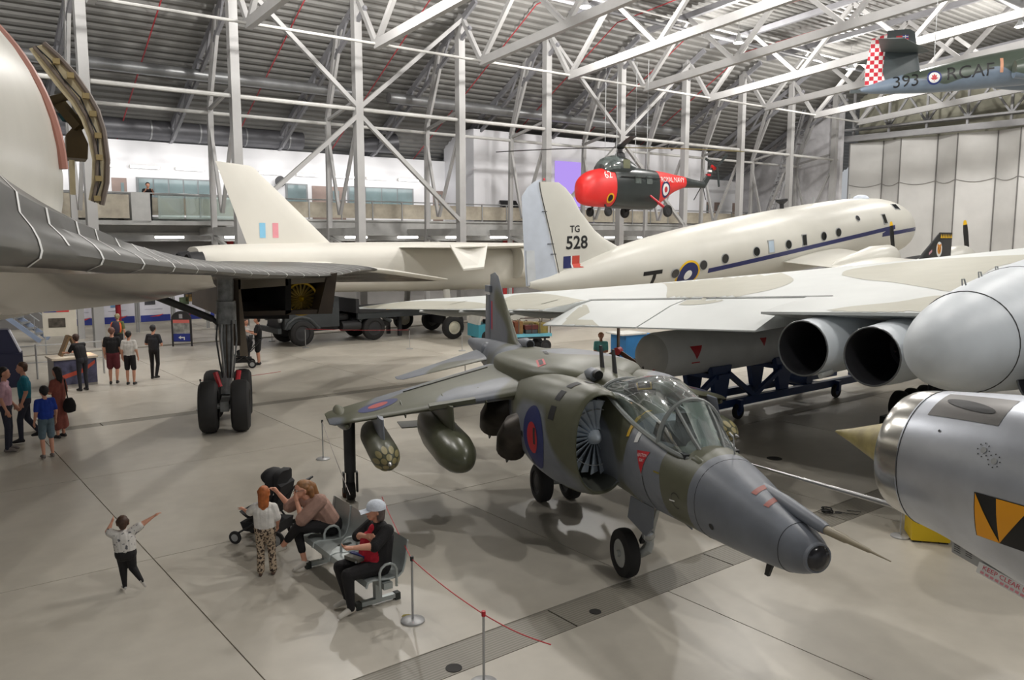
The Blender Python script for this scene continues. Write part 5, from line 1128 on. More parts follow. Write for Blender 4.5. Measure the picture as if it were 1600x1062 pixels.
obj('shock_cone', MB().lathe([(0, .46), (.35, .34), (.42, .31)], (-.4, 0, 2.5), (1, 0, .01), 32), M('cone_cream', (206, 196, 160), .5, var=.1, vs=5), LN)
obj('shock_cone_tip', MB().lathe([(.42, .31), (.75, .2), (1.1, .075), (1.3, .012)], (-.4, 0, 2.5), (1, 0, .01), 32), M('cone_olive', (162, 148, 96), .5, var=.18, vs=7), LN)
obj('skin_seam', MB().path([(-.28, p.y * 1.002, 2.5 + (p.z - 2.5) * 1.002) for p in super_ring(-.28, 0, 2.5, .642, .642, .662, 2.05, 48)], .005, 4, closed=True), DARK, LN)
bvl = bvh_of([lm]); DP = V((0, -1, -.9)).normalized()
gun = decal('gun_panel', art_rect((-.76, 2.0, 4.62), (1, 0, 0), V((0, -.9, 1)).normalized(), .66, .34, 8, 5), bvl, DP, M('gun_panel_grey', (112, 110, 108), .4, .5), LN, .004)
decal('gun_port', art_disc((-.78, 2.0, 4.64), (1, 0, .0), V((0, -.9, 1)).normalized(), .001, .26, 32, 3), None, None, M('slot_dark'), gun) if False else None
mb = art_disc((0, 0, 0), (1, 0, 0), (0, 1, 0), .001, 1.0, 28, 3); vv_ = V((0, -.9, 1)).normalized()
mb.v = [tuple(V((-.75, 2.0, 4.63)) + V((1, 0, 0)) * (p[0] * .25) + vv_ * (p[1] * .055 + .04 * p[0])) for p in mb.v]
decal('gun_port', mb, bvl, DP, BLACK, gun, .008)
DS = V((0, -1, .12)).normalized()
sq = decal('unit_square', art_rect((-1.36, 2.0, 2.12), (-1, 0, 0), (0, 0, 1), .62, .40, 8, 6), bvl, DS, BLACK, LN, .005)
def tri_art(pts, N=6):
    a, b_, c = [V(p) for p in pts]; vs, fcs, idx = [], [], {}
    for i in range(N + 1):
        for j in range(N + 1 - i): idx[(i, j)] = len(vs); vs.append(a + (b_ - a) * (i / N) + (c - a) * (j / N))
    for i in range(N):
        for j in range(N - i):
            fcs.append((idx[(i, j)], idx[(i + 1, j)], idx[(i, j + 1)]))
            if j < N - i - 1: fcs.append((idx[(i + 1, j)], idx[(i + 1, j + 1)], idx[(i, j + 1)]))
    return MB().add(vs, fcs)
ORG = M('marking_orange', (246, 166, 16), .45, var=.02)
decal('orange_triangle', tri_art(((-1.06, 2, 2.315), (-1.06, 2, 1.925), (-1.26, 2, 1.925))), bvl, DS, ORG, sq, .009)
decal('orange_triangle', tri_art(((-1.24, 2, 2.315), (-1.52, 2, 2.315), (-1.26, 2, 1.925))), bvl, DS, ORG, sq, .009)
for x, z in ((-.62, 2.72), (-1.06, 2.66), (-1.17, 2.60)):
    f_ = decal('fastener', art_disc((x, 2, z), (1, 0, 0), (0, 0, 1), .001, .025 if x < -.7 else .01, 14, 1), bvl, DS, GALV if x < -.7 else DARK, LN, .007)
    for k in range(8 if x < -.7 else 0): decal('rivet', art_disc((x + .05 * math.cos(k * .785), 2, z + .05 * math.sin(k * .785)), (1, 0, 0), (0, 0, 1), .001, .006, 8, 1), bvl, DS, DARK, f_, .007)
obj('pitot_boom', MB().lathe([(0, .028), (.6, .026), (1.6, .018), (2.2, .012), (2.32, .006)], (-.05, .1, 1.93), (1, 0, -.02), 12), CHROME, LN)
obj('boom_bracket', MB().box((-.1, .1, 1.92), (.2, .06, .06)), DARK, LN, smooth=False)
LI = Matrix.Rotation(-R(120), 3, 'Z')
def lp(px, py, d): return LI @ (PD(px, py, d) - V((3.97, 8.0, 0)))
bp = [lp(1487, 836, 8.3), lp(1660, 930, 7.4), lp(1660, 962, 7.4), lp(1487, 862, 8.3)]
belly = obj('belly_panel', MB().prism(bp, (0, -.02, 0)), M('panel_silver', (170, 172, 174), .35, .6), LN, smooth=False)
ex = (bp[1] - bp[0]).normalized(); nx_ = ex.cross(V((0, 0, 1))).normalized(); nx_ = nx_ if nx_.y > 0 else -nx_; ez = V((0, 0, 1)) - ex * ex.z; ez.normalize()
wc = lp(1586, 915, 7.75); obj('warning_plate', MB().obox(wc + nx_ * .03, ex * .36, ez * .06, nx_ * .006), RWHITE, belly, smooth=False)
WR = M('warning_red', (206, 60, 84), .5)
obj('warning_text', text_mb('KEEP CLEAR UNDER', wc + nx_ * .04 + ez * .025, ex, ez, .05, cuts=0), WR, belly, smooth=False, recalc=False)
mbw = MB()
for k in range(13): mbw.add([wc + nx_ * .04 + ex * (a + k * .05 - .32) + ez * b_ for a, b_ in ((0, -.045), (.035, -.045), (.035, -.018), (0, -.018))], [(0, 1, 2, 3)])
o = obj('warning_marks', mbw, M('warning_pink', (226, 150, 160), .5), belly, smooth=False, recalc=False); o['kind'] = 'stuff'
sm_ = MB()
for k in range(5):
    for q in range(2): sm_.add([lp(1492 + 18 * q, 846 + 8 * q + k * 3.2, 8.26 - .1 * q) + nx_ * .02 + ex * a + ez * b_ for a, b_ in ((0, 0), (.07, 0), (.07, .008), (0, .008))], [(0, 1, 2, 3)])
o = obj('small_print', sm_, DARK, belly, smooth=False, recalc=False); o['kind'] = 'stuff'
obj('nose_leg', MB().tube((-3.6, 0, 1.5), (-3.6, 0, .3), .09, n=12), GALV, LN); obj('nose_wheel', wheel(MB(), (-3.6, 0, .32), (0, 1, 0), .32, .2), [TYRE, GALV], LN)
for s_ in (-1, 1):
    obj('main_leg', MB().tube((-8, s_ * .9, 2), (-8, s_ * 1.8, .5), .1, n=12), GALV, LN); obj('main_wheel', wheel(MB(), (-8, s_ * 1.9, .5), (0, 1, 0), .5, .2), [TYRE, GALV], LN)
# ================================================================== black-finned jet beyond the bomber
BT = thing('black_fin_jet', 'jet with a black fin, yellow zigzag top band and tiger head badge, beyond bomber', 'aircraft', (15.4, 30, 0), R(38))
BKF = M('black_fin', (38, 38, 40), .35)
d0 = 30.0
Fi = Matrix.Rotation(-R(38), 3, 'Z')
bf = wing([((2.5, 0, 3.0), (-1.0, 0, 3.0), .05), ((1.2, 0, 4.05), (-1.0, 0, 4.0), .05), ((.0, 0, 4.78), (-1.0, 0, 4.78), .05)], 8, (0, 1, 0))
# fin leans forward at its foot: leading edge runs to the left in the photo, so the jet faces us
for i, p in enumerate(bf.v): bf.v[i] = (-p[0], p[1], p[2])
bfo = obj('fin', bf, BKF, BT); bvb = bvh_of([bf])
zz = decal('zigzag_band', art_rect((.5, -2, 4.66), (1, 0, 0), (0, 0, 1), 1.0, .24, 4, 1), bvb, DN, BLACK, bfo, .008)
for k in range(7): decal('zigzag_tooth', tri_art(((.02 + k * .14, -2, 4.58), (.15 + k * .14, -2, 4.58), (.085 + k * .14, -2, 4.74)), 2), bvb, DN, YELLOW, zz, .012)
bd_ = decal('badge', art_disc((-.05, -2, 4.18), (1, 0, 0), (0, 0, 1), .001, .27, 24, 2, asp=.85), bvb, DN, RWHITE, bfo, .01)
decal('tiger_head', art_disc((-.05, -2, 4.18), (1, 0, 0), (0, 0, 1), .001, .17, 20, 2, asp=.9), bvb, DN, M('tiger_orange', (216, 140, 40), .5), bd_, .014)
for dx in (-.11, .11): decal('tiger_ear', art_disc((-.05 + dx, -2, 4.33), (1, 0, 0), (0, 0, 1), .001, .05, 12, 1), bvb, DN, M('tiger_orange'), bd_, .014)
for dx, dz in ((-.07, .04), (.07, .04), (0, -.06)): decal('tiger_stripe', art_rect((-.05 + dx, -2, 4.18 + dz), (1, 0, 0), (0, 0, 1), .03, .1, 1, 1), bvb, DN, BLACK, bd_, .018)
decal('fin_flash', art_rect((-.7, -2, 4.08), (1, 0, .5), (0, 0, 1), .22, .09, 1, 1), bvb, DN, M('flash_pale', (200, 150, 160), .5), bfo, .01)
obj('fuselage', fuse([(1.6, 2.4, .4, .5, .4), (0, 2.4, .7, .75, .6), (-2.5, 2.3, .9, .85, .75), (-3.8, 2.2, .8, .8, .7), (-4.6, 2.1, .3, .3, .3)], 24, 3, 2.4), BKF, BT)
for s_ in (-1, 1):
    obj('wing', wing([((-3.2, s_ * .7, 2.1), (-.9, s_ * .7, 2.1), .05), ((-1.6, s_ * 2.6, 2.0), (-.6, s_ * 2.6, 2.0), .04)]), BKF, BT)
    obj('main_wheel', wheel(MB(), (-1.5, s_ * 1.3, .38), (0, 1, 0), .38, .25), [TYRE, GALV], BT); obj('main_leg', MB().tube((-1.5, s_ * 1.3, .4), (-1.5, s_ * 1.2, 2), .08, n=10), GALV, BT)
obj('nose_wheel', wheel(MB(), (-4, 0, .3), (0, 1, 0), .3, .2), [TYRE, GALV], BT); obj('nose_leg', MB().tube((-4, 0, .3), (-4, 0, 1.8), .07, n=10), GALV, BT)
# ================================================================== stand-off missile on blue transporter
MI = thing('white_missile', 'white drum-bodied missile with grey end cap and red triangle under the bomber wing', 'missile', (3.35, 19.6, 0), U_ANG)
mm = MB().lathe([(.0, .52), (.15, .56), (3, .6), (6, .56), (8.5, .3), (9.2, .05)], (0, 0, 1.78), (1, 0, 0), 36); obj('body', mm, M('missile_white', (212, 213, 212), .4, var=.05), MI)
obj('end_cap', MB().lathe([(-.16, .3), (-.1, .45), (0, .522)], (0, 0, 1.78), (1, 0, 0), 36), M('cap_grey', (172, 172, 168), .45), MI)
for y, z, c in ((.12, 1.5, BLACK), (-.2, 1.46, RED)): obj('cap_plug', MB().disc((-.13, y, z), (-1, 0, 0), .035, 10, .03), c, MI)
bvm = bvh_of([mm])
decal('red_triangle', tri_art(((.75, -2, 2.0), (1.2, -2, 2.0), (.98, -2, 1.68))), bvm, DN, RED, MI, .008)
decal('red_triangle', tri_art(((3.5, -2, 2.0), (3.8, -2, 2.0), (3.65, -2, 1.78))), bvm, DN, RED, MI, .008)
decal('stencil_bar', art_rect((.97, -2, 1.6), (1, 0, 0), (0, 0, 1), .3, .03, 2, 1), bvm, DN, RED, MI, .008)
obj('wing_stub', wing([((6.6, -.4, 1.8), (4.6, -.4, 1.8), .06), ((5.2, -1.6, 1.8), (4.6, -1.6, 1.8), .05)]), M('missile_white'), MI)
TB = M('trolley_blue', (34, 58, 104), .45, var=.08)
tr = thing('blue_transporter', 'dark blue wheeled transporter frame carrying the white missile', 'trolley', (3.35, 19.6, 0), U_ANG)
for x0 in (1.9, 4.6):
    obj('cradle_post', MB().prism([(x0, -.5, .45), (x0 + .35, -.5, .45), (x0 + .55, -.5, 1.4), (x0 - .25, -.5, 1.4)], (0, .14, 0)), TB, tr, smooth=False)
    obj('cradle_post', MB().prism([(x0, .36, .45), (x0 + .35, .36, .45), (x0 + .55, .36, 1.4), (x0 - .25, .36, 1.4)], (0, .14, 0)), TB, tr, smooth=False)
    obj('cradle', MB().bx(x0 - .1, x0 + .45, -.6, .6, 1.08, 1.2), TB, tr, smooth=False)
obj('chassis_beam', bars([((.9, -.5, .42), (9.0, -.5, .42)), ((.9, .5, .42), (9.0, .5, .42)), ((1.4, -.5, .42), (1.4, .5, .42)), ((6.5, -.5, .42), (6.5, .5, .42))], .16, .2), TB, tr, smooth=False)
obj('diagonal_brace', bars([((.7, -.5, .5), (1.8, -.5, 1.15)), ((2.3, -.5, 1.2), (3.4, -.5, .5)), ((3.4, -.5, .5), (4.6, -.5, 1.1))], .12), TB, tr, smooth=False)
obj('tow_bar', MB().bar((9.0, 0, .45), (10.8, 0, .4), .12), TB, tr, smooth=False)
for x in (1.5, 2.6, 7.2):
    for y in (-.62, .62):
        obj('fork', MB().bx(x - .06, x + .06, y - .12, y + .12, .2, .5), TB, tr, smooth=False); obj('caster', wheel(MB(), (x, y, .2), (0, 1, 0), .2, .12), [TYRE, TB], tr)
obj('winch', MB().tube((6.0, -.5, .62), (6.0, .5, .62), .16, n=14), TB, tr)
# ================================================================== vehicles
TRK = M('truck_grey', (52, 56, 58), .5, var=.1); RUB = TYRE
tk_ = thing('tractor_truck', 'dark grey lorry tractor unit parked behind the airliner intake', 'truck', (-9.53, 35.67, 0), U_ANG + math.pi)
obj('cab', MB().prism([(.75, -.95, .75), (.75, -.95, 1.42), (.2, -.95, 1.58), (-.2, -.95, 1.65), (-.35, -.95, 2.02), (-1.75, -.95, 2.05), (-1.75, -.95, .75)], (0, 1.9, 0)), TRK, tk_, smooth=False)
obj('bonnet_nose', MB().bx(.74, .86, -.6, .6, .7, 1.38), DARK, tk_, smooth=False)
obj('chassis', MB().bx(-4.5, .9, -.45, .45, .55, .8), DARK, tk_, smooth=False)
obj('bumper', MB().bx(.95, 1.1, -1.05, 1.05, .6, .82), TRK, tk_, smooth=False)
for y in (-.75, .75):
    obj('headlamp', MB().lathe([(0, .06), (.06, .12), (.14, .12)], (.78, y, 1.15), (1, 0, 0), 14), GALV, tk_)
    obj('mudguard', MB().path([(.72, y * 1.22, .75), (.6, y * 1.22, 1.0), (.3, y * 1.22, 1.2), (0, y * 1.22, 1.24), (-.35, y * 1.22, 1.15), (-.62, y * 1.22, .9), (-.8, y * 1.22, .7)], .1, 8), TRK, tk_)
    obj('side_window', MB().bx(-1.5, -.5, y * 1.27 - .01, y * 1.27 + .01, 1.6, 1.95), M('cab_glass', (60, 66, 68), .1), tk_, smooth=False)
    for x in (0, -3.45): obj('road_wheel', wheel(MB(), (x, math.copysign(.88, y), .55), (0, 1, 0), .55, .34), [RUB, DARK], tk_)
    obj('fuel_tank', MB().tube((-1.9, y * 1.05, .72), (-2.8, y * 1.05, .72), .22, n=16), DARK, tk_)
    obj('rear_mudguard', MB().path([(-2.75, y * 1.2, .9), (-2.95, y * 1.2, 1.15), (-3.3, y * 1.2, 1.27), (-3.7, y * 1.2, 1.22), (-4.05, y * 1.2, .95), (-4.35, y * 1.2, .8)], .09, 8), TRK, tk_)
obj('fifth_wheel', MB().tube((-3.2, 0, .85), (-3.2, 0, 1.0), .55, n=20), DARK, tk_)
obj('spare_wheel', wheel(MB(), (-2.2, 0, 1.05), (0, 0, 1), .45, .26), [RUB, DARK], tk_)
tl_ = thing('flatbed_trailer', 'dark low flatbed trailer with pale timber deck edge behind the tractor lorry', 'trailer', (-9.53, 35.67, 0), U_ANG + math.pi)
obj('deck', MB().bx(-8.9, -2.6, -1.1, 1.1, 1.28, 1.45), DARK, tl_, smooth=False)
obj('deck_edge', MB().bx(-8.5, -4.0, 1.1, 1.14, 1.36, 1.5), M('timber_edge', (190, 156, 112), .7), tl_, smooth=False)
obj('headboard', MB().bx(-2.65, -2.5, -1.1, 1.1, 1.28, 1.9), DARK, tl_, smooth=False)
obj('side_frame', MB().bx(-9.0, -2.6, .9, 1.05, 1.0, 1.28).bx(-9.0, -2.6, -1.05, -.9, 1.0, 1.28).bx(-9, -8.8, -1, 1, 1.0, 1.28), TRK, tl_, smooth=False)
obj('axle_beam', MB().bx(-7.95, -7.55, -1.0, 1.0, .42, 1.02), DARK, tl_, smooth=False)
for y in (-.95, .95): obj('trailer_wheel', wheel(MB(), (-7.75, y, .55), (0, 1, 0), .55, .34), [RUB, DARK], tl_)
obj('landing_leg', MB().bx(-5.1, -4.95, -.6, -.45, .05, 1.0).bx(-5.1, -4.95, .45, .6, .05, 1.0).bx(-5.1, -4.95, -.6, .6, .8, .9), DARK, tl_, smooth=False)
# airport tug
TEAL = M('tug_teal', (74, 160, 180), .45, var=.06)
tg = thing('baggage_tug', 'small teal and white airport tug with open cab beside the luggage cart', 'vehicle', (-.7, 37.1, 0), R(205))
obj('lower_body', MB().bx(-1.15, 1.15, -.65, .65, .22, .78), TEAL, tg, smooth=False)
obj('engine_cover', fuse([(-1.12, 1.0, .6, .22, .3), (-1.0, 1.0, .64, .32, .3), (-.1, 1.0, .64, .34, .3), (0.0, 1.0, .62, .28, .3)], 24, 2, 5), WHITE, tg)
obj('front_panel', MB().prism([(1.15, -.62, .78), (.95, -.62, 1.45), (.88, -.62, 1.45), (1.05, -.62, .78)], (0, 1.24, 0)), WHITE, tg, smooth=False)
obj('cab_roof', MB().bx(.0, .98, -.62, .62, 1.42, 1.5), WHITE, tg, smooth=False)
obj('cab_post', bars([((.04, -.58, .78), (.04, -.58, 1.45)), ((.04, .58, .78), (.04, .58, 1.45)), ((.04, -.58, 1.0), (.04, .58, 1.0))], .06), DARK, tg, smooth=False)
obj('driver_seat', MB().bx(.15, .55, -.3, .3, .78, .95).bx(.12, .2, -.3, .3, .9, 1.2), BLACK, tg, smooth=False)
for x in (-.75, .75):
    for y in (-.6, .6): obj('tug_wheel', wheel(MB(), (x, y, .26), (0, 1, 0), .26, .18), [RUB, DARK], tg)
obj('tow_plate', MB().bx(-1.2, -1.15, -.1, .1, .3, .45), BLACK, tg, smooth=False)
# luggage cart
ct = thing('luggage_cart', 'blue-edged flat luggage cart with hoop rails and piled suitcases', 'cart', (.55, 33.6, 0), R(18))
obj('cart_deck', MB().bx(-.95, .95, -.55, .55, .62, .74), M('cart_blue', (110, 184, 204), .45), ct, smooth=False)
obj('cart_frame', bars([((-.9, -.4, .56), (.9, -.4, .56)), ((-.9, .4, .56), (.9, .4, .56)), ((-.7, -.4, .3), (-.7, .4, .3)), ((.7, -.4, .3), (.7, .4, .3)), ((.7, -.4, .3), (.7, -.4, .56)), ((-.7, -.4, .3), (-.7, -.4, .56)), ((-.7, .4, .3), (-.7, .4, .56)), ((.7, .4, .3), (.7, .4, .56))], .07), DARK, ct, smooth=False)
for x in (-.7, .7):
    for y in (-.5, .5): obj('cart_wheel', wheel(MB(), (x, y, .24), (0, 1, 0), .24, .1), [RUB, DARK], ct)
for x, y in ((-.9, 0), (.9, 0), (0, -.5)):
    if x: pts = [(x, -.5, .7), (x, -.5, 1.35), (x, -.42, 1.45), (x, .42, 1.45), (x, .5, 1.35), (x, .5, .7)]
    else: pts = [(-.45, y, .7), (-.45, y, 1.3), (-.38, y, 1.38), (.38, y, 1.38), (.45, y, 1.3), (.45, y, .7)]
    obj('hoop_rail', MB().path(pts, .022, 7), M('rail_brown', (96, 86, 78), .5), ct)
obj('tow_handle', MB().tube((-.95, 0, .5), (-1.5, 0, .35), .03, n=8), DARK, ct)
bagm = Matrix.Rotation(R(18), 3, 'Z')
bags = [(-.72, -.1, .74, .16, .6, .5, (96, 50, 36), 'brown leather suitcase standing upright at cart end'), (-.52, -.1, .74, .16, .62, .48, (120, 66, 40), 'tan suitcase standing second from the cart end'), (-.33, -.1, .74, .17, .6, .5, (140, 104, 60), 'ochre suitcase standing third from the cart end'),
        (.12, -.3, .74, .5, .3, .16, (72, 76, 78), 'grey suitcase lying at the cart front edge'), (.12, -.3, .91, .56, .32, .17, (92, 40, 36), 'maroon suitcase lying on the grey suitcase'), (.62, -.05, .74, .42, .7, .4, (150, 132, 66), 'olive yellow trunk at far end of luggage cart'), (.1, .25, .74, .6, .4, .42, (158, 140, 96), 'sand coloured trunk at the back of luggage cart'), (-.5, .38, .74, .5, .28, .46, (198, 184, 146), 'cream suitcase at the back of luggage cart')]
for x, y, z, w, d, h, c, lb in bags:
    p = bagm @ V((x, y, 0)) + V((.55, 33.6, z)); t_ = thing('suitcase', lb, 'suitcase', p, R(18), 'suitcases on the luggage cart'); mt = M('bag_%d_%d' % (c[0], c[1]), c, .6, var=.15, vs=8)
    obj('case', MB().bx(-w / 2, w / 2, -d / 2, d / 2, 0, h), mt, t_, smooth=False); obj('strap', MB().bx(-w / 2 - .006, w / 2 + .006, -.02, .02, -.0, h + .006) if d > .35 else MB().bx(-.02, .02, -d / 2 - .006, d / 2 + .006, 0, h + .006), M('strap_dark', (60, 40, 30), .6), t_, smooth=False)
    obj('handle', MB().path([(-.08, 0, h), (-.06, 0, h + .04), (.06, 0, h + .04), (.08, 0, h)], .012, 6), M('strap_dark'), t_)
# propeller and machine seen over the jet's back
pp = thing('display_propeller', 'dark brown upright propeller on red hub seen over the jet back', 'propeller', (3.4, 26.2, 0), R(60))
obj('stand', MB().tube((0, 0, 0), (0, 0, .9), .06, n=10).tube((0, 0, 0), (0, 0, .05), .35, n=20), DARK, pp)
obj('hub', MB().lathe([(-.15, .12), (.1, .13), (.2, .02)], (0, 0, 1.0), (1, 0, 0), 16), RED, pp)
for a in (0, 120, 240): obj('blade', MB().bar((0, 0, 1.0), (0, .85 * math.sin(R(a)), 1.0 + .85 * math.cos(R(a))), .05, .14), M('prop_wood', (92, 58, 40), .5), pp)
bx_ = thing('blue_machine', 'bright blue wheeled ground machine beneath the bomber wing', 'machine', (4.35, 29.8, 0), R(30))
obj('body', MB().bx(-.6, .6, -.45, .45, .3, 1.15), M('machine_blue', (40, 116, 176), .45), bx_, smooth=False); obj('top_tray', MB().bx(-.8, .3, -.5, .5, 1.15, 1.2), WHITE, bx_, smooth=False)
for x in (-.45, .45):
    for y in (-.4, .4): obj('wheel', wheel(MB(), (x, y, .18), (0, 1, 0), .18, .1), [RUB, DARK], bx_)
# ================================================================== display area on the left
PWH = M('panel_white', (206, 206, 216), .55, var=.02); PBL = M('panel_blue', (38, 52, 132), .5); PRD = M('panel_red', (200, 60, 60), .5)
PICS = [(70, 84, 60), (110, 150, 190), (96, 92, 84), (150, 120, 70), (60, 60, 66)]
descr = ['white display panel with red tail lettering nearest the left counter', 'white display panel behind the red pipe and orange rucksack walker', 'white display panel with white notice, left of the arched board', 'white display panel directly behind the arched advertising board', 'white display panel partly hidden by the airliner wheel leg', 'white display panel at the far right of the row']
for k in range(6):
    px = 100 + 60 * k - (k * k) * .9; p = G(px, 527 - (px - 100) * .067); nx = 100 + 60 * (k + 1) - ((k + 1) ** 2) * .9
    p2 = G(nx, 527 - (nx - 100) * .067); L = (p2 - p).length
    t_ = thing('display_board', descr[k], 'display board', p, U_ANG, 'row of white display panels')
    obj('board', MB().bx(.12, L - .12, 0, .05, .5, 3.0), PWH, t_, smooth=False)
    obj('blue_strip', MB().bx(.14, L - .14, -.012, 0, .5, .82), PBL, t_, smooth=False)
    obj('red_swoosh', MB().prism([(.4 + L * .1, -.02, .74), (.4 + L * .5, -.02, .86), (.4 + L * .35, -.02, .74)], (0, .01, 0)), PRD, t_, smooth=False)
    for x in (.05, L - .05): obj('post', MB().tube((x, .02, 0), (x, .02, 3.1), .035, n=8), GALV, t_)
    obj('top_rail', MB().tube((.05, .02, 3.05), (L - .05, .02, 3.05), .03, n=8), GALV, t_)
    for q in range(3):
        a = random.uniform(.3, L - 1.0); z = random.uniform(1.2, 2.3)
        obj('picture', MB().bx(a, a + random.uniform(.4, .7), -.02, 0, z, z + .36), M('pic_%d' % ((k + q) % 5), PICS[(k + q) % 5], .5, var=.4, vs=6), t_, smooth=False)
    for q in range(4): obj('text_rule', MB().bx(.35, L - .5, -.015, 0, 1.1 + q * .45, 1.12 + q * .45), M('text_grey', (170, 170, 182), .6), t_, smooth=False)
rp_o = tag(obj('red_standpipe', MB().tube((0, 0, 0), (0, 0, 3.6), .12, n=14).tube((0, 0, 1.5), (0, 0, 1.7), .17, n=14), M('deep_red', (150, 28, 40), .5), loc=G(199, 521) + V((0.2, -1.2, 0))), 'dark red vertical standpipe in front of the display panels', 'pipe')
ab = thing('arched_board', 'arched black advertising board with museum picture and blue arrow strip', 'sign', G(285, 541), R(5))
BF = M('board_black', (44, 42, 44), .5)
mb = MB(); pts = [(-.42, 0, 0), (-.42, 0, 1.15)] + [(-.42 * math.cos(math.pi * i / 10), 0, 1.15 + .36 * math.sin(math.pi * i / 10)) for i in range(1, 10)] + [(.42, 0, 1.15), (.42, 0, 0), (.36, 0, 0), (.36, 0, .2), (-.36, 0, .2), (-.36, 0, 0)]
obj('frame', mb.prism(pts, (0, .05, 0)), BF, ab, smooth=False)
obj('poster', MB().bx(-.34, .34, -.012, 0, .55, 1.12), M('poster_hall', (150, 150, 146), .5, var=.45, vs=4), ab, smooth=False)
obj('poster_head', MB().bx(-.34, .34, -.014, -.004, 1.0, 1.14), M('poster_red', (214, 112, 104), .5), ab, smooth=False)
obj('arrow_strip', MB().bx(-.34, .34, -.012, 0, .22, .55), PBL, ab, smooth=False)
obj('arrow', MB().prism([(-.14, -.02, .38), (-.04, -.02, .46), (-.04, -.02, .41), (.08, -.02, .41), (.08, -.02, .3), (.12, -.02, .3), (.12, -.02, .44), (-.0, -.02, .44), (-.04, -.02, .3)][:3] + [(-.04, -.02, .41), (.12, -.02, .41), (.12, -.02, .28), (.08, -.02, .28), (.08, -.02, .36), (-.04, -.02, .36), (-.04, -.02, .31)], (0, .01, 0)), RWHITE, ab, smooth=False)
obj('badge', MB().bx(-.08, .06, -.012, 0, 1.2, 1.38), M('badge_grey', (170, 168, 172), .5), ab, smooth=False)
cnt = thing('display_counter', 'white counter with blue and orange picture front under warm light', 'counter', V((-13.85, 25.7, 0)), R(40))
obj('counter_top', MB().bx(-.65, .65, -.5, .5, .86, .92), M('counter_white', (220, 206, 186), .4), cnt, smooth=False)
obj('counter_body', MB().bx(-.6, .6, -.45, .45, 0, .86), M('counter_grey', (176, 170, 164), .5), cnt, smooth=False)
obj('picture_front', MB().bx(-.6, .6, -.47, -.45, .08, .84), M('front_navy', (84, 84, 110), .5, var=.35, vs=5), cnt, smooth=False)
obj('picture_sweep', MB().prism([(-.5, -.475, .35), (.2, -.475, .55), (.55, -.475, .78), (.55, -.475, .68), (.2, -.475, .42), (-.5, -.475, .22)], (0, .01, 0)), M('sweep_red', (196, 84, 64), .5), cnt, smooth=False)
l = bpy.data.lights.new('counter_glow', 'POINT'); l.energy = 8; l.color = (1, .55, .25); l.shadow_soft_size = .1; lo = bpy.data.objects.new('counter_glow', l); COL.objects.link(lo); lo.parent = cnt; lo.location = (0.3, .2, 1.15)
obj('counter_lamp', MB().ball((.3, .2, 1.0), .05, 10, 6), emis('warm_bulb', (255, 190, 120), 6), cnt)
af = thing('wooden_easel', 'folding timber A-frame board on the display counter', 'sign', V((-13.95, 25.8, .92)), R(40))
for s_ in (-1, 1): obj('leaf', MB().prism([(-.3 * s_, -.2, 0), (-.24 * s_, -.2, 0), (.02 * s_, -.2, .62), (-.04 * s_, -.2, .62)], (0, .45, 0)), M('easel_timber', (120, 96, 66), .65), af, smooth=False)
pb = thing('poster_board', 'cream poster board with blue and red heading and dark photograph', 'sign', G(70, 570) + V((-1.0, 3, 0)), R(20))
obj('board', MB().bx(-.6, .6, 0, .04, .7, 1.9), M('poster_cream', (206, 200, 186), .6), pb, smooth=False); obj('heading', MB().bx(-.55, -.1, -.012, 0, 1.66, 1.8), PBL, pb, smooth=False); obj('heading', MB().bx(-.1, .35, -.012, 0, 1.66, 1.8), PRD, pb, smooth=False)
obj('photograph', MB().bx(-.4, .2, -.012, 0, 1.05, 1.42), M('photo_dark', (80, 74, 66), .5, var=.4, vs=7), pb, smooth=False)
for x in (-.55, .55): obj('leg', MB().tube((x, .02, 0), (x, .02, .75), .025, n=6), GALV, pb)
kk_ = thing('navy_kiosk', 'navy blue display kiosk with sloping white panel at the far left', 'kiosk', V((-15.9, 25.2, 0)), R(30))
obj('cabinet', MB().bx(-.9, .7, -.3, .4, 0, 1.05), M('kiosk_navy', (32, 34, 62), .5), kk_, smooth=False); obj('header', MB().bx(-.9, .1, 0, .4, 1.05, 1.75), M('kiosk_navy'), kk_, smooth=False)
obj('sloping_panel', MB().prism([(.1, -.25, 1.05), (.62, -.25, 1.05), (.35, -.25, 1.8), (.1, -.25, 1.8)], (0, .5, 0)), M('kiosk_navy'), kk_, smooth=False)
obj('white_leaf', MB().obox((.52, 0, 1.42), (-.13, 0, .34), (0, .22, 0), (.02, 0, .008)), PWH, kk_, smooth=False)
# open railings round the display
rl = thing('barrier_railing', 'grey tubular railing between the counter and display panels', 'railing', G(138, 585), U_ANG)
for k in range(4): obj('post', MB().tube((k * 2.0 - 5.5, 0, 0), (k * 2.0 - 5.5, 0, 1.15), .03, n=8), GALV, rl)
for z in (.55, 1.1): obj('rail', MB().tube((-5.5, 0, z), (.5, 0, z), .02, n=8), GALV, rl)
st_w = thing('boarding_steps', 'pale steel stairway with handrails beyond the navy kiosk', 'stairs', G(75, 548) + V((-3, 3, 0)), R(10))
for k in range(9): obj('tread', MB().bx(-1.6 + k * .28, -1.3 + k * .28, -.5, .5, 2.3 - k * .25, 2.36 - k * .25), GALV, st_w, smooth=False)
for y in (-.5, .5):
    obj('stringer', MB().bar((-1.7, y, 2.4), (1.1, y, .05), .06, .2), M('stringer_blue', (150, 164, 190), .5), st_w, smooth=False); obj('handrail', MB().tube((-1.7, y, 3.3), (1.1, y, .95), .03, n=8), GALV, st_w)
    for k in range(4): obj('baluster', MB().tube((-1.5 + k * .8, y, 2.25 - k * .67), (-1.5 + k * .8, y, 3.12 - k * .67), .02, n=6), GALV, st_w)
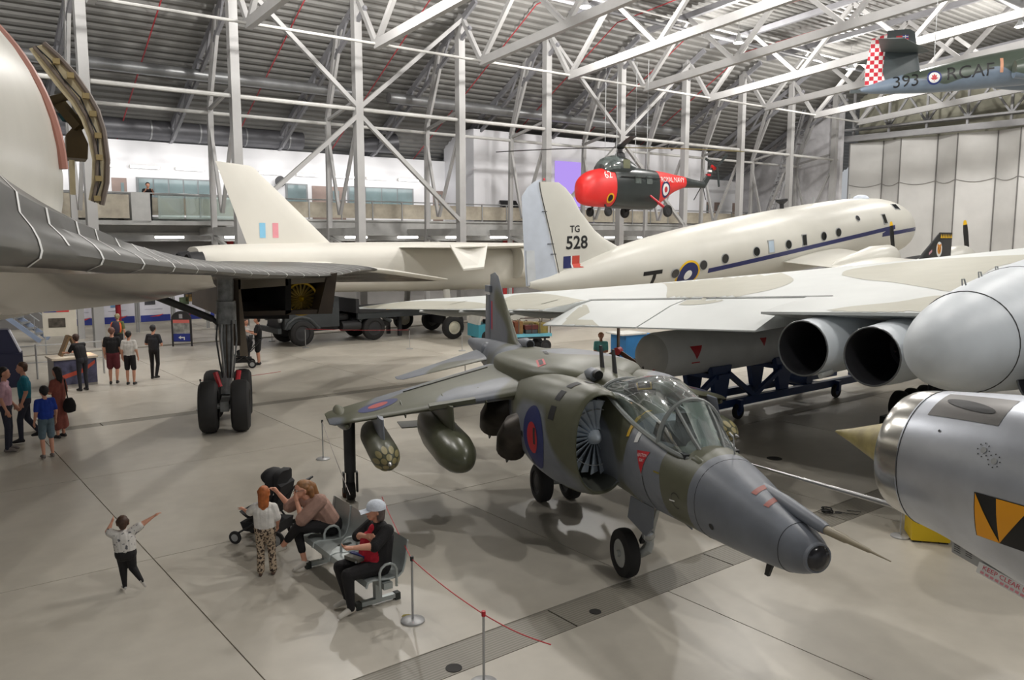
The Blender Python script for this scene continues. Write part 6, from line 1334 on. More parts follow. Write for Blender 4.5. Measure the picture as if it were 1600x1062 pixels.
# ================================================================== barrier posts and ropes
POSTM = M('post_grey', (170, 170, 170), .4, .3)
def bpost(p, h, lb, red=False):
    t_ = thing('barrier_post', lb, 'barrier post', p, 0, 'rope barrier posts')
    obj('base', MB().lathe([(0, .145), (.018, .145), (.028, .12), (.034, .03)], (0, 0, 0), (0, 0, 1), 28), POSTM, t_)
    obj('stem', MB().tube((0, 0, .03), (0, 0, h), .014, n=10), POSTM, t_)
    obj('cap', MB().tube((0, 0, h - .02), (0, 0, h + .035), .022, n=12), RED if red else DARK, t_)
    return V((p.x, p.y, h))
ROPE = M('rope_red', (196, 60, 66), .6)
b1 = bpost(G(645, 970), .78, 'slim grey barrier post right beside the seated lady in the cap'); b2 = bpost(G(756, 1068), .76, 'slim barrier post with red cap at the bottom edge', True)
b3 = bpost(G(505, 717), .8, 'slim barrier post behind the jet wingtip leg'); b4 = bpost(G(1407, 838), .7, 'slim barrier post in front of the yellow block'); b5 = bpost(G(722, 548), .8, 'slim barrier post in front of the teal tug')
b6 = bpost(G(640, 545), .8, 'slim barrier post in front of the trailer wheels'); b7 = bpost(G(484, 540) + V((0, -.7, 0)), .8, 'slim barrier post at the lorry front wheel'); b8 = bpost(G(425, 533), .8, 'slim barrier post left of the lorry bonnet'); b9 = bpost(G(315, 640), .8, 'slim barrier post left of the airliner wheels'); b10 = bpost(G(727, 600), .8, 'slim barrier post under the jet tailplane')
def rope(a, b_, lb, sag=.03, mt=ROPE):
    pts = [a.lerp(b_, i / 12) + V((0, 0, -sag * math.sin(math.pi * i / 12) * 1.0)) for i in range(13)]
    return tag(obj('barrier_rope', MB().path(pts, .006, 6), mt), lb, 'rope', 'barrier ropes')
rope(b1, b2, 'taut red barrier rope from seated lady to bottom edge'); rope(b2, G(860, 1120) + V((0, 0, .74)), 'red barrier rope leaving the bottom edge'); rope(b1, V((-1.95, 12.0, .74)), 'red barrier rope running behind the bench'); rope(b3, V((-2.45, 12.1, .74)), 'thin grey rope from wingtip post towards the bench', mt=M('rope_grey', (176, 168, 166), .7))
rope(b7, b6, 'dark red rope in front of the lorry'); rope(b9, G(440, 620) + V((0, 0, .75)), 'dark red rope across the airliner wheels')
yb = thing('yellow_block', 'bright yellow block standing on the floor below the silver jet nose', 'block', G(1454, 849), R(-14))
obj('block', MB().bx(-.27, .27, 0, .5, .03, .72), M('block_yellow', (214, 180, 14), .5, var=.02), yb, smooth=False); obj('skid', MB().bx(-.25, -.12, .02, .48, 0, .03).bx(.12, .25, .02, .48, 0, .03), BLACK, yb, smooth=False)
lc = thing('loose_cable', 'small coil of black cable lying by the floor drain', 'cable', G(1292, 803), 0)
obj('coil', MB().path([(.09 * math.cos(i * .7) * (1 + .2 * math.sin(i)), .07 * math.sin(i * .7), .02 + .004 * i) for i in range(24)], .012, 6), BLACK, lc)
obj('tail_lead', MB().path([(.08, 0, .01), (.3, .05, .01), (.5, -.05, .01), (.62, .1, .01), (.4, .16, .01)], .006, 5), BLACK, lc)
lf_ = thing('dropped_leaf', 'dry yellowish leaf scrap on floor beside the barrier post', 'leaf', G(634, 962), R(30))
obj('leaf', MB().add([(-.06, 0, .004), (-.02, .03, .012), (.05, .02, .006), (.08, -.01, .004), (.0, -.03, .01)], [(0, 1, 2, 3, 4)]), M('leaf_ochre', (160, 146, 70), .7), lf_, smooth=False, recalc=False)
# camera on the gallery wall
sp = thing('wall_speaker', 'round dark public address speaker high on the white gallery wall', 'speaker', ST(wall_px(440), TW, 7.9), U_ANG)
obj('horn', MB().lathe([(0, .12), (.25, .32), (.3, .32)], (0, -.1, 0), (0, -1, 0), 20), DARK, sp); obj('bracket', MB().bx(-.05, .05, -.15, 0, -.3, .1), GALV, sp, smooth=False)
sg = thing('gallery_panel', 'dark slanted information lectern on gallery beside the helicopter nose', 'sign', ST(wall_px(797, 44.3), 44.3, 5.62), U_ANG)
obj('leg', MB().bx(-.05, .05, -.05, .05, 0, 1.0), DARK, sg, smooth=False); obj('panel', MB().obox((0, 0, 1.15), (.7, 0, 0), (0, .25, .3), (0, .012, -.01)), BLACK, sg, smooth=False)
# ================================================================== beam seating
BE = thing('bench_seat', 'four-place grey perforated metal bench beside the jet wingtip', 'bench', (-2.2, 10.65, 0), math.atan2(-.59, -.81))
BM = M('bench_grey', (170, 176, 174), .38, .35, var=.04); BD = M('bench_dark', (46, 50, 46), .6)
obj('beam', MB().bx(-.06, .06, -1.15, 1.15, .30, .38), BM, BE, smooth=False)
for k, y in enumerate((-.83, -.277, .277, .83)):
    prof = [(.27, .36), (.25, .425), (.18, .44), (-.05, .41), (-.17, .415), (-.23, .46), (-.27, .58), (-.31, .85)]
    mb = MB().loft([[V((x, y - .265, z)), V((x, y + .265, z)), V((x - .012, y + .265, z - .014)), V((x - .012, y - .265, z - .014))] for x, z in prof])
    obj('seat_shell', mb, BM, BE)
    for s_ in (-1, 1):
        obj('seat_rail', MB().path([(x + .005, y + s_ * .27, z) for x, z in prof], .014, 7), BM, BE)
    obj('seat_bracket', MB().bx(-.2, .16, y - .03, y + .03, .36, .42), BD, BE, smooth=False)
for y in (-1.12, -.55, .0, .55, 1.12):
    if y == .55 or y == -.55: pass
    obj('arm_hoop', MB().path([(.10, y, .30), (.10, y, .52), (.075, y, .575), (.02, y, .61), (-.05, y, .61), (-.105, y, .575), (-.13, y, .52), (-.13, y, .30)], .017, 8), BM, BE)
for y in (-.75, .85):
    ft = obj('foot', MB().bx(-.27, .27, y - .035, y + .035, .03, .085), BM, BE, smooth=False); obj('column', MB().bx(-.045, .045, y - .04, y + .04, .085, .32), BM, BE, smooth=False)
    for s_ in (-1, 1): obj('foot_cap', MB().bx(s_ * .27 - .035, s_ * .27 + .035, y - .042, y + .042, 0, .092), BD, ft, smooth=False)
# ================================================================== people
import numpy as np
def rcone(mb, p0, p1, r0, r1, n=10):
    p0, p1 = V(p0), V(p1); d = p1 - p0
    if d.length < 1e-4: d = V((0, 0, 1e-3)); p1 = p0 + d
    a, b = frame_of(d); u = d.normalized(); rs = []
    for t in (-1, -.7, -.35): rs.append(mb.ring(p0 + u * (r0 * t), a, b, r0 * math.sqrt(max(.02, 1 - t * t)), n=n))
    for q in (0, 1): rs.append(mb.ring(p0.lerp(p1, q), a, b, r0 + (r1 - r0) * q, n=n))
    for t in (.35, .7, 1): rs.append(mb.ring(p1 + u * (r1 * t), a, b, r1 * math.sqrt(max(.02, 1 - t * t)), n=n))
    mb.loft(rs)
def skin_body(name, caps, mats, parent, voxel, smooth=2):
    """capsules (p0, p1, r0, r1, material) -> one continuous surface coloured by the nearest capsule"""
    mb = MB()
    for c in caps: rcone(mb, c[0], c[1], c[2], c[3])
    me = bpy.data.meshes.new('tmp'); me.from_pydata(mb.v, [], mb.f)
    bm = bmesh.new(); bm.from_mesh(me); bmesh.ops.recalc_face_normals(bm, faces=bm.faces); bm.to_mesh(me); bm.free()
    ob = bpy.data.objects.new('tmp', me); COL.objects.link(ob)
    m = ob.modifiers.new('r', 'REMESH'); m.mode = 'VOXEL'; m.voxel_size = voxel
    m2 = ob.modifiers.new('s', 'SMOOTH'); m2.factor = .5; m2.iterations = smooth
    nm = bpy.data.meshes.new_from_object(ob.evaluated_get(bpy.context.evaluated_depsgraph_get()))
    bpy.data.objects.remove(ob); bpy.data.meshes.remove(me)
    n = len(nm.polygons); C = np.empty(n * 3, 'f'); nm.polygons.foreach_get('center', C); C = C.reshape(-1, 3)
    best = np.full(n, 1e9); idx = np.zeros(n, 'i'); names = []
    for p0, p1, r0, r1, mt in caps:
        if mt not in names: names.append(mt)
        a = np.array(p0, 'f'); ba = np.array(p1, 'f') - a; t = np.clip(((C - a) @ ba) / max(1e-8, ba @ ba), 0, 1)
        d = np.linalg.norm(C - (a + t[:, None] * ba), axis=1) - (r0 + (r1 - r0) * t)
        w = d < best; best[w] = d[w]; idx[w] = names.index(mt)
    nm.materials.clear()
    for k in names: nm.materials.append(mats[k])
    nm.polygons.foreach_set('material_index', idx); nm.shade_smooth(); nm.name = name
    o = bpy.data.objects.new(name, nm); COL.objects.link(o); o.parent = parent; return o
def L3(a, b, t): return tuple(a[i] + (b[i] - a[i]) * t for i in range(3))
def A3(a, b): return tuple(a[i] + b[i] for i in range(3))
def hand_caps(wr, el, k, m, curl=.4, side=1, spread=(0, 1, 0)):
    """palm, four unequal bent fingers and a thumb at the end of the forearm"""
    d = (V(wr) - V(el)).normalized(); s = V(spread); s = (s - d * s.dot(d)).normalized(); n = d.cross(s).normalized() * side
    w = V(wr); out = [(tuple(w), tuple(w + d * .075 * k), .026 * k, .03 * k, m), (tuple(w + d * .03 * k - s * .018 * k), tuple(w + d * .085 * k - s * .02 * k), .022 * k, .02 * k, m), (tuple(w + d * .03 * k + s * .018 * k), tuple(w + d * .085 * k + s * .02 * k), .022 * k, .02 * k, m)]
    for i, L in enumerate((.062, .074, .07, .055)):
        b = w + d * .095 * k + s * ((i - 1.5) * .021 * k); c = b + (d * (1 - curl * .5) + n * curl * .6).normalized() * L * .5 * k; e = c + (d * (1 - curl) + n * curl).normalized() * L * .55 * k
        out += [(tuple(b), tuple(c), .0095 * k, .009 * k, m), (tuple(c), tuple(e), .009 * k, .0075 * k, m)]
    b = w + d * .035 * k - s * .03 * k; c = b + (d * .7 - s * .7 + n * .3).normalized() * .04 * k; e = c + (d * .9 - s * .2 + n * .3).normalized() * .035 * k
    return out + [(tuple(b), tuple(c), .012 * k, .011 * k, m), (tuple(c), tuple(e), .0105 * k, .009 * k, m)]
STAND = dict(pelvis=(0, 0, .95), chest=(0, 0, 1.27), neck=(-.01, 0, 1.47), head=(.02, 0, 1.63), shL=(0, .175, 1.41), shR=(0, -.175, 1.41), elL=(-.03, .23, 1.13), elR=(-.03, -.23, 1.13), wrL=(.06, .24, .90), wrR=(.06, -.24, .90),
             hipL=(0, .09, .93), hipR=(0, -.09, .93), knL=(.03, .10, .51), knR=(.03, -.10, .51), anL=(0, .10, .09), anR=(0, -.10, .09), faceL=0.0)
SKIN = M('skin', (206, 150, 124), .55, var=.05, vs=9)
def person(label, loc, rotz, h, J, c, voxel=.016, hair='short', hairc=(58, 42, 32), head_k=1.0, sleeve=.75, leg='long', slim=1.0, hands=True, look=0.0, dress=False, group=None, belly=0.0, curlL=.4, curlR=.4, loose=1.0, yaw_tilt=0):
    t = thing('person', label, 'person', loc, rotz, group)
    k = h / 1.75; P = dict(STAND); P.update(J); P = {a: tuple(x * k for x in b) for a, b in P.items() if not isinstance(b, float)}
    S, W, T, Hd = 'skin', 'top', 'trousers', 'shoe'; caps = []
    def cap(a, b, r0, r1, m): caps.append((a, b, r0 * k, r1 * k, m))
    pel, che, nek = V(P['pelvis']), V(P['chest']), V(P['neck']); lat = (V(P['shL']) - V(P['shR'])).normalized(); hl = (V(P['hipL']) - V(P['hipR'])).normalized()
    fwd = lat.cross(V((0, 0, 1))); fwd = fwd if fwd.x > 0 else -fwd
    for s in (-1, 1):
        cap(tuple(pel + hl * (.055 * s * k)), tuple(che + lat * (.065 * s * k)), .112 * slim, .118 * slim, W)
        cap(tuple(che + lat * (.065 * s * k)), tuple(nek + lat * (.075 * s * k) - V((0, 0, .09 * k))), .115 * slim, .075 * slim, W)
        cap(tuple(pel + hl * (.06 * s * k)), tuple(pel + hl * (.06 * s * k) - V((0, 0, .03 * k))), .115 * slim, .115 * slim, T)
    cap(tuple(pel.lerp(che, .32)), tuple(che), .122 * slim, .13 * slim, W); cap(tuple(che), tuple(nek - V((0, 0, .1 * k))), .128 * slim, .09 * slim, W)
    if belly: cap(tuple(pel.lerp(che, .35) + fwd * (.07 * k)), tuple(pel.lerp(che, .8) + fwd * (.08 * k)), .12 * belly, .11 * belly, 'front' if 'front' in c else W)
    if 'front' in c: cap(tuple(che + fwd * .105 * k), tuple(nek + fwd * .08 * k - V((0, 0, .08 * k))), .10, .06, 'front')
    cap(P['shL'], P['shR'], .062, .062, W)
    cap(tuple(nek - V((0, 0, .04 * k))), tuple(V(P['head']) - V((0, 0, .06 * k))), .052, .05, S)
    hd = V(P['head']); q = head_k; f = V((math.cos(R(look)), math.sin(R(look)), 0)); sd = V((-f.y, f.x, 0)); Z = V((0, 0, 1))
    def hp(a, b, z): return tuple(hd + f * (a * k * q) + sd * (b * k * q) + Z * (z * k * q))
    for a, b, r0, r1 in ((hp(-.015, 0, .025), hp(-.02, 0, .035), .092, .09), (hp(.02, 0, .03), hp(.025, 0, -.03), .078, .07), (hp(.035, 0, -.06), hp(.05, 0, -.075), .055, .042), (hp(.085, 0, .0), hp(.108, 0, -.025), .012, .015), (hp(.075, 0, -.06), hp(.09, 0, -.062), .02, .018)): caps.append((a, b, r0 * k * q, r1 * k * q, S))
    for s in (-1, 1): caps.append((hp(-.01, .085 * s, .015), hp(-.015, .088 * s, -.02), .016 * k * q, .013 * k * q, S))
    for s in 'LR':
        sh, el, wr = P['sh' + s], P['el' + s], P['wr' + s]
        cap(sh, el, .05 * slim, .042 * slim, S); cap(el, wr, .041 * slim, .027, S); cap(sh, L3(sh, el, min(1, sleeve)), .062 * slim * loose, .058 * slim * loose, W)
        if sleeve > 1: cap(el, L3(el, wr, sleeve - 1), .054, .042, W)
        if hands: caps.extend(hand_caps(wr, el, k, S, curlL if s == 'L' else curlR, 1 if s == 'L' else -1, c.get('spread' + s, (1, 0, 0))))
        hi, kn, an = P['hip' + s], P['kn' + s], P['an' + s]
        cap(hi, kn, .088 * slim, .06 * slim, T)
        if leg == 'long': cap(kn, an, .062 * slim, .047, T)
        elif leg == 'crop': cap(kn, L3(kn, an, .62), .062 * slim, .055, T); cap(L3(kn, an, .5), an, .045, .035, S)
        elif leg == 'wide': cap(kn, A3(an, (0, 0, .03 * k)), .075, .075, T)
        else:
            cap(hi, L3(hi, kn, .9), .098 * slim, .088 * slim, T); cap(L3(hi, kn, .8), kn, .06, .052, S); cap(kn, L3(kn, an, .35), .052, .054, S); cap(L3(kn, an, .35), an, .054, .034, S)
        toe = P.get('toe' + s) or A3(an, (.15 * k, .01 * (1 if s == 'L' else -1), -.055 * k)); heel = A3(an, (-.035 * k, 0, -.045 * k)) if ('toe' + s) not in P else tuple(V(an) - (V(toe) - V(an)).normalized() * .03 * k + V((0, 0, -.03 * k)))
        cap(an, heel, .036, .038, Hd); cap(heel, toe, .036, .03, Hd); cap(an, toe, .036, .032, Hd)
    if dress:
        z0 = .22 * k
        for a in range(6): cap(tuple(pel), (pel.x + .1 * k * math.cos(a * 1.05), pel.y + .12 * k * math.sin(a * 1.05), z0 + .1 * k), .12, .09, W)
    mats = {S: c.get('skin', SKIN), W: c['top'], T: c['trousers'], Hd: c['shoe'], 'front': c.get('front')}
    body = skin_body('body', caps, mats, t, voxel)
    # hair and face
    hm = M('hair_%d_%d_%d' % hairc, hairc, .6, var=.2, vs=20); hc = []
    def hcap(a, b, r0, r1): hc.append((a, b, r0 * k * q, r1 * k * q, 'hair'))
    if hair != 'none':
        hcap(hp(-.03, 0, .05), hp(-.005, 0, .055), .09, .085); hcap(hp(-.05, 0, .03), hp(-.055, 0, -.03), .075, .06)
        for s in (-1, 1): hcap(hp(-.03, .055 * s, .04), hp(-.03, .06 * s, .0), .05, .035)
    if hair == 'long':
        hcap(hp(-.06, 0, .02), hp(-.085, 0, -.16), .075, .065); hcap(hp(-.085, 0, -.16), hp(-.10, 0, -.26), .062, .03)
        for s in (-1, 1): hcap(hp(-.05, .04 * s, 0), hp(-.08, .05 * s, -.18), .05, .035)
    if hair == 'pony':
        hcap(hp(-.09, 0, .08), hp(-.15, 0, .03), .045, .055); hcap(hp(-.15, 0, .03), hp(-.21, 0, -.14), .055, .045); hcap(hp(-.21, 0, -.14), hp(-.27, 0, -.30), .045, .015)
        hcap(hp(-.10, .05, 0), hp(-.15, .06, -.25), .045, .02)
    if hair == 'bob':
        for s in (-1, 1): hcap(hp(-.05, .05 * s, 0), hp(-.05, .055 * s, -.09), .05, .04)
        hcap(hp(-.07, 0, 0), hp(-.07, 0, -.1), .06, .05)
    if hc: skin_body('hair', hc, {'hair': hm}, t, max(.009, voxel * .7), 2)
    if voxel < .012:
        for s in (-1, 1):
            ey = obj('eye', MB().ball(hp(.082, .032 * s, .008), .012 * k * q, 8, 6), RWHITE, t); obj('iris', MB().ball(hp(.091, .032 * s, .008), .006 * k * q, 6, 4), BLACK, ey)
        obj('mouth', MB().path([hp(.095, -.022, -.062), hp(.105, 0, -.060), hp(.095, .022, -.062)], .005 * k, 5), M('lips', (176, 98, 92), .5), t)
    return t, P, hp, k
CL = {}
def cloth(n, rgb=None, **kw): return M('cloth_' + n, rgb, .85, var=kw.pop('var', .1), vs=kw.pop('vs', 12), bump=.25, bs=60, **kw)
WHS = cloth('white', (216, 212, 206)); BLK = cloth('black', (24, 22, 24)); TAN = cloth('taupe', (164, 130, 116)); CRD = cloth('crimson', (178, 24, 46)); DGR = cloth('charcoal', (40, 40, 46)); NVY = cloth('denim', (44, 46, 60)); PNK = cloth('pink', (206, 164, 178)); TEA = cloth('teal', (20, 110, 128)); RBL = cloth('blue', (22, 56, 150)); RST = cloth('rust', (142, 78, 68)); SHO = M('white_shoe', (206, 200, 190), .6); BSH = M('black_shoe', (28, 26, 26), .5); MAR = cloth('maroon', (96, 34, 42)); AQU = cloth('aqua', (126, 206, 206)); GRN = cloth('leaf_green', (60, 120, 70)); LGY = cloth('stone', (176, 172, 168))
LEO = camo('cloth_leopard', ((56, 44, 38), (184, 164, 140)), 34.0, .46, rough=.85, edge=.04, detail=1.5, var=.05)
DOT = camo('cloth_dotted', ((92, 92, 96), (206, 202, 196)), 26.0, .36, rough=.85, edge=.02, detail=1.0, var=.05)
BA = math.atan2(-.59, -.81); bc = V((-2.2, 10.65, 0)); bl_ = V((.59, -.81, 0)); bf_ = V((-.81, -.59, 0))
# lady in the cap
J = dict(pelvis=(0, 0, .56), chest=(-.03, 0, .87), neck=(-.03, 0, 1.07), head=(.02, 0, 1.21), shL=(-.05, .19, 1.0), shR=(-.05, -.19, 1.0), elL=(.16, .25, .86), wrL=(.42, .2, .885), elR=(.17, -.2, .86), wrR=(.17, .06, .93),
         hipL=(.02, .10, .53), hipR=(.02, -.10, .53), knL=(.47, .13, .53), knR=(.46, -.12, .55), anL=(.44, .14, .10), anR=(.36, -.13, .10), toeL=(.60, .16, .04), toeR=(.52, -.15, .04))
t, P, hp, k = person('seated lady in white cap, black cardigan and red top, near end of bench', bc + bl_ * .83 + bf_ * -.02, BA, 1.75, J, dict(top=BLK, front=CRD, trousers=BLK, shoe=SHO, spreadL=(0, 1, .2), spreadR=(0, .3, 1)), voxel=.0085, hair='bob', hairc=(92, 80, 76), sleeve=1.15, slim=1.32, belly=1.55, look=-16, curlL=.7)
CAPM = cloth('cap_white', (206, 212, 222))
cp_ = obj('cap', MB().loft([[V(hp(-.012 + r * 1.06 * math.cos(a), r * .98 * math.sin(a), z)) for a in [2 * math.pi * i / 20 for i in range(20)]] for z, r in ((.03, .118), (.07, .116), (.105, .10), (.13, .07), (.142, .03), (.144, .004))], False, True), CAPM, t)
obj('cap_peak', MB().loft([[V(hp(.09 + dx, y, .035 - .02 * (dx / .1) - 2.2 * y * y)) for y in (-.085, -.05, 0, .05, .085)] for dx in (-.02, .04, .085, .105)], False, False, False), CAPM, cp_, recalc=False)
pu = thing('handbag', 'small grey and blue purse lying on the seated lady lap', 'bag', bc + bl_ * .80 + bf_ * .27 + V((0, 0, .635)), BA + .3)
obj('pouch', MB().bx(-.07, .07, -.12, .12, 0, .045), M('purse_grey', (112, 110, 100), .6), pu, smooth=False); obj('zip_band', MB().bx(-.075, -.02, -.125, .125, .03, .06), M('purse_blue', (40, 50, 110), .6), pu, smooth=False); obj('charm', MB().ball((.08, .1, .01), .015, 8, 6), GALV, pu)
# woman in taupe tee
J = dict(pelvis=(0, 0, .57), chest=(.17, 0, .84), neck=(.30, 0, .99), head=(.40, 0, 1.10), shL=(.22, .17, .96), shR=(.24, -.17, .96), elL=(.46, .13, .74), wrL=(.49, .04, .96), elR=(.48, -.26, .82), wrR=(.62, -.30, 1.02),
         hipL=(.02, .10, .54), hipR=(.02, -.10, .54), knL=(.50, .08, .63), knR=(.46, -.06, .53), anL=(.66, -.10, .34), anR=(.40, .02, .10), toeL=(.80, -.14, .27), toeR=(.55, .05, .04))
t, P, hp, k = person('seated woman in taupe tee and glasses leaning forward, hand at her mouth', bc - bl_ * .78 - bf_ * .10, BA, 1.80, J, dict(top=TAN, trousers=BLK, shoe=SHO, spreadL=(0, 1, .0), spreadR=(0, 1, .3)), voxel=.0085, hair='pony', hairc=(138, 96, 58), sleeve=1.0, leg='crop', slim=1.18, curlL=.75, curlR=.8, loose=1.35, belly=1.1)
gl_ = obj('spectacles', MB().path([hp(.10, .018 + .026 * math.cos(i * .785), .008 + .02 * math.sin(i * .785)) for i in range(8)], .0035, 5, closed=True), BLACK, t)
obj('spectacle_rim', MB().path([hp(.10, -.044 + .026 * math.cos(i * .785), .008 + .02 * math.sin(i * .785)) for i in range(8)], .0035, 5, closed=True), BLACK, gl_); obj('spectacle_arm', MB().path([hp(.095, .06, .012), hp(.04, .083, .015), hp(-.01, .088, .012)], .003, 5), BLACK, gl_)
# girl, back to us
gpos = G(417, 899)
J = dict(shL=(0, .165, 1.36), shR=(0, -.165, 1.36), elL=(.10, .30, 1.24), wrL=(.22, .42, 1.27), elR=(-.02, -.24, 1.12), wrR=(.10, -.22, .95), knL=(.02, .10, .5), knR=(.05, -.1, .5), anL=(0, .11, .09), anR=(.04, -.12, .09))
person('little girl with long red hair, white tee and leopard print trousers, back to us', gpos, R(98), 1.24, J, dict(top=WHS, trousers=LEO, shoe=M('brown_shoe', (88, 66, 54), .7)), voxel=.0085, hair='long', hairc=(168, 92, 40), head_k=1.2, leg='wide', sleeve=.8, slim=1.3, loose=1.15)
# toddler running away
J = dict(pelvis=(0, 0, .92), chest=(.05, .02, 1.22), neck=(.07, .03, 1.40), head=(.10, .03, 1.56), shL=(.06, .19, 1.33), shR=(.06, -.13, 1.35), elL=(.12, .34, 1.40), wrL=(.20, .26, 1.58), elR=(.10, -.38, 1.50), wrR=(.12, -.62, 1.64),
         knL=(.12, .08, .52), anL=(.06, .06, .1), knR=(.08, -.12, .52), anR=(-.12, -.30, .26), toeL=(.22, .12, .05), toeR=(-.06, -.36, .10))
person('running toddler in white patterned shirt and black leggings, arms raised', G(200, 924), R(112), 1.02, J, dict(top=DOT, trousers=BLK, shoe=M('grey_shoe', (190, 186, 180), .6), spreadR=(1, 0, 0)), voxel=.0085, hair='short', hairc=(70, 46, 32), head_k=1.4, sleeve=.7, slim=1.5, loose=1.15)
# group at the left
WALK = dict(knL=(.12, .09, .52), anL=(.12, .1, .1), knR=(-.02, -.09, .5), anR=(-.24, -.1, .17))
def far(label, px, py, h, rot, top, tr, shoe, J=None, **kw):
    loc = G(px, py) if not isinstance(px, V) else px
    return person(label, loc, R(rot), h, J or {}, dict(top=top, trousers=tr, shoe=shoe), **kw)
far('man in pale pink shirt and dark jeans at the far left edge', 14, 705, 1.84, 20, PNK, NVY, M('grey_trainer', (120, 112, 108), .6), dict(elL=(-.04, .24, 1.13), wrL=(.12, .2, .93)), hairc=(30, 22, 20), voxel=.014)
far('man in teal tee and dark trousers striding behind the pink shirt', 44, 690, 1.82, -150, TEA, NVY, BSH, WALK, hairc=(82, 58, 44), voxel=.014, slim=1.08)
far('boy in bright blue tee and grey shorts beside the pink shirt', 76, 715, 1.52, 140, RBL, cloth('grey_short', (92, 110, 120)), M('grey_trainer'), None, hairc=(26, 20, 20), leg='short', head_k=1.1, voxel=.014)
t, P, hp, k = far('woman in rust patterned dress with a black shoulder bag', 96, 684, 1.66, 170, RST, RST, BSH, dict(elL=(.08, .2, 1.14), wrL=(.22, .05, 1.1)), hairc=(28, 22, 22), leg='crop', dress=True, hair='long', voxel=.014)
hb_ = thing('shoulder_bag', 'black slouchy bag hanging at the rust dress woman hip', 'bag', G(96, 684) + V((.27, -.06, .62)), 0); obj('pouch', MB().loft([[V((w * math.cos(a), .08 * math.sin(a), z)) for a in [2 * math.pi * i / 16 for i in range(16)]] for z, w in ((.0, .06), (.03, .13), (.15, .15), (.26, .12), (.33, .06))]), BLK, hb_); obj('strap', MB().path([(-.03, 0, .3), (-.07, .02, .55), (-.10, .04, .76)], .014, 6), BLK, hb_)
far('man in black tee leaning at the display counter', V((-12.95, 24.6, 0)), 0, 1.78, 150, BLK, DGR, BSH, dict(chest=(.1, 0, 1.25), neck=(.2, 0, 1.42), head=(.26, 0, 1.56), shL=(.14, .17, 1.37), shR=(.14, -.17, 1.37), elL=(.3, .2, 1.15), wrL=(.55, .18, 1.12), elR=(.3, -.2, 1.15), wrR=(.55, -.15, 1.12)), hairc=(66, 44, 34), voxel=.014)
far('walker in black tee and maroon shorts seen from behind', 179, 600, 1.80, 105, BLK, MAR, BSH, dict(anR=(-.1, -.1, .12)), hairc=(108, 72, 60), leg='short', voxel=.015, slim=1.1)
far('teenager in white tee and black shorts seen from behind', 205, 601, 1.70, 95, WHS, BLK, BSH, None, hairc=(24, 20, 20), leg='short', voxel=.015)
far('man in dark cap and charcoal tee walking away alone', 243, 592, 1.78, 85, DGR, BLK, BSH, dict(anR=(-.12, -.1, .13), knR=(.02, -.1, .5), elL=(.0, .26, 1.14), wrL=(.2, .16, 1.08), elR=(0, -.26, 1.14), wrR=(.2, -.16, 1.08)), hairc=(40, 38, 40), voxel=.015)
t, P, hp, k = far('walker with orange and navy rucksack near the display boards', 187, 560, 1.72, 100, cloth('olive', (92, 100, 60)), DGR, BSH, None, hairc=(150, 140, 110), voxel=.015)
rk = thing('rucksack', 'orange edged navy rucksack on the walker by the boards', 'bag', G(187, 560) + V((.03, -.22, 1.02)), R(10)); obj('pack', MB().ball((0, 0, .2), .17, 14, 10, rz=.26, ry=.12), cloth('pack_navy', (50, 46, 62)), rk); obj('orange_side', MB().ball((-.14, .02, .2), .06, 10, 8, rz=.2), cloth('pack_orange', (226, 98, 46)), rk); obj('orange_side', MB().ball((.14, .02, .2), .06, 10, 8, rz=.2), cloth('pack_orange'), rk)
far('man in black polo and shorts standing by a pushchair behind airliner leg', 405, 570, 1.78, 190, BLK, BLK, BSH, dict(elL=(.05, .24, 1.14), wrL=(.28, .12, 1.2), elR=(.05, -.24, 1.14), wrR=(.28, -.12, 1.2)), hairc=(40, 30, 28), leg='short', voxel=.015, slim=1.12)
far('person in pale top behind the pushchair and airliner leg', G(386, 566), 0, 1.62, -20, LGY, DGR, BSH, dict(elL=(.1, .22, 1.16), wrL=(.3, .1, 1.15)), hairc=(60, 44, 36), voxel=.016, hair='bob')
far('visitor in aqua top and green trousers beneath the bomber wing', V((2.78, 25.6, 0)), 0, 1.66, -95, AQU, GRN, BSH, dict(elL=(.1, .2, 1.14), wrL=(.22, .02, 1.12), elR=(.1, -.2, 1.14), wrR=(.22, -.02, 1.1)), hairc=(170, 120, 80), voxel=.016)
s_b = wall_px(240, 42.6)
t, P, hp, k = far('man in black tee leaning on the gallery handrail', ST(s_b, 42.75, 5.4), 0, 1.88, -60, BLK, DGR, BSH, dict(chest=(.06, 0, 1.25), neck=(.12, 0, 1.44), head=(.18, 0, 1.58), shL=(.08, .17, 1.38), shR=(.08, -.17, 1.38), elL=(.2, .22, 1.2), wrL=(.4, .15, 1.32), elR=(.2, -.22, 1.2), wrR=(.4, -.15, 1.32)), hairc=(36, 34, 36), voxel=.016)
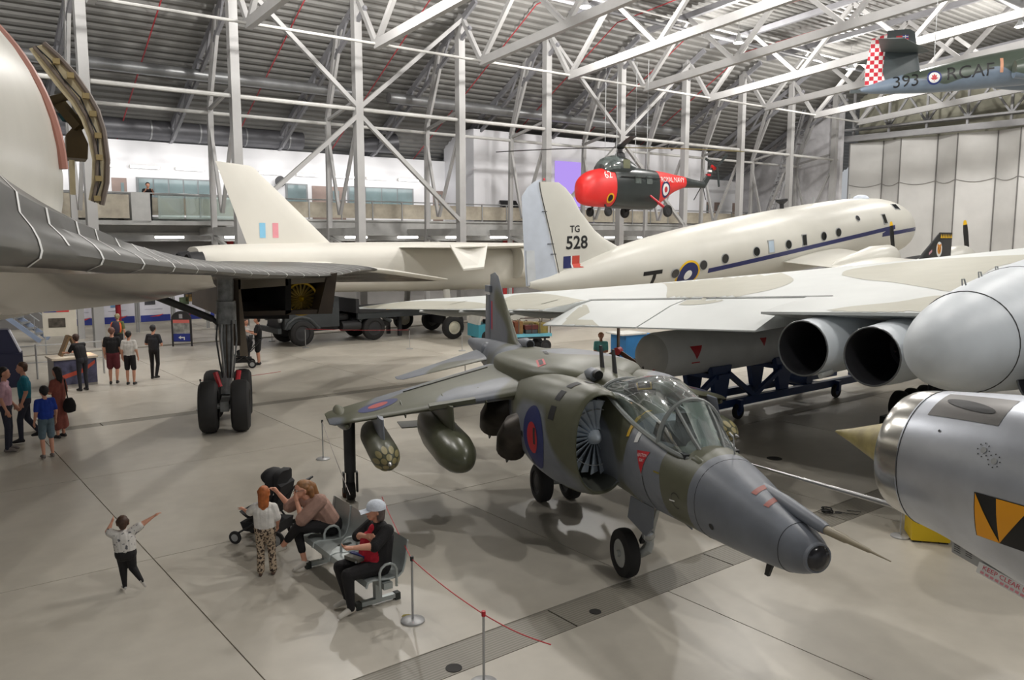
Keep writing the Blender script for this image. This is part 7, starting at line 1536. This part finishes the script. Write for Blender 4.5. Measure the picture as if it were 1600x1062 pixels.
# ------------------------------------------------------------------ pushchairs
def pushchair(loc, rot, label, big):
    t = thing('pushchair', label, 'pushchair', loc, rot)
    PB = M('pram_fabric', (26, 25, 27), .8, var=.1); PF = M('pram_frame', (40, 40, 42), .4, .3)
    obj('seat_shell', MB().loft([[V((x, -.2, z)), V((x, .2, z)), V((x - .06, .2, z - .05)), V((x - .06, -.2, z - .05))] for x, z in ((.36, .50), (.30, .46), (.0, .44), (-.14, .52), (-.26, .80), (-.30, .98))]), PB, t)
    for s in (-1, 1): obj('seat_side', MB().prism([(.2, s * .21, .46), (-.1, s * .21, .48), (-.28, s * .21, .92), (-.18, s * .21, .92), (.0, s * .21, .66), (.2, s * .21, .58)], (0, s * .02, 0)), PB, t, smooth=False)
    hood = []
    for i in range(8):
        a = R(8 + i * 18); hood.append([V((-.16 - .22 * math.cos(a) * math.cos(b) * 1.0 + .05, .225 * math.sin(b), .86 + .30 * math.sin(a) * (.55 + .45 * math.cos(b)))) for b in [R(-90 + 18 * j) for j in range(11)]])
    obj('hood', MB().loft(hood, False, False, False), PB, t, recalc=False)
    obj('hood_back', MB().loft([[V((-.27 - .02 * q, -.21 * w, z)), V((-.31 - .02 * q, 0, z)), V((-.27 - .02 * q, .21 * w, z)), V((-.24, .2 * w, z)), V((-.24, -.2 * w, z))] for q, (z, w) in enumerate(((.62, .9), (.8, 1.0), (1.0, 1.02), (1.1, .86), (1.15, .5)))]), PB, t)
    for s in (-1, 1):
        obj('frame_leg', MB().path([(-.62, s * .24, .98), (-.3, s * .25, .62), (.1, s * .25, .34), (.42, s * .22, .14)], .016, 7), PF, t)
        obj('rear_leg', MB().path([(-.05, s * .25, .45), (-.28, s * .26, .16)], .015, 7), PF, t)
        for x, r in ((.42, .1), (-.30, .14)):
            obj('wheel', wheel(MB(), (x, s * (.24 if x > 0 else .28), r), (0, 1, 0), r, .045), [TYRE, GALV], t)
    obj('handlebar', MB().path([(-.62, -.24, .98), (-.66, -.2, 1.0), (-.67, 0, 1.01), (-.66, .2, 1.0), (-.62, .24, .98)], .018, 7), PF, t)
    obj('basket', MB().loft([[V((.3, -.2, .2)), V((.3, .2, .2)), V((-.28, .22, .2)), V((-.28, -.22, .2))], [V((.34, -.22, .34)), V((.34, .22, .34)), V((-.3, .24, .36)), V((-.3, -.24, .36))]]), PB, t)
    if big:
        obj('blanket', MB().ball((.12, 0, .52), .17, 12, 8, rz=.07, ry=.16), cloth('blanket', (176, 180, 190)), t)
        obj('ring_badge', MB().lathe([(0, .02), (.008, .02), (.008, .012), (0, .012)], (.12, -.235, .52), (0, -1, 0), 14), GALV, t)
    return t
pushchair(V((-3.72, 12.15, 0)), R(165), 'black pushchair with upright hood standing in front of the seated woman', True)
pushchair(G(380, 574), R(200), 'dark pushchair behind the airliner wheel leg', False)
